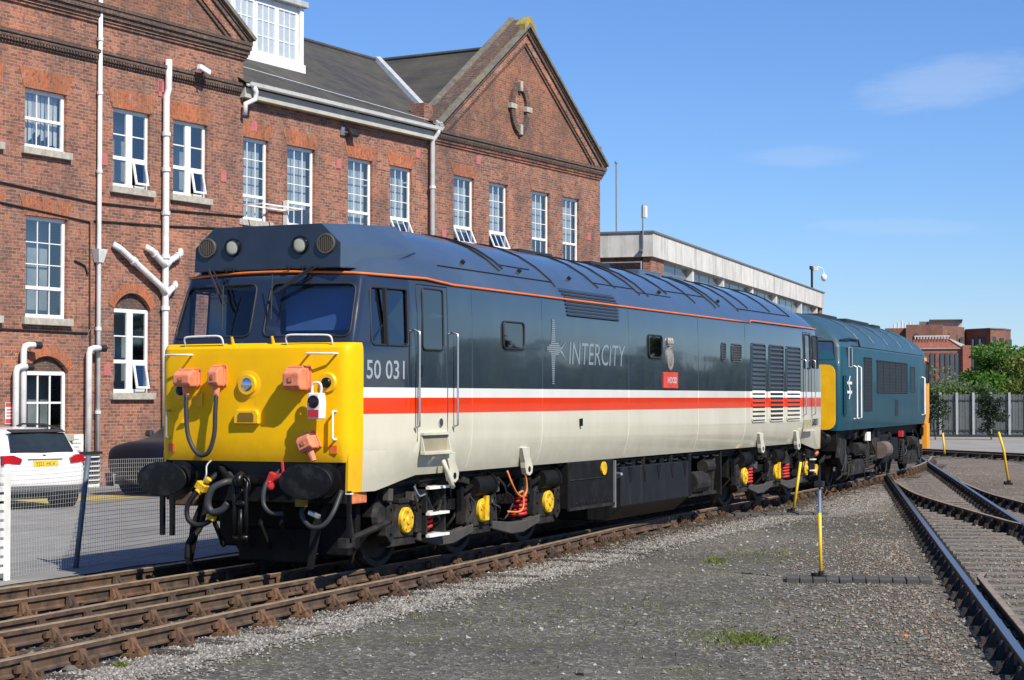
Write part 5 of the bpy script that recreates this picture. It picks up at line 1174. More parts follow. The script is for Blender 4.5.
    rr_ = random.Random(int(a*100+d*7))
    if inside == 'curtain':
        s = MB(); n = 9
        for i in range(n):
            u0_ = a+.06+(b-a-.12)*i/n; zc = c+.08+rr_.uniform(.02, .45)*(d-c)*.6; s.quad((u0_, v0+.14, zc), (u0_+(b-a-.12)/n*.9, v0+.15+.02*(i % 2), zc+rr_.uniform(-.1, .1)), (u0_+(b-a-.12)/n*.95, v0+.15, d-.05), (u0_, v0+.14, d-.05))
        s.build('curtain', 'curtain', wo, fix=False)
    elif inside == 'blind':
        k = rr_.uniform(.0, .35); s = MB(); n = 14
        for i in range(n): u0_ = a+.05+(b-a-.1)*i/n; s.quad((u0_, v0+.20+.006*(i % 2), c+.06+(d-c)*k), (u0_+(b-a-.1)/n, v0+.20+.006*((i+1) % 2), c+.06+(d-c)*k), (u0_+(b-a-.1)/n, v0+.20+.006*((i+1) % 2), d-.04), (u0_, v0+.20+.006*(i % 2), d-.04))
        s.build('blind', 'blind', wo, fix=False)
    return wo
def lintel(a, b, z, h, v, m='brick_orange'):
    MB().prism([(a-.05, z+.004), (b+.05, z+.004), (b+.20, z+h), (a-.20, z+h)], lambda p, q_: (p[0], q_, p[1]), v-.012, v+.05).build('flat_arch', m, BB)
def arch_ring(a, b, zs_, rise, v, m='brick_orange'):
    i0 = arc_pts(a, b, zs_, rise); i1 = arc_pts(a, b, zs_, rise, grow=.24); n = len(i0); s = MB()
    vs = [(u, v-.012, z) for u, z in i0]+[(u, v-.012, z) for u, z in i1]
    s.add(vs, [(k, k+1, n+k+1, n+k) for k in range(n-1)]); s.build('arch', m, BB)
LW = [(-4.75, -3.40, 7.73, 9.1, 'sash'), (-2.58, -1.23, 7.73, 9.10, 'sash'), (-4.75, -3.40, 3.8, 6.15, 'tall'), (-2.52, -1.17, 3.80, 6.15, 'tall'), (.38, 1.73, 7.12, 9.04, 'casement'), (2.61, 3.96, 7.13, 9.04, 'casement')]
LA = [(-4.75, -3.40, 1.1, 2.56, .36, 'grid32'), (-2.48, -1.12, 1.1, 2.56, .36, 'grid32'), (.45, 1.78, 2.07, 4.13, .40, 'casement')]
holes = [h[:4] for h in LW]+[(a, b, c, d+r_) for a, b, c, d, r_, k in LA]
wall('wall', -9, 5.45, GZ, 11.15, 0, holes, 'brick', [(a, b, d, r_) for a, b, c, d, r_, k in LA])
for a, b, c, d, k in LW: window(a, b, c, d, 0, k, inside='curtain' if k == 'sash' else 'none', opened=(k == 'casement')); lintel(a, b, d, .46 if k != 'tall' else .42, 0, 'brick_orange')
for a, b, c, d, r_, k in LA:
    window(a, b, c, d, 0, k, inside='none', opened=(k == 'casement')); arch_ring(a, b, d, r_, 0)
    MB().box(a, b, .11, .14, d, d+r_+.02).build('tympanum', 'brick_dark', BB)
CWN = [(5.42, 6.66, 6.74, 8.97), (7.52, 8.82, 6.74, 8.98), (10.46, 11.72, 6.74, 8.98), (12.67, 13.87, 6.74, 8.98)]
GWN = [(16.19, 17.44, 6.74, 9.05), (18.4, 19.62, 6.74, 9.05), (21.29, 22.54, 6.74, 9.05), (23.51, 24.74, 6.74, 9.05)]
wall('wall', 5.25, 15.0, GZ, 10.25, .08, CWN, 'brick'); wall('wall', 14.95, 26.40, GZ, 10.0, 0, GWN, 'brick')
for i, h in enumerate(CWN): window(*h, .08, 'tall', opened=(i == 3), sill=True); lintel(h[0], h[1], h[3], .42, .08)
for i, h in enumerate(GWN): window(*h, 0, 'tall', opened=(i < 2), sill=True); lintel(h[0], h[1], h[3], .38, 0, 'brick_orange' if i == 0 else 'brick')
# a light swung open on the first centre window
s = MB(); 
for (x0, x1, y0, y1) in ((5.5, 7.3, -.62, -.58), (5.5, 7.3, -.02, .02)): s.box(x0, x1, y0, y1, 7.10, 7.14)
for x in (5.5, 6.4, 7.26): s.box(x, x+.04, -.58, -.02, 7.10, 7.14)
s.box(7.30, 7.36, -.1, .05, 6.6, 7.4); s.build('window_ledge', 'white_upvc', BB)
# other walls closing the block
s = MB(); s.quad((26.4, 0, GZ), (26.4, 12, GZ), (26.4, 12, 10.3), (26.4, 0, 10.3)); s.quad((-9, 12, GZ), (-9, 0, GZ), (-9, 0, 11.2), (-9, 12, 11.2)); s.quad((26.4, 12, GZ), (-9, 12, GZ), (-9, 12, 10.3), (26.4, 12, 10.3)); s.quad((5.45, 0, GZ), (5.45, 12, GZ), (5.45, 12, 11.6), (5.45, 0, 11.6)); s.quad((14.95, 0, GZ), (14.95, .08, GZ), (14.95, .08, 10.0), (14.95, 0, 10.0)); s.quad((14.95, 0, 10), (14.95, 4, 10), (14.95, 4, 10.5), (14.95, 0, 10.5))
s.build('side_walls', 'brick', BB, fix=False)
# roofs
s = MB()
s.quad((5.2, -.28, 10.36), (14.95, -.28, 10.36), (20.75, 6, 13.95), (5.2, 6, 13.95)); s.quad((20.75, 6, 13.95), (26.4, 12.3, 10.36), (5.2, 12.3, 10.36), (5.2, 6, 13.95))
s.add([(14.95, -.28, 10.36), (14.95, .3, 10.36), (20.75, .3, 13.95), (20.75, 6, 13.95)], [(0, 1, 2, 3)]); s.quad((26.45, .3, 10.36), (26.45, 12.3, 10.36), (20.75, 6, 13.95), (20.75, .3, 13.95))
s.quad((5.5, .3, 11.55), (5.5, 12, 11.55), (-1.8, 12, 16.3), (-1.8, .3, 16.3)); s.quad((-1.8, .3, 16.3), (-1.8, 12, 16.3), (-9, 12, 11.55), (-9, .3, 11.55))
rf = s.build('roof', 'slate', BB, fix=False)
MB().tube([(14.95, -.26, 10.40), (20.75, 6, 13.99)], .16, 6).build('valley_flashing', 'lead', rf); MB().tube([(5.4, 6, 13.97), (20.75, 6, 13.97)], .09, 6).build('ridge_tiles', 'slate', rf); MB().tube([(20.75, .3, 13.97), (20.75, 6, 13.97)], .09, 6).build('ridge_tiles', 'slate', rf)
MB().tube([(5.5, .9, 11.10), (14.9, .1, 10.62)], .02, 4).build('lightning_strip', 'lead', rf)
# gutter and fascia of the centre part
gt = MB().box(5.3, 14.9, -.18, .06, 9.98, 10.24).build('fascia', mat('fascia_board', (.48, .46, .40), .7, var=.15, dirt=(.25, .23, .2), da=.5, ds=2), BB)
P_ = [(.0, .0), (.03, -.09), (.10, -.12), (.17, -.09), (.20, 0), (.18, 0), (.10, -.09), (.03, 0)]
MB().prism(P_, lambda p, a: (a, -.40+p[0], 10.37+p[1]), 5.3, 14.95).build('gutter', 'white_pipe', gt)
def pipe(P_, r=.06, m='white_pipe', name='downpipe', brackets=()):
    o = MB().tube(P_, r, 10).build(name, m, BB, smooth=True)
    for z in brackets: MB().cyl((P_[0][0] if True else 0, P_[-1][1], z-.04), (P_[0][0], P_[-1][1], z+.04), r*1.35, n=10).build('collar', m, o)
    return o
pipe([(5.5, -.3, 10.3), (5.62, -.3, 10.15), (5.62, -.28, 9.95), (5.35, -.16, 9.8), (5.35, -.14, 9.5)], .07)
pipe([(14.78, -.3, 10.3), (14.78, -.3, 10.2), (14.78, -.10, 9.95), (14.78, -.10, GZ)], .075, brackets=(8.5, 6.5))
dp = pipe([(-.20, -.10, 11.8), (-.20, -.10, GZ)], .055, brackets=(10.6, 9.3, 7.4, 3.6, 1.6))
MB().hexa([(-.28, -.18, 5.2), (-.12, -.18, 5.2), (-.12, -.02, 5.2), (-.28, -.02, 5.2), (-.36, -.24, 5.52), (-.04, -.24, 5.52), (-.04, -.01, 5.52), (-.36, -.01, 5.52)]).build('hopper', 'white_pipe', dp)
sp = pipe([(2.28, -.12, 10.5), (2.28, -.12, 9.75), (2.20, -.12, 9.55), (2.20, -.12, 3.2), (2.26, -.12, GZ)], .085)
for z in (8.6, 7.7, 6.6, 5.5, 4.2): MB().cyl((2.20, -.12, z-.05), (2.20, -.12, z+.05), .115, n=12).build('collar', 'white_pipe', sp)
for P_ in (((.45, -.05, 5.68), (.6, -.14, 5.58), (2.1, -.14, 4.75), (2.28, -.13, 4.55)), ((1.62, -.05, 5.70), (1.75, -.14, 5.62), (2.1, -.14, 5.38), (2.28, -.13, 5.25)), ((2.95, -.05, 5.70), (2.85, -.14, 5.6), (2.45, -.14, 5.40), (2.32, -.13, 5.25)), ((2.75, -.05, 4.85), (2.65, -.14, 4.78), (2.45, -.14, 4.65), (2.32, -.13, 4.5))):
    P_ = [(a_-.1, b_, c_) for a_, b_, c_ in P_]; MB().tube(P_, .08, 10).build('branch_pipe', 'white_pipe', sp, smooth=True)
    a = Vector(P_[1]).lerp(Vector(P_[2]), .3); b = Vector(P_[1]).lerp(Vector(P_[2]), .36); MB().cyl(a, b, .105, n=12).build('collar', 'white_pipe', sp)
for (u, zt, du) in ((-.58, 3.10, .30), (-2.95, 2.62, .26), (-2.72, 3.12, .28)):
    o = pipe([(u, -.16, GZ+.0), (u, -.16, zt-.1), (u+.03, -.17, zt), (u+.12, -.19, zt+.03), (u+du, -.25, zt+.03)], .075, name='flue_pipe'); MB().cyl((u+du-.02, -.245, zt+.03), (u+du+.14, -.28, zt+.03), .085, n=12).build('cowl', 'black_plastic', o)
# cornice bands, dark moulded brick
def band(u0, u1, z0, z1, v0, m='brick_dark', name='cornice'): return MB().box(u0, u1, v0, .05, z0, z1).build(name, m, BB)
for (z0, z1, v0) in ((10.04, 10.10, -.04), (10.10, 10.17, -.075), (10.17, 10.26, -.115), (10.26, 10.34, -.15)): band(-9, 5.47, z0, z1, v0)
for (z0, z1, v0) in ((11.0, 11.07, -.05), (11.07, 11.14, -.09), (11.14, 11.25, -.14), (11.25, 11.38, -.19), (11.38, 11.46, -.22)): band(-9, 5.52+abs(v0)*.3, z0, z1, v0, 'brick' if z0 < 11.1 else 'brick_dark')
for (z0, z1, v0, m) in ((9.92, 10.0, -.04, 'brick'), (10.0, 10.09, -.08, 'brick'), (10.09, 10.16, -.11, 'brick_dark'), (10.16, 10.26, -.15, 'brick_dark'), (10.26, 10.36, -.19, 'brick_dark')): band(14.93-abs(v0)*.2, 26.42+abs(v0), z0, z1, v0, m)
s = MB()
for k in range(120): u = 15+k*.096; s.box(u, u+.05, -.145, -.10, 10.095, 10.155)
for k in range(150): u = -9+k*.096; s.box(u, u+.05, -.112, -.07, 10.105, 10.165)
o = s.build('dentils', 'brick_dark', BB); o['kind'] = 'stuff'
# gable fields and raking copings
def rake(u0, z0, u1, z1, off0, off1, v0, v1, m, name):     # strip parallel to the slope between two perpendicular offsets
    d = Vector((u1-u0, z1-z0)).normalized(); n_ = Vector((-d.y, d.x)) if d.x > 0 else Vector((d.y, -d.x))
    if n_.y < 0: n_ = -n_
    A_ = Vector((u0, z0)); B_ = Vector((u1, z1)); q_ = []
    for P0, o_ in ((A_, off0), (B_, off0), (B_, off1), (A_, off1)): q_.append(P0+n_*o_)
    # mitre the apex on a vertical line
    def at_u(P0, u): return (u, P0.y+(u-P0.x)*(d.y/d.x))
    pts = [(q_[0].x, q_[0].y), at_u(q_[1], u1), at_u(q_[2], u1), (q_[3].x, q_[3].y)]
    return MB().prism(pts, lambda p, a: (p[0], a, p[1]), v0, v1).build(name, m, BB)
def gable(uc, ul, ur, zb, za, ue):
    s = MB(); s.add([(ul, .0, zb), (ur, .0, zb), (uc, .0, za)], [(0, 1, 2)]); s.build('gable_field', 'brick_gable', BB, fix=False)
    for ue_ in (ul, ur):
        for (o0, o1, v0, v1, m) in ((-.46, -.36, -.05, .05, 'brick_dark'), (-.36, -.12, -.09, .05, 'brick'), (-.12, .0, -.15, .30, 'brick_dark'), (.0, .07, -.19, .32, 'brick_dark'), (.07, .17, -.27, -.07, 'coping'), (.0, .30, -.07, .40, 'brick_dark'), (.0, .40, .40, .56, 'coping')):
            rake(ue_, zb, uc, za, o0, o1, v0, v1, m, 'raking_cornice' if m != 'coping' else 'coping')
gable(20.72, 14.98, 26.55, 10.36, 14.48, 0); gable(-1.8, -9, 5.6, 11.46, 16.2, 0)
MB().prism([(20.32, 14.38), (20.72, 14.70), (21.10, 14.40), (21.10, 14.62), (20.72, 14.92), (20.32, 14.60)], lambda p, a: (p[0], a, p[1]), -.278, .10).build('apex_stone', 'lichen', BB)
for (u0, u1, v0, v1, z1) in ((14.62, 15.15, .12, .62, 11.15), (26.35, 26.75, .1, .6, 11.2)): MB().box(u0, u1, v0, v1, 10.2, z1).build('kneeler_pier', 'brick', BB)
# oval niche with four key stones
cu, cz, ru, rz = 20.35, 11.75, .40, .64; n = 28
el = lambda k, t: (cu+(ru+k)*math.cos(t), cz+(rz+k)*math.sin(t)); s = MB(); TT = np.linspace(0, 2*math.pi, n+1)[:-1]
vs = [(el(0, t)[0], -.11, el(0, t)[1]) for t in TT]+[(el(.24, t)[0], -.11, el(.24, t)[1]) for t in TT]+[(el(0, t)[0], .0, el(0, t)[1]) for t in TT]+[(el(.24, t)[0], .0, el(.24, t)[1]) for t in TT]
s.add(vs, [(k, (k+1) % n, n+(k+1) % n, n+k) for k in range(n)]+[(k, (k+1) % n, 2*n+(k+1) % n, 2*n+k) for k in range(n)]+[(n+k, n+(k+1) % n, 3*n+(k+1) % n, 3*n+k) for k in range(n)])
ni = s.build('oval_niche', 'brick_dark', BB)
MB().add([(el(.01, t)[0], -.012, el(.01, t)[1]) for t in TT], [tuple(range(n))]).build('niche_panel', 'brick', ni)
for (a, b, w_, h_) in ((0, rz+.1, .16, .34), (0, -rz-.1, .16, .34), (ru+.12, 0, .40, .17), (-ru-.12, 0, .40, .17)): MB().box(cu+a-w_/2, cu+a+w_/2, -.15, .0, cz+b-h_/2, cz+b+h_/2).build('key_stone', 'stone', ni, bevel=.008)
# dormer on the centre roof
dm = MB().box(6.0, 10.85, 2.12, 5.4, 11.3, 13.62).build('dormer', 'white_upvc', BB)
for i in range(4):
    a = 6.62+i*1.02; window(a, a+1.0, 11.92, 13.48, 2.0, 'grid33', sill=False, inside='blind')
MB().box(5.9, 11.0, 1.90, 5.6, 13.62, 13.80).build('dormer_roof', mat('dormer_lead', (.42, .43, .43), .7, var=.15), BB, bevel=.02)
MB().box(5.95, 10.95, 1.98, 2.2, 11.62, 11.90).build('dormer_sill', 'white_upvc', BB); MB().box(10.74, 10.90, 2.02, 2.14, 11.90, 13.62).build('dormer_post', 'white_upvc', BB)
# fittings on the wall
for (u, z, v) in ((.05, 7.72, 0), (4.62, 7.78, 0), (2.12, 9.80, 0), (6.02, 9.3, .08), (9.98, 8.72, .08), (17.70, 9.68, 0), (25.5, 7.78, 0), (.22, 2.62, 0), (14.2, 9.5, .08), (15.6, 7.1, 0), (10.05, 6.9, .08)):
    MB().box(u-.12, u+.12, v-.02, v+.01, z-.14, z+.14).build('tie_plate', 'pink_plate', BB, bevel=.006)
MB().box(2.02, 2.14, -.02, .01, 9.55, 9.95).build('tie_plate', 'pink_plate', BB)
for P_ in ([(-9, -.03, 6.95), (-3.3, -.03, 6.82), (-.3, -.03, 6.64), (2.0, -.03, 6.68), (5.45, -.03, 6.80)], [(-9, -.03, 6.5), (-3.3, -.03, 6.36), (-.45, -.03, 6.16), (-.42, -.03, 3.6)], [(-.3, -.03, 6.2), (2.2, -.03, 6.28), (5.4, -.03, 6.45)], [(-9, -.03, 3.5), (-3.3, -.03, 3.5), (-.5, -.03, 3.49), (-.4, -.03, 3.6), (-.4, -.03, GZ)], [(-.95, -.03, 5.2), (-.6, -.03, 5.1), (-.5, -.03, 4.9)]):
    MB().tube(P_, .022, 5).build('cable', 'black_plastic', BB)
# things hung on the building
def wp(u, v, z): return Matrix.Rotation(TH, 3, 'Z') @ Vector((u, v, 0))+Vector((18.98, 16.38, z))
c = tag(empty('security_camera', wp(3.30, -.02, 10.30), TH), 'white security camera on the dark cornice of the brick wall', 'camera')
MB().box(-.14, .06, -.03, 0, -.18, .12).build('wall_plate', 'galv', c); MB().tube([(-.05, -.02, .1), (-.05, -.2, .12), (.05, -.25, .10)], .025, 6).build('arm', 'galv', c); MB().obox((.12, -.3, .10), (.42, .14, .14), Matrix.Rotation(R(14), 3, 'Y')).build('housing', 'white_paint', c, bevel=.02); MB().tube([(.08, -.28, .04), (.12, -.28, -.10)], .03, 6).build('bracket', 'black_plastic', c)
c = tag(empty('floodlight', wp(10.35, .06, 9.62), TH), 'black floodlight under the white gutter of the brick building', 'floodlight')
MB().box(-.32, -.16, -.05, 0, -.06, .18).build('junction_box', 'alu', c); MB().box(-.16, .0, -.08, -.03, -.03, .03).build('arm', 'black_plastic', c); MB().obox((.10, -.16, .04), (.36, .12, .24), Matrix.Rotation(R(-30), 3, 'X')).build('lamp_body', 'black_plastic', c, bevel=.02)
c = tag(empty('wall_sign', wp(-3.0, -.012, 1.52), TH), 'small red and white notice on the brick wall by two flue pipes', 'sign')
MB().box(-.14, .14, -.01, 0, -.17, .32).build('board', 'sign_white', c); s = MB(); s.box(-.13, .13, -.014, -.009, -.15, -.05); s.box(-.13, .13, -.014, -.009, .22, .31)
for k in range(3): s.box(-.10, .10, -.014, -.009, -.0+k*.07, .03+k*.07)
s.build('red_print', 'sign_red', c)
c = tag(empty('wall_sign', wp(-.84, -.012, .82), TH), 'white notice board low on the wall beside the white car', 'sign')
MB().box(-.24, .24, -.015, 0, -.2, .26).build('board', 'sign_white', c); s = MB()
for k in range(4): s.box(-.16, .14-.06*(k % 2), -.019, -.014, -.14+k*.09, -.115+k*.09)
s.build('print', mat('print_grey', (.35, .36, .38), .7), c)
c = tag(empty('vent_cabinet', wp(-.72, -.35, GZ), TH), 'white louvred cabinet standing against the wall behind the white car', 'cabinet')
MB().box(-.45, .32, 0, .33, 0, .80).build('case', 'white_upvc', c); MB().box(-.5, .37, -.05, .33, .80, .86).build('lid', 'black_plastic', c)
for k in range(6): MB().box(-.42, .29, -.03, .0, .12+k*.11, .17+k*.11).build('slat', 'grille_black', c)
c = tag(empty('litter_bin', wp(.28, -.45, GZ), TH), 'grey plastic box beside the foot of the white downpipe', 'box')
MB().hexa([(-.16, -.13, 0), (.16, -.13, 0), (.16, .13, 0), (-.16, .13, 0), (-.2, -.17, .55), (.2, -.17, .55), (.2, .17, .55), (-.2, .17, .55)]).build('tub', 'white_pipe', c, bevel=.02); MB().box(-.22, .22, -.19, .19, .55, .60).build('rim', 'galv', c)
c = tag(empty('refuse_sack', wp(1.35, -1.0, GZ), TH), 'low black sack lying on the tarmac beside the dark car', 'sack')
s = MB(); s.lathe((0, 0, 0), (0, 0, 1), [(0, .34), (.08, .42), (.18, .40), (.27, .26), (.31, .08)], 14, sx=1.5); s.build('sack', 'black_plastic', c, smooth=True)
s = MB(); s.tube([(-.2, -.1, .2), (.15, 0, .75)], .02, 6); s.build('handle', 'alu', c)

# ================================================================ concrete office block
mat('concrete', (.60, .585, .55), .9, var=.12, vs=1.5, dirt=(.20, .195, .18), da=.7, ds=1.2, dsc=(1.5, 1.5, .25), bmp=.15)
mat('column_white', (.60, .58, .54), .8, var=.1); mat('office_glass', (.07, .09, .105), .12, var=.25, vs=.8)
OP = Vector((53.1, 14.74, 0)); OA = math.atan2(19.67-14.74, 98.8-53.1)
OF = tag(empty('office_block', (OP.x, OP.y, 0), OA), 'flat roofed office block with pale concrete fascia and white columns', 'building')
MB().box(.15, 45.9, .3, 12, GZ, 7.7).build('wall', 'brick', OF)
s = MB()
for k in range(23): s.box(-.15+2*k+.004, -.15+2*(k+1)-.004, -.15, .3, 7.69, 8.66)
s.build('fascia', 'concrete', OF)
MB().box(-.15, .28, .3, 12, 7.69, 8.66).build('fascia', 'concrete', OF); MB().box(45.6, 46.0, .3, 12, 7.69, 8.66).build('fascia', 'concrete', OF)
MB().box(-.2, 46.05, -.2, 12.1, 8.66, 8.74).build('roof_edge', mat('roof_felt', (.16, .15, .13), .9), OF)
cols = [2.4, 7.6, 14.3, 21.8, 28.9, 37.4, 43.4]
for a, b in zip(cols, cols[1:]):
    n = max(2, round((b-a)/2.3))
    for i in range(n):
        x0 = a+.35+(b-a-.35)*i/n; x1 = a+.35+(b-a-.35)*(i+1)/n
        w_ = MB().box(x0+.06, x1-.06, .20, .3, 6.3, 7.68).build('window', 'alu', OF); MB().box(x0+.16, x1-.16, .19, .205, 6.4, 7.62).build('pane', 'office_glass', w_)
for x in cols[1:-1]: MB().box(x, x+.35, -.05, .3, 5.5, 7.69).build('column', 'column_white', OF)
MB().box(45.0, 46.0, -.02, .3, 5.0, 7.69).build('end_pier', 'brick', OF); MB().box(43.4, 43.8, -.05, .3, 5.5, 7.69).build('column', 'column_white', OF)
MB().box(-.02, 2.3, -.02, .3, 4.0, 7.69).build('end_pier', 'brick', OF)
c = tag(empty('roof_rail', (52.2, 14.6, 6.0), OA+math.pi/2), 'pale steel rail standing between the brick building and the office', 'rail frame')
s = MB(); s.tube([(.2, 0, 0), (.2, 0, 1.45)], .04, 6); s.tube([(2.2, 0, 0), (2.2, 0, 1.45)], .04, 6); s.tube([(.2, 0, 1.4), (2.2, 0, 1.4)], .04, 6); s.tube([(.2, 0, .8), (2.2, 0, .8)], .03, 6); s.build('rail_frame', 'galv', c)
def op(x, y, z): return Matrix.Rotation(OA, 3, 'Z') @ Vector((x, y, 0))+Vector((OP.x, OP.y, z))
c = tag(empty('flag_mast', op(.3, 1.5, 8.7)), 'thin bare mast on the office roof', 'mast'); MB().tube([(0, 0, -.3), (0, 0, 2.9)], .035, 6).build('pole', 'galv', c); MB().lathe((0, 0, 2.9), (0, 0, 1), [(0, .07), (.06, .07), (.1, .02)], 10).build('finial', 'galv', c)
c = tag(empty('antenna', op(-.22, .3, 7.9)), 'small white panel antenna bracketed to the office corner', 'antenna')
MB().tube([(0, -.05, -.1), (0, -.05, 1.9)], .035, 6).build('pole', 'galv', c); MB().box(-.02, .16, -.2, .02, 1.35, 1.85).build('panel', 'white_paint', c, bevel=.03); MB().box(-.1, .05, -.05, .1, 0, .08).build('bracket', 'galv', c)
c = tag(empty('security_camera', op(43.2, .2, 9.45), OA), 'dome security camera on a swan neck at the far end of the office roof', 'camera')
c.scale = (.62, .62, .62); MB().tube([(0, 0, -1.25), (0, 0, 1.2)], .12, 6).build('pole', 'black_plastic', c); MB().box(-.8, 1.2, -.12, .12, .9, 1.25).build('crossarm', 'black_plastic', c); MB().tube([(1.0, 0, 1.15), (1.6, -.4, 1.3), (2.0, -.8, 1.15), (2.1, -.9, .6)], .06, 6).build('swan_neck', 'white_paint', c); MB().lathe((2.1, -.9, .6), (0, 0, -1), [(0, .12), (.2, .3), (.5, .3), (.75, .12)], 14).build('dome', 'white_paint', c, smooth=True); MB().box(.4, .9, -.5, -.1, .85, 1.25).build('housing', 'white_paint', c)

# ================================================================ brick buildings far off
brick_mat('brick_far', (.235, .105, .072), (.18, .085, .062), (.2, .11, .085), soot=.3); brick_mat('brick_far_red', (.36, .12, .085), (.31, .105, .075), (.3, .15, .11), soot=.1)
K = .127; KZ = .1304
FBX, FBY = at(940, 240); FA = math.atan2(RV.y, RV.x)-math.atan((940-512)/1841)
def far(name, label): return tag(empty(name, (FBX, FBY, 0), FA), label, 'building')
def fx_(px): return (px-940)*K
def fz(py): return 1.948+(397.7-py)*KZ
fb = far('distant_building', 'tall brown brick block with rooftop plant seen beyond the trees')
MB().box(fx_(884), fx_(906), 3, 25, GZ, fz(327)).build('wing', 'brick_far', fb); MB().box(fx_(905.9), fx_(943), 0, 25, GZ, fz(324.5)).build('wall', 'brick_far', fb)
s = MB(); s.prism([(fx_(943), 0), (fx_(957), 2), (fx_(965), 6), (fx_(966), 25), (fx_(943), 25)], lambda p, a: (p[0], p[1], a), GZ, fz(326)); s.build('wall', 'brick_far', fb)
s = MB(); s.prism([(fx_(930), 3), (fx_(955), 3), (fx_(962), 8), (fx_(962), 20), (fx_(930), 20)], lambda p, a: (p[0], p[1], a), fz(326), fz(319.5)); s.build('roof_storey', mat('plant_pale', (.38, .33, .28), .8), fb)
MB().box(fx_(929), fx_(963), 2.5, 20, fz(319.5), fz(318.6)).build('roof_slab', 'roof_felt', fb); MB().box(fx_(919), fx_(929), 3, 12, fz(324.4), fz(320.5)).build('plant_room', 'roof_felt', fb)
for px, h in ((893, 5), (897, 7), (901, 9), (904, 6), (909, 8), (912, 7)): MB().cyl((fx_(px), 6, fz(327)), (fx_(px), 6, fz(327-h)), .12, n=6).build('aerial', 'white_pipe', fb)
for px, py in ((917, 334), (948, 334), (956, 336), (962, 338)):
    yv = -.03 if px < 943 else .3+(px-943)*.14
    MB().prism([(fx_(px-1.8), fz(py+4))]+[(fx_(px)+1.8*K*math.cos(t)*-1, fz(py)+1.8*K*math.sin(t)) for t in np.linspace(0, math.pi, 7)]+[(fx_(px+1.8), fz(py+4))], lambda p, a: (p[0], a, p[1]), yv-.25, yv+.6).build('arched_window', 'office_glass', fb)
fb = far('distant_building', 'brown brick block with a tall dark arch above the green tree')
s = MB(); s.prism([(fx_(966), 8), (fx_(991), 4), (fx_(1005), 6), (fx_(1013), 10), (fx_(1013), 30), (fx_(966), 30)], lambda p, a: (p[0], p[1], a), GZ, fz(328)); s.build('wall', 'brick_far', fb)
MB().prism([(fx_(966), 7.8), (fx_(991), 3.8), (fx_(1005), 5.8), (fx_(1013.4), 9.8), (fx_(1013.4), 30), (fx_(966), 30)], lambda p, a: (p[0], p[1], a), fz(328.4), fz(327.2)).build('roof_edge', 'roof_felt', fb)
def slant(px): return 8-(px-966)*.16
P_ = [(970, 400)]+[(978+8*math.cos(t)*-1, 340-5*math.sin(t)) for t in np.linspace(0, math.pi, 9)]+[(986, 400)]
MB().prism([(fx_(a), fz(b)) for a, b in P_], lambda p, a: (p[0], slant(p[0]/K+940)-a, p[1]), -.5, .15).build('tall_arch', 'office_glass', fb)
for px in (973.5, 980.5): MB().box(fx_(px)-.12, fx_(px)+.12, slant(px)-.5, slant(px)-.1, GZ, fz(338)).build('column', 'column_white', fb)
for px, py in ((995, 339), (1003, 340), (1007.5, 340), (1012, 341)): MB().box(fx_(px)-.22, fx_(px)+.22, (4.2 if px < 1005 else 6.5)-.4+max(0, px-991)*.12, 9, fz(py+5), fz(py-3)).build('arched_window', 'office_glass', fb)
fb = far('distant_building', 'low red brick building with tall slit windows and pale gable edge'); fb.location = (*at(940, 215), 0); K2 = .1137
gx = lambda px: (px-940)*K2
gz_ = lambda py: 1.948+(397.7-py)*.1168
MB().prism([(gx(908), gz_(400)), (gx(971), gz_(400)), (gx(971), gz_(346)), (gx(962), gz_(346)), (gx(948), gz_(339)), (gx(912), gz_(339)), (gx(908), gz_(346))], lambda p, a: (p[0], a, p[1]), 1, 14).build('wall', 'brick_far_red', fb)
MB().box(gx(910), gx(962), 0, 1, GZ, gz_(349)).build('front_wall', 'brick_far_red', fb); MB().box(gx(910), gx(962), -.15, 1.1, gz_(349), gz_(348)).build('parapet', 'stone', fb)
MB().prism([(gx(949), gz_(338.8)), (gx(951), gz_(338.8)), (gx(965), gz_(345)), (gx(961), gz_(346.5))], lambda p, a: (p[0], a, p[1]), .9, 6).build('gable_edge', 'column_white', fb)
MB().box(gx(962.5), gx(971), -.5, 1, GZ, gz_(345.5)).build('end_tower', 'brick_far_red', fb)
for px in (913, 917.5, 922, 927, 932, 937, 942, 947, 952, 957): MB().box(gx(px)-.2, gx(px)+.2, -.12, .1, gz_(385), gz_(353)).build('slit_window', 'office_glass' if px in (932, 942, 947, 952, 957) else 'brick_far', fb)
for k in range(12): MB().cyl((gx(915+k*3), .8, gz_(339)), (gx(915+k*3), .8, gz_(336)), .05, n=5).build('railing_post', 'white_pipe', fb)
MB().tube([(gx(914), .8, gz_(336)), (gx(950), .8, gz_(336))], .06, 5).build('railing', 'white_pipe', fb)

# ================================================================ far fence
mat('fence_grey', (.115, .13, .135), .75, .1, var=.2, vs=1.5, dirt=(.07, .08, .075), da=.5, ds=1); mat('post_pale', (.42, .45, .46), .6, .2, var=.1); mat('fence_dark', (.03, .033, .035), .8)
A0, A1 = Vector((82.2, 19.0)), Vector((86.2, -7.0)); d = (A1-A0).normalized(); L_ = (A1-A0).length
FE = tag(empty('steel_fence', (A0.x, A0.y, GZ), math.atan2(d.y, d.x)), 'tall grey steel fence with pale posts closing the far yard', 'fence')
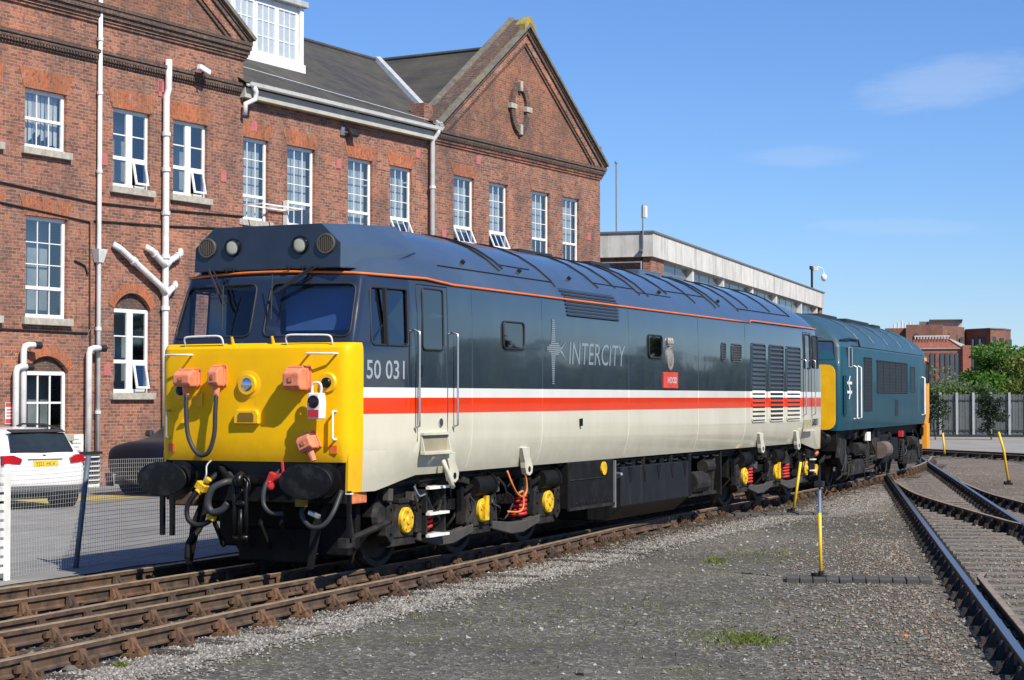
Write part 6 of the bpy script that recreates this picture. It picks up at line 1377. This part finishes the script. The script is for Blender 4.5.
# posts stand where the survey puts them
pp = []
for px in (928, 940, 956.5, 973, 990.5, 1009, 1027, 1046):
    a = at(px, 94); rv = Vector(a)-Vector((CAMP.x, CAMP.y)); o_ = Vector((CAMP.x, CAMP.y))
    den = rv.x*d.y-rv.y*d.x; t = ((A0.x-o_.x)*d.y-(A0.y-o_.y)*d.x)/den; P = o_+rv*t; pp.append((P-A0).dot(d))
pp = [0, pp[0]-3.2]+pp+[L_-.1] if pp[0] > 4 else pp
for a, b in zip(pp, pp[1:]):
    n = max(6, int((b-a)/.14)); s = MB()
    for k in range(n):
        u = a+(b-a)*k/n; s.box(u, u+(b-a)/n*.93, -.03-.02*(k % 2), .0, .12, 2.30+.03*(k % 2))
    o = s.build('panel', 'fence_grey', FE); o['kind'] = 'stuff'
    MB().box(a, b, -.07, -.05, .30, .40).build('rail', 'fence_dark', FE); MB().box(a, b, -.07, -.05, 1.95, 2.03).build('rail', 'fence_dark', FE)
for a in pp[1:-1]: MB().box(a-.06, a+.06, -.16, -.07, 0, 2.42).build('post', 'post_pale', FE)
MB().box(0, L_, -.2, .1, -.05, .14).build('gravel_board', 'fence_dark', FE)

# ================================================================ trees and shrubs
def leaf_mat(name, c1, c2):
    m, t, b = new_mat(name); g_ = t.nodes.new('ShaderNodeNewGeometry')
    c = _mix(t, g_.outputs['Random Per Island'], c1, c2); t.links.new(c, b.inputs['Base Color']); b.inputs['Roughness'].default_value = .6
    tr_ = t.nodes.new('ShaderNodeBsdfTranslucent'); t.links.new(_mix(t, .5, c, tuple(min(1, x*1.6) for x in c2)), tr_.inputs[0]); mx_ = t.nodes.new('ShaderNodeMixShader'); mx_.inputs[0].default_value = .35
    o = t.nodes['Material Output']; t.links.new(b.outputs[0], mx_.inputs[1]); t.links.new(tr_.outputs[0], mx_.inputs[2]); t.links.new(mx_.outputs[0], o.inputs[0])
leaf_mat('leaf_green', (.05, .135, .016), (.12, .25, .03)); leaf_mat('leaf_yellow', (.10, .155, .025), (.19, .235, .045)); leaf_mat('leaf_grey', (.10, .135, .075), (.19, .23, .15)); leaf_mat('leaf_dark', (.012, .028, .012), (.03, .055, .02)); leaf_mat('leaf_hedge', (.07, .13, .03), (.12, .19, .05))
mat('bark', (.07, .055, .04), .95, var=.3, vs=6)
def crown(cs, n, size, seed):
    g_ = np.random.default_rng(seed); V = []; F = []
    cs = np.array(cs, float); wts = cs[:, 3]**2; ci = g_.choice(len(cs), n, p=wts/wts.sum())
    dv = g_.normal(size=(n, 3)); dv /= np.linalg.norm(dv, axis=1)[:, None]; rad = g_.uniform(.35, 1.08, n)**.6
    P = cs[ci, :3]+dv*rad[:, None]*cs[ci, 3:4]*np.array([1, 1, .85])
    a = g_.normal(size=(n, 3)); a /= np.linalg.norm(a, axis=1)[:, None]; b = np.cross(a, g_.normal(size=(n, 3))); b /= np.linalg.norm(b, axis=1)[:, None]
    sz = g_.uniform(.6, 1.3, n)[:, None]*size
    V = np.stack([P-a*sz, P+b*sz*.5, P+a*sz, P-b*sz*.5], 1).reshape(-1, 3); F = np.arange(4*n).reshape(-1, 4)
    me = bpy.data.meshes.new('crown'); me.from_pydata(V.tolist(), [], F.tolist()); return me
def tree(name, label, x, y, h, w_, seed, m, n=3500, size=.16, base=.15, cat='tree', group=None):
    rr = random.Random(seed); t = tag(empty(name, (x, y, GZ)), label, cat, group)
    cs = []
    for k in range(26):
        a = rr.uniform(0, 6.28); zz = rr.uniform(base, .93); rmax = w_/2*math.sin(math.pi*min(1, max(.12, (zz-base*.6)/(1.08-base*.6))))**.6
        q_ = rmax*math.sqrt(rr.random())*.8; cs.append((q_*math.cos(a), q_*math.sin(a), zz*h, rr.uniform(.16, .28)*w_*(1.1-.3*zz)))
    me = crown(cs, n, size, seed); me.materials.append(MATS[m]); link('crown', me, t)
    s = MB(); s.tube([(0, 0, 0), (.02*h, 0, h*.3), (0, .02*h, h*.6), (.02*h, 0, h*.85)], [.035*h, .028*h, .018*h, .006*h], 8)
    for k in range(6):
        c_ = cs[k*3]; s.tube([(0, 0, h*.25+k*.06*h), (c_[0]*.5, c_[1]*.5, (h*.25+k*.06*h+c_[2])/2), (c_[0], c_[1], c_[2])], [.014*h, .01*h, .004*h], 5)
    s.build('trunk', 'bark', t, smooth=True); return t
x, y = at(1000, 118); tree('broadleaf_tree', 'bright green round tree rising behind the grey fence', x, y, 5.7, 4.9, 1, 'leaf_green', 11000, .15)
x, y = at(1032, 112); tree('broadleaf_tree', 'yellow green tree at the right edge behind the fence', x, y, 4.9, 4.4, 2, 'leaf_yellow', 8000, .14)
x, y = at(1046, 125); tree('broadleaf_tree', 'tall mixed green tree cut by the right edge', x, y, 5.8, 5, 12, 'leaf_green', 3500, .16)
for i, (px, dd, h, w_, m, lb) in enumerate(((938, 112, 4.0, 2.8, 'leaf_grey', 'grey green willowy shrub just behind the yellow end of the blue locomotive'), (954, 116, 3.4, 2.6, 'leaf_grey', 'grey green shrub in front of the low red brick building'), (967, 104, 3.0, 2.6, 'leaf_hedge', 'low green bush below the low red brick building'), (948, 103, 2.9, 3.0, 'leaf_hedge', 'low green bush at the left end of the grey fence'), (984, 102, 2.9, 2.2, 'leaf_hedge', 'low bush in front of the round green tree'))):
    x, y = at(px, dd); tree('shrub', lb, x, y, h, w_, 20+i, m, 2600, .10, .1, 'shrub')
for i, (px, dd, h, w_, lb) in enumerate(((934, 93.2, 2.3, 1.2, 'dark ivy covering the left end of the grey fence'), (990, 93.2, 2.2, 1.1, 'dark ivy hanging on the grey fence below the round tree'))):
    x, y = at(px, dd); t = tag(empty('ivy', (x, y, GZ)), lb, 'ivy'); rr = random.Random(i); cs = [(rr.uniform(-.3, .3)-.0, rr.uniform(-w_/2, w_/2), rr.uniform(.15, 1)*h, rr.uniform(.2, .42)) for k in range(26)]
    me = crown(cs, 2600, .07, 40+i); me.materials.append(MATS['leaf_dark']); link('leaves', me, t); MB().tube([(.2, 0, 0), (.15, .1, .8), (.1, -.1, 1.6)], [.04, .03, .015], 6).build('stem', 'bark', t)
# a belt of trees off to the right of the yard; it shows in the polished body side
rr = random.Random(5); cs = []
for k in range(230):
    x = rr.uniform(85, 275); y = -74+rr.uniform(-5, 5); h = 5.2+2.6*math.sin(x*.13)+1.8*math.sin(x*.31+1)+rr.uniform(-.5, 1.5)
    for q_ in range(3): cs.append((x+rr.uniform(-1.5, 1.5), y, h*(.25+.33*q_), 1.9-.35*q_))
me = crown(cs, 34000, .62, 77); me.materials.append(MATS['leaf_dark']); tag(link('tree_belt', me), 'distant belt of trees along the edge of the yard', 'trees', kind='stuff')

# ================================================================ cars
mat('car_white', (.80, .80, .80), .25, var=.02, coat=.6); mat('car_navy', (.006, .008, .016), .4, var=.1, spec=.25); mat('tail_red', (.42, .012, .02), .15); mat('plate_yellow', (.75, .50, .02), .5); mat('tyre', (.018, .018, .019), .85); mat('trim_black', (.03, .03, .032), .6); mat('alloy', (.35, .36, .37), .3, .9); mat('bumper_grey', (.09, .09, .095), .6)
def car(name, label, loc, rz, paint):
    c = tag(empty(name, loc, rz), label, 'car')
    # stations from the tail (x = 0) to the nose (x = 4.4): x, half width, sill z, belt z, roof z, roof half width
    ST = [(0.0, .70, .45, .72, .80, .60), (.06, .84, .34, .95, 1.02, .74), (.20, .89, .30, 1.02, 1.10, .78), (.42, .90, .29, 1.04, 1.40, .66), (.62, .90, .28, 1.04, 1.515, .62), (1.2, .905, .27, 1.02, 1.555, .61), (2.0, .90, .26, 1.00, 1.55, .61), (2.6, .90, .26, .98, 1.46, .62), (3.05, .90, .26, .98, 1.06, .74), (3.6, .89, .27, .93, .98, .70), (4.1, .88, .30, .90, .96, .66), (4.32, .84, .34, .84, .91, .62), (4.42, .74, .42, .70, .78, .52)]
    s = MB(); idx = []
    for x, hw, zs_, zb, zr, rw in ST:
        pr = [(hw*.93, zs_), (hw, zs_+.12), (hw*1.0, (zs_+zb)/2+.08), (hw*.975, zb), (rw+(hw-rw)*.18, zr-.06), (rw*.75, zr), (0, zr+.012)]
        ring = [(x, -a, b) for a, b in pr]+[(x, a, b) for a, b in reversed(pr[:-1])]; idx.append(list(range(len(s.v), len(s.v)+len(ring)))); s.v += ring
    n = len(idx[0])
    for p, q_ in zip(idx, idx[1:]):
        for k in range(n): s.f.append((p[k], p[(k+1) % n], q_[(k+1) % n], q_[k]))
    s.f.append(tuple(idx[0])); s.f.append(tuple(reversed(idx[-1])))
    b = s.build('body', paint, c, smooth=True); sd = b.modifiers.new('smooth', 'SUBSURF'); sd.levels = sd.render_levels = 1
    for x in (.82, 3.52):
        for sg in (-1, 1):
            w_ = MB().lathe((x, sg*.70, .335), (0, sg, 0), [(0, .30), (.02, .335), (.17, .335), (.205, .31), (.205, .24)], 28).build('wheel', 'tyre', c, auto=35)
            s = MB(); s.lathe((x, sg*.70, .335), (0, sg, 0), [(.15, .245), (.205, .24), (.205, .215), (.16, .20)], 24); s.lathe((x, sg*.70, .335), (0, sg, 0), [(.1, .06), (.20, .055), (.21, .03)], 12)
            for k in range(5):
                a = 2*math.pi*k/5; s.obox((x+.13*math.cos(a), sg*.885, .335+.13*math.sin(a)), (.18, .03, .05), Matrix.Rotation(-a, 3, 'Y'))
            s.build('rim', 'alloy', w_)
            MB().lathe((x, sg*.62, .36), (0, sg, 0), [(0, .40), (.312, .40), (.318, .375), (.30, .34), (.285, .01)], 26).build('wheel_arch', 'trim_black', c)
    # glass
    f = lambda x, y, z: (x, y, z)
    MB().add([(.155, -.66, 1.09), (.155, .66, 1.09), (.40, .57, 1.45), (.40, -.57, 1.45), (.12, 0, 1.08), (.375, 0, 1.47)], [(0, 4, 5, 3), (4, 1, 2, 5)]).build('rear_window', 'car_glass_dark' if 'car_glass_dark' in MATS else mat('car_glass_dark', (.02, .028, .034), .08, var=.3, vs=2), c)
    MB().hexa([(.34, -.56, 1.455), (.50, -.58, 1.50), (.50, .58, 1.50), (.34, .56, 1.455), (.33, -.56, 1.475), (.50, -.58, 1.525), (.50, .58, 1.525), (.33, .56, 1.475)]).build('spoiler', 'trim_black', c, bevel=.008)
    for sg in (-1, 1):
        MB().add([(.72, sg*.885, 1.06), (2.75, sg*.888, 1.02), (2.35, sg*.70, 1.44), (1.2, sg*.69, 1.48), (.85, sg*.74, 1.38)], [(0, 1, 2, 3, 4)]).build('side_window', 'car_glass_dark', c)
        MB().tube([(.75, sg*.66, 1.52), (1.3, sg*.62, 1.60), (2.2, sg*.62, 1.60), (2.5, sg*.64, 1.55)], .02, 6).build('roof_rail', 'trim_black', c)
        o = MB().prism(rounded([(sg*.52, .88), (sg*.86, .84), (sg*.84, 1.03), (sg*.66, 1.04), (sg*.50, .97)], .03), lambda p, a: (a+.10*max(0, abs(p[0])-.5)/.35, p[0], p[1]), -.015, .12).build('tail_light', 'tail_red', c)
        mo = MB().hexa([(2.78, sg*.92, 1.0), (2.92, sg*.92, 1.0), (2.92, sg*1.10, 1.02), (2.78, sg*1.10, 1.02), (2.78, sg*.95, 1.13), (2.90, sg*.95, 1.13), (2.90, sg*1.08, 1.13), (2.78, sg*1.08, 1.13)]).build('door_mirror', 'trim_black', c, bevel=.03)
        MB().hexa([(4.05, sg*.58, .70), (4.30, sg*.50, .70), (4.20, sg*.82, .70), (4.0, sg*.87, .70), (4.0, sg*.58, .84), (4.22, sg*.52, .83), (4.12, sg*.78, .84), (3.9, sg*.84, .86)]).build('headlight', 'chrome', c)
    MB().hexa([(-.03, -.80, .34), (.25, -.90, .29), (.25, .90, .29), (-.03, .80, .34), (-.035, -.78, .46), (.25, -.905, .44), (.25, .905, .44), (-.035, .78, .46)]).build('bumper_trim', 'bumper_grey', c, bevel=.02)
    MB().box(.15, 4.2, -.75, .75, .20, .36).build('underside', 'trim_black', c)
    p_ = MB().obox((.02, 0, .87), (.02, .52, .12)).build('number_plate', 'plate_yellow', c); t_ = text_mesh('YJ21 HLV', .075, lambda u, v: (.008, .215-u, .835+v), sx=.95); t_.build('plate_text', 'trim_black', p_, fix=False)
    MB().lathe((.09, 0, 1.0), (-1, 0, .3), [(0, .045), (.01, .045), (.016, .02)], 16).build('badge', 'trim_black', c); MB().box(.03, .07, -.36, .36, .945, .965).build('boot_handle', 'bumper_grey', c)
    return c
p = gp(46, 510); car('parked_car', 'white estate car parked nose to the wall behind the mesh fence', (p.x, p.y, GZ+.012), R(66), 'car_white')
p = gp(172, 498); u_ = Vector((math.cos(TH), math.sin(TH), 0)); q_ = p+u_*4.6+Vector((0, .8, 0))
car('parked_car', 'dark blue car half hidden behind the yellow locomotive front', (q_.x, q_.y, GZ+.012), TH+math.pi, 'car_navy').scale = (1.08, 1.08, 1.24)

# ================================================================ wire mesh fence beside the tracks
mat('wire', (.50, .51, .52), .5, .5, var=.1); mat('fence_post', (.12, .15, .19), .5, .3, var=.2)
FA_ = Vector((-4.5, 2.95, GZ)); FB_ = Vector((10.5, 4.45, GZ)); fd = (FB_-FA_).normalized(); FL = (FB_-FA_).length
MF = tag(empty('mesh_fence', FA_, math.atan2(fd.y, fd.x)), 'low wire mesh fence with a leaning post beside the car park', 'fence')
s = MB(); H_ = 1.33; n = int(FL/.055); r_ = .0024
def wire(s, a, b): s.tube([a, b], r_, 4)
for k in range(n+1):
    x = k*.055; wob = .02*math.sin(x*1.7); s.tube([(x, wob, .02), (x+.012*math.sin(x), wob+.015, H_*.5), (x, wob, H_+.012*math.sin(x*2.1))], r_, 4)
for j in range(25):
    z = .02+j*H_/24.5; s.tube([(x, .02*math.sin(x*1.7)+.004, z+.012*math.sin(x*2.1)*j/25) for x in np.linspace(0, FL, 40)], r_, 4)
o = s.build('wire_mesh', 'wire', MF, fix=False); o['kind'] = 'stuff'
for x, lean in ((.2, .05), (5.86, .30), (11.8, -.03)):
    MB().tube([(x, -.04, -.1), (x+lean, -.04, 1.40)], .035, 8).build('post', 'fence_post', MF, smooth=True)
s = MB(); s.box(2.6, 4.95, -.12, -.08, 0, 1.30)
bp = tag(empty('barrier_panel', FA_+fd*2.12+Vector((.02, -.10, 0)), math.atan2(fd.y, fd.x)), 'white slatted barrier panel at the left edge of the picture', 'barrier')
for k in range(12): MB().box(0, 2.18, -.015, .015, .10+k*.105, .17+k*.105).build('slat', 'white_pipe', bp)
for x in (0.02, 2.13): MB().box(x-.05, x+.06, -.035, -.016, 0, 1.36).build('upright', 'white_paint', bp)

# ================================================================ yellow marker posts and trough lids
mat('marker_yellow', (.78, .50, .01), .5, var=.1, dirt=(.4, .28, .05), da=.4, ds=6); mat('marker_blue', (.22, .30, .42), .5)
def marker(px, py, tops, r, label, blue=None):
    b = gp(px, py); c = tag(empty('marker_post', b), label, 'post', 'yellow marker posts')
    pts = [Vector((0, 0, 0))]
    dep = (b-CAMP).dot(FXV); k = dep/1841
    for (tx, ty) in tops: pts.append(RV*((tx-px)*k)+Vector((0, 0, (py-ty)*k)))
    MB().tube(pts, r, 8).build('pole', 'marker_yellow', c, smooth=True)
    if blue:
        t0 = pts[-1]; t1 = t0+Vector((0, 0, blue)); MB().tube([t0, t1], r*.9, 8).build('sleeve', 'marker_blue', c); MB().tube([t1, t1+Vector((0, 0, .28))], r*.6, 6).build('tip', 'black_plastic', c); MB().obox(t1+Vector((0, 0, .06)), (.1, .1, .06)).build('clamp', 'black_plastic', c)
    s = MB(); s.obox((0, 0, .03), (.22, .16, .06)); s.cyl((0, 0, .05), (0, 0, .12), r*1.6, n=8); s.obox((.12, .1, .04), (.12, .08, .08)); s.build('foot', 'bogie_grime', c, bevel=.01)
marker(821, 581, [(820, 513)], .021, 'upright yellow post with a blue sleeve standing on the trough lids', .28)
marker(793, 514, [(801, 462)], .026, 'leaning yellow post in front of the rear bogie', None)
marker(945, 457, [(943, 433)], .035, 'far yellow post beside the distant track')
marker(1009, 485, [(1004, 450), (999, 432)], .030, 'kinked yellow post near the right edge')
mat('trough', (.062, .06, .058), .9, var=.25, vs=5, dirt=(.10, .095, .085), da=.5, ds=6, bmp=.3)
A_ = gp(786, 581); B_ = gp(932, 583); dv = (B_-A_); n = 11
TR = tag(empty('cable_trough', A_, math.atan2(dv.y, dv.x)), 'row of dark concrete trough lids across the ground to the right track', 'cable trough')
L_ = dv.length/n
for k in range(n):
    o = MB().box(.005, L_-.005, -.22, .22, -.03, .062+random.uniform(-.012, .012)).build('lid', 'trough', TR, bevel=.008); o.location = (k*L_, random.uniform(-.015, .015), 0); o.rotation_euler = (random.uniform(-.03, .03), random.uniform(-.02, .02), random.uniform(-.03, .03))
A_ = gp(700, 516); B_ = gp(826, 515); dv = (B_-A_); n = 8; L_ = dv.length/n
TR = tag(empty('cable_trough', A_, math.atan2(dv.y, dv.x)), 'second row of trough lids in front of the rear bogie', 'cable trough')
for k in range(n):
    o = MB().box(.012, L_-.012, -.20, .20, -.04, .05+random.uniform(-.01, .01)).build('lid', 'trough', TR, bevel=.008); o.location = (k*L_, 0, 0); o.rotation_euler = (0, random.uniform(-.015, .015), random.uniform(-.03, .03))

# ================================================================ weeds
leaf_mat('weed', (.10, .135, .022), (.20, .23, .045))
def weeds(px, py, w_, d_, n, seed, label):
    g_ = np.random.default_rng(seed); b = gp(px, py); V = []; F = []
    for k in range(n):
        x, y = g_.normal(0, w_/2), g_.normal(0, d_/2); h = g_.uniform(.015, .06); a = g_.uniform(0, 6.28); l = g_.uniform(.4, 1.4)*h; i = len(V); wd = .006
        c_, s_ = math.cos(a), math.sin(a); V += [(x-s_*wd, y+c_*wd, 0), (x+s_*wd, y-c_*wd, 0), (x+c_*l*.5, y+s_*l*.5, h*.8), (x+c_*l, y+s_*l, h)]; F += [(i, i+1, i+2), (i, i+2, i+3)]
    me = bpy.data.meshes.new('weeds'); me.from_pydata(V, [], F); me.materials.append(MATS['weed']); o = link('weeds', me); o.location = b; o.rotation_euler = (0, 0, YAW-math.pi/2); tag(o, label, 'weeds', kind='stuff')
weeds(750, 641, .20, .30, 300, 1, 'bright green weeds low in the ash at bottom right'); weeds(716, 562, .16, .3, 260, 2, 'small green weed patch near the trough lids'); weeds(735, 640, .55, .6, 300, 3, 'sparse weeds spreading round the bright clump'); weeds(760, 556, .8, .8, 160, 4, 'thin scatter of weeds in the ash'); weeds(560, 610, 3.6, 3.2, 520, 6, 'single blades of grass spread thinly over the ash'); weeds(120, 668, .06, .05, 120, 5, 'tiny weed beside the nearest rail chair')
for px, py, r_ in ((905, 637, .03), (70, 672, .06), (585, 675, .06)):
    b = gp(px, py); o = MB().lathe((0, 0, 0), (0, 0, 1), [(0, r_), (r_*.4, r_*1.1), (r_*.8, r_*.6), (r_*.9, r_*.2)], 7).build('loose_stone', 'stone_dark' if px != 905 else 'rusty_orange'); o.location = b
    tag(o, {905: 'small orange stone on the gravel near the right rails', 70: 'mossy stone beside the nearest rail at the left', 585: 'dark stone on the ash at the bottom edge'}[px], 'stone')
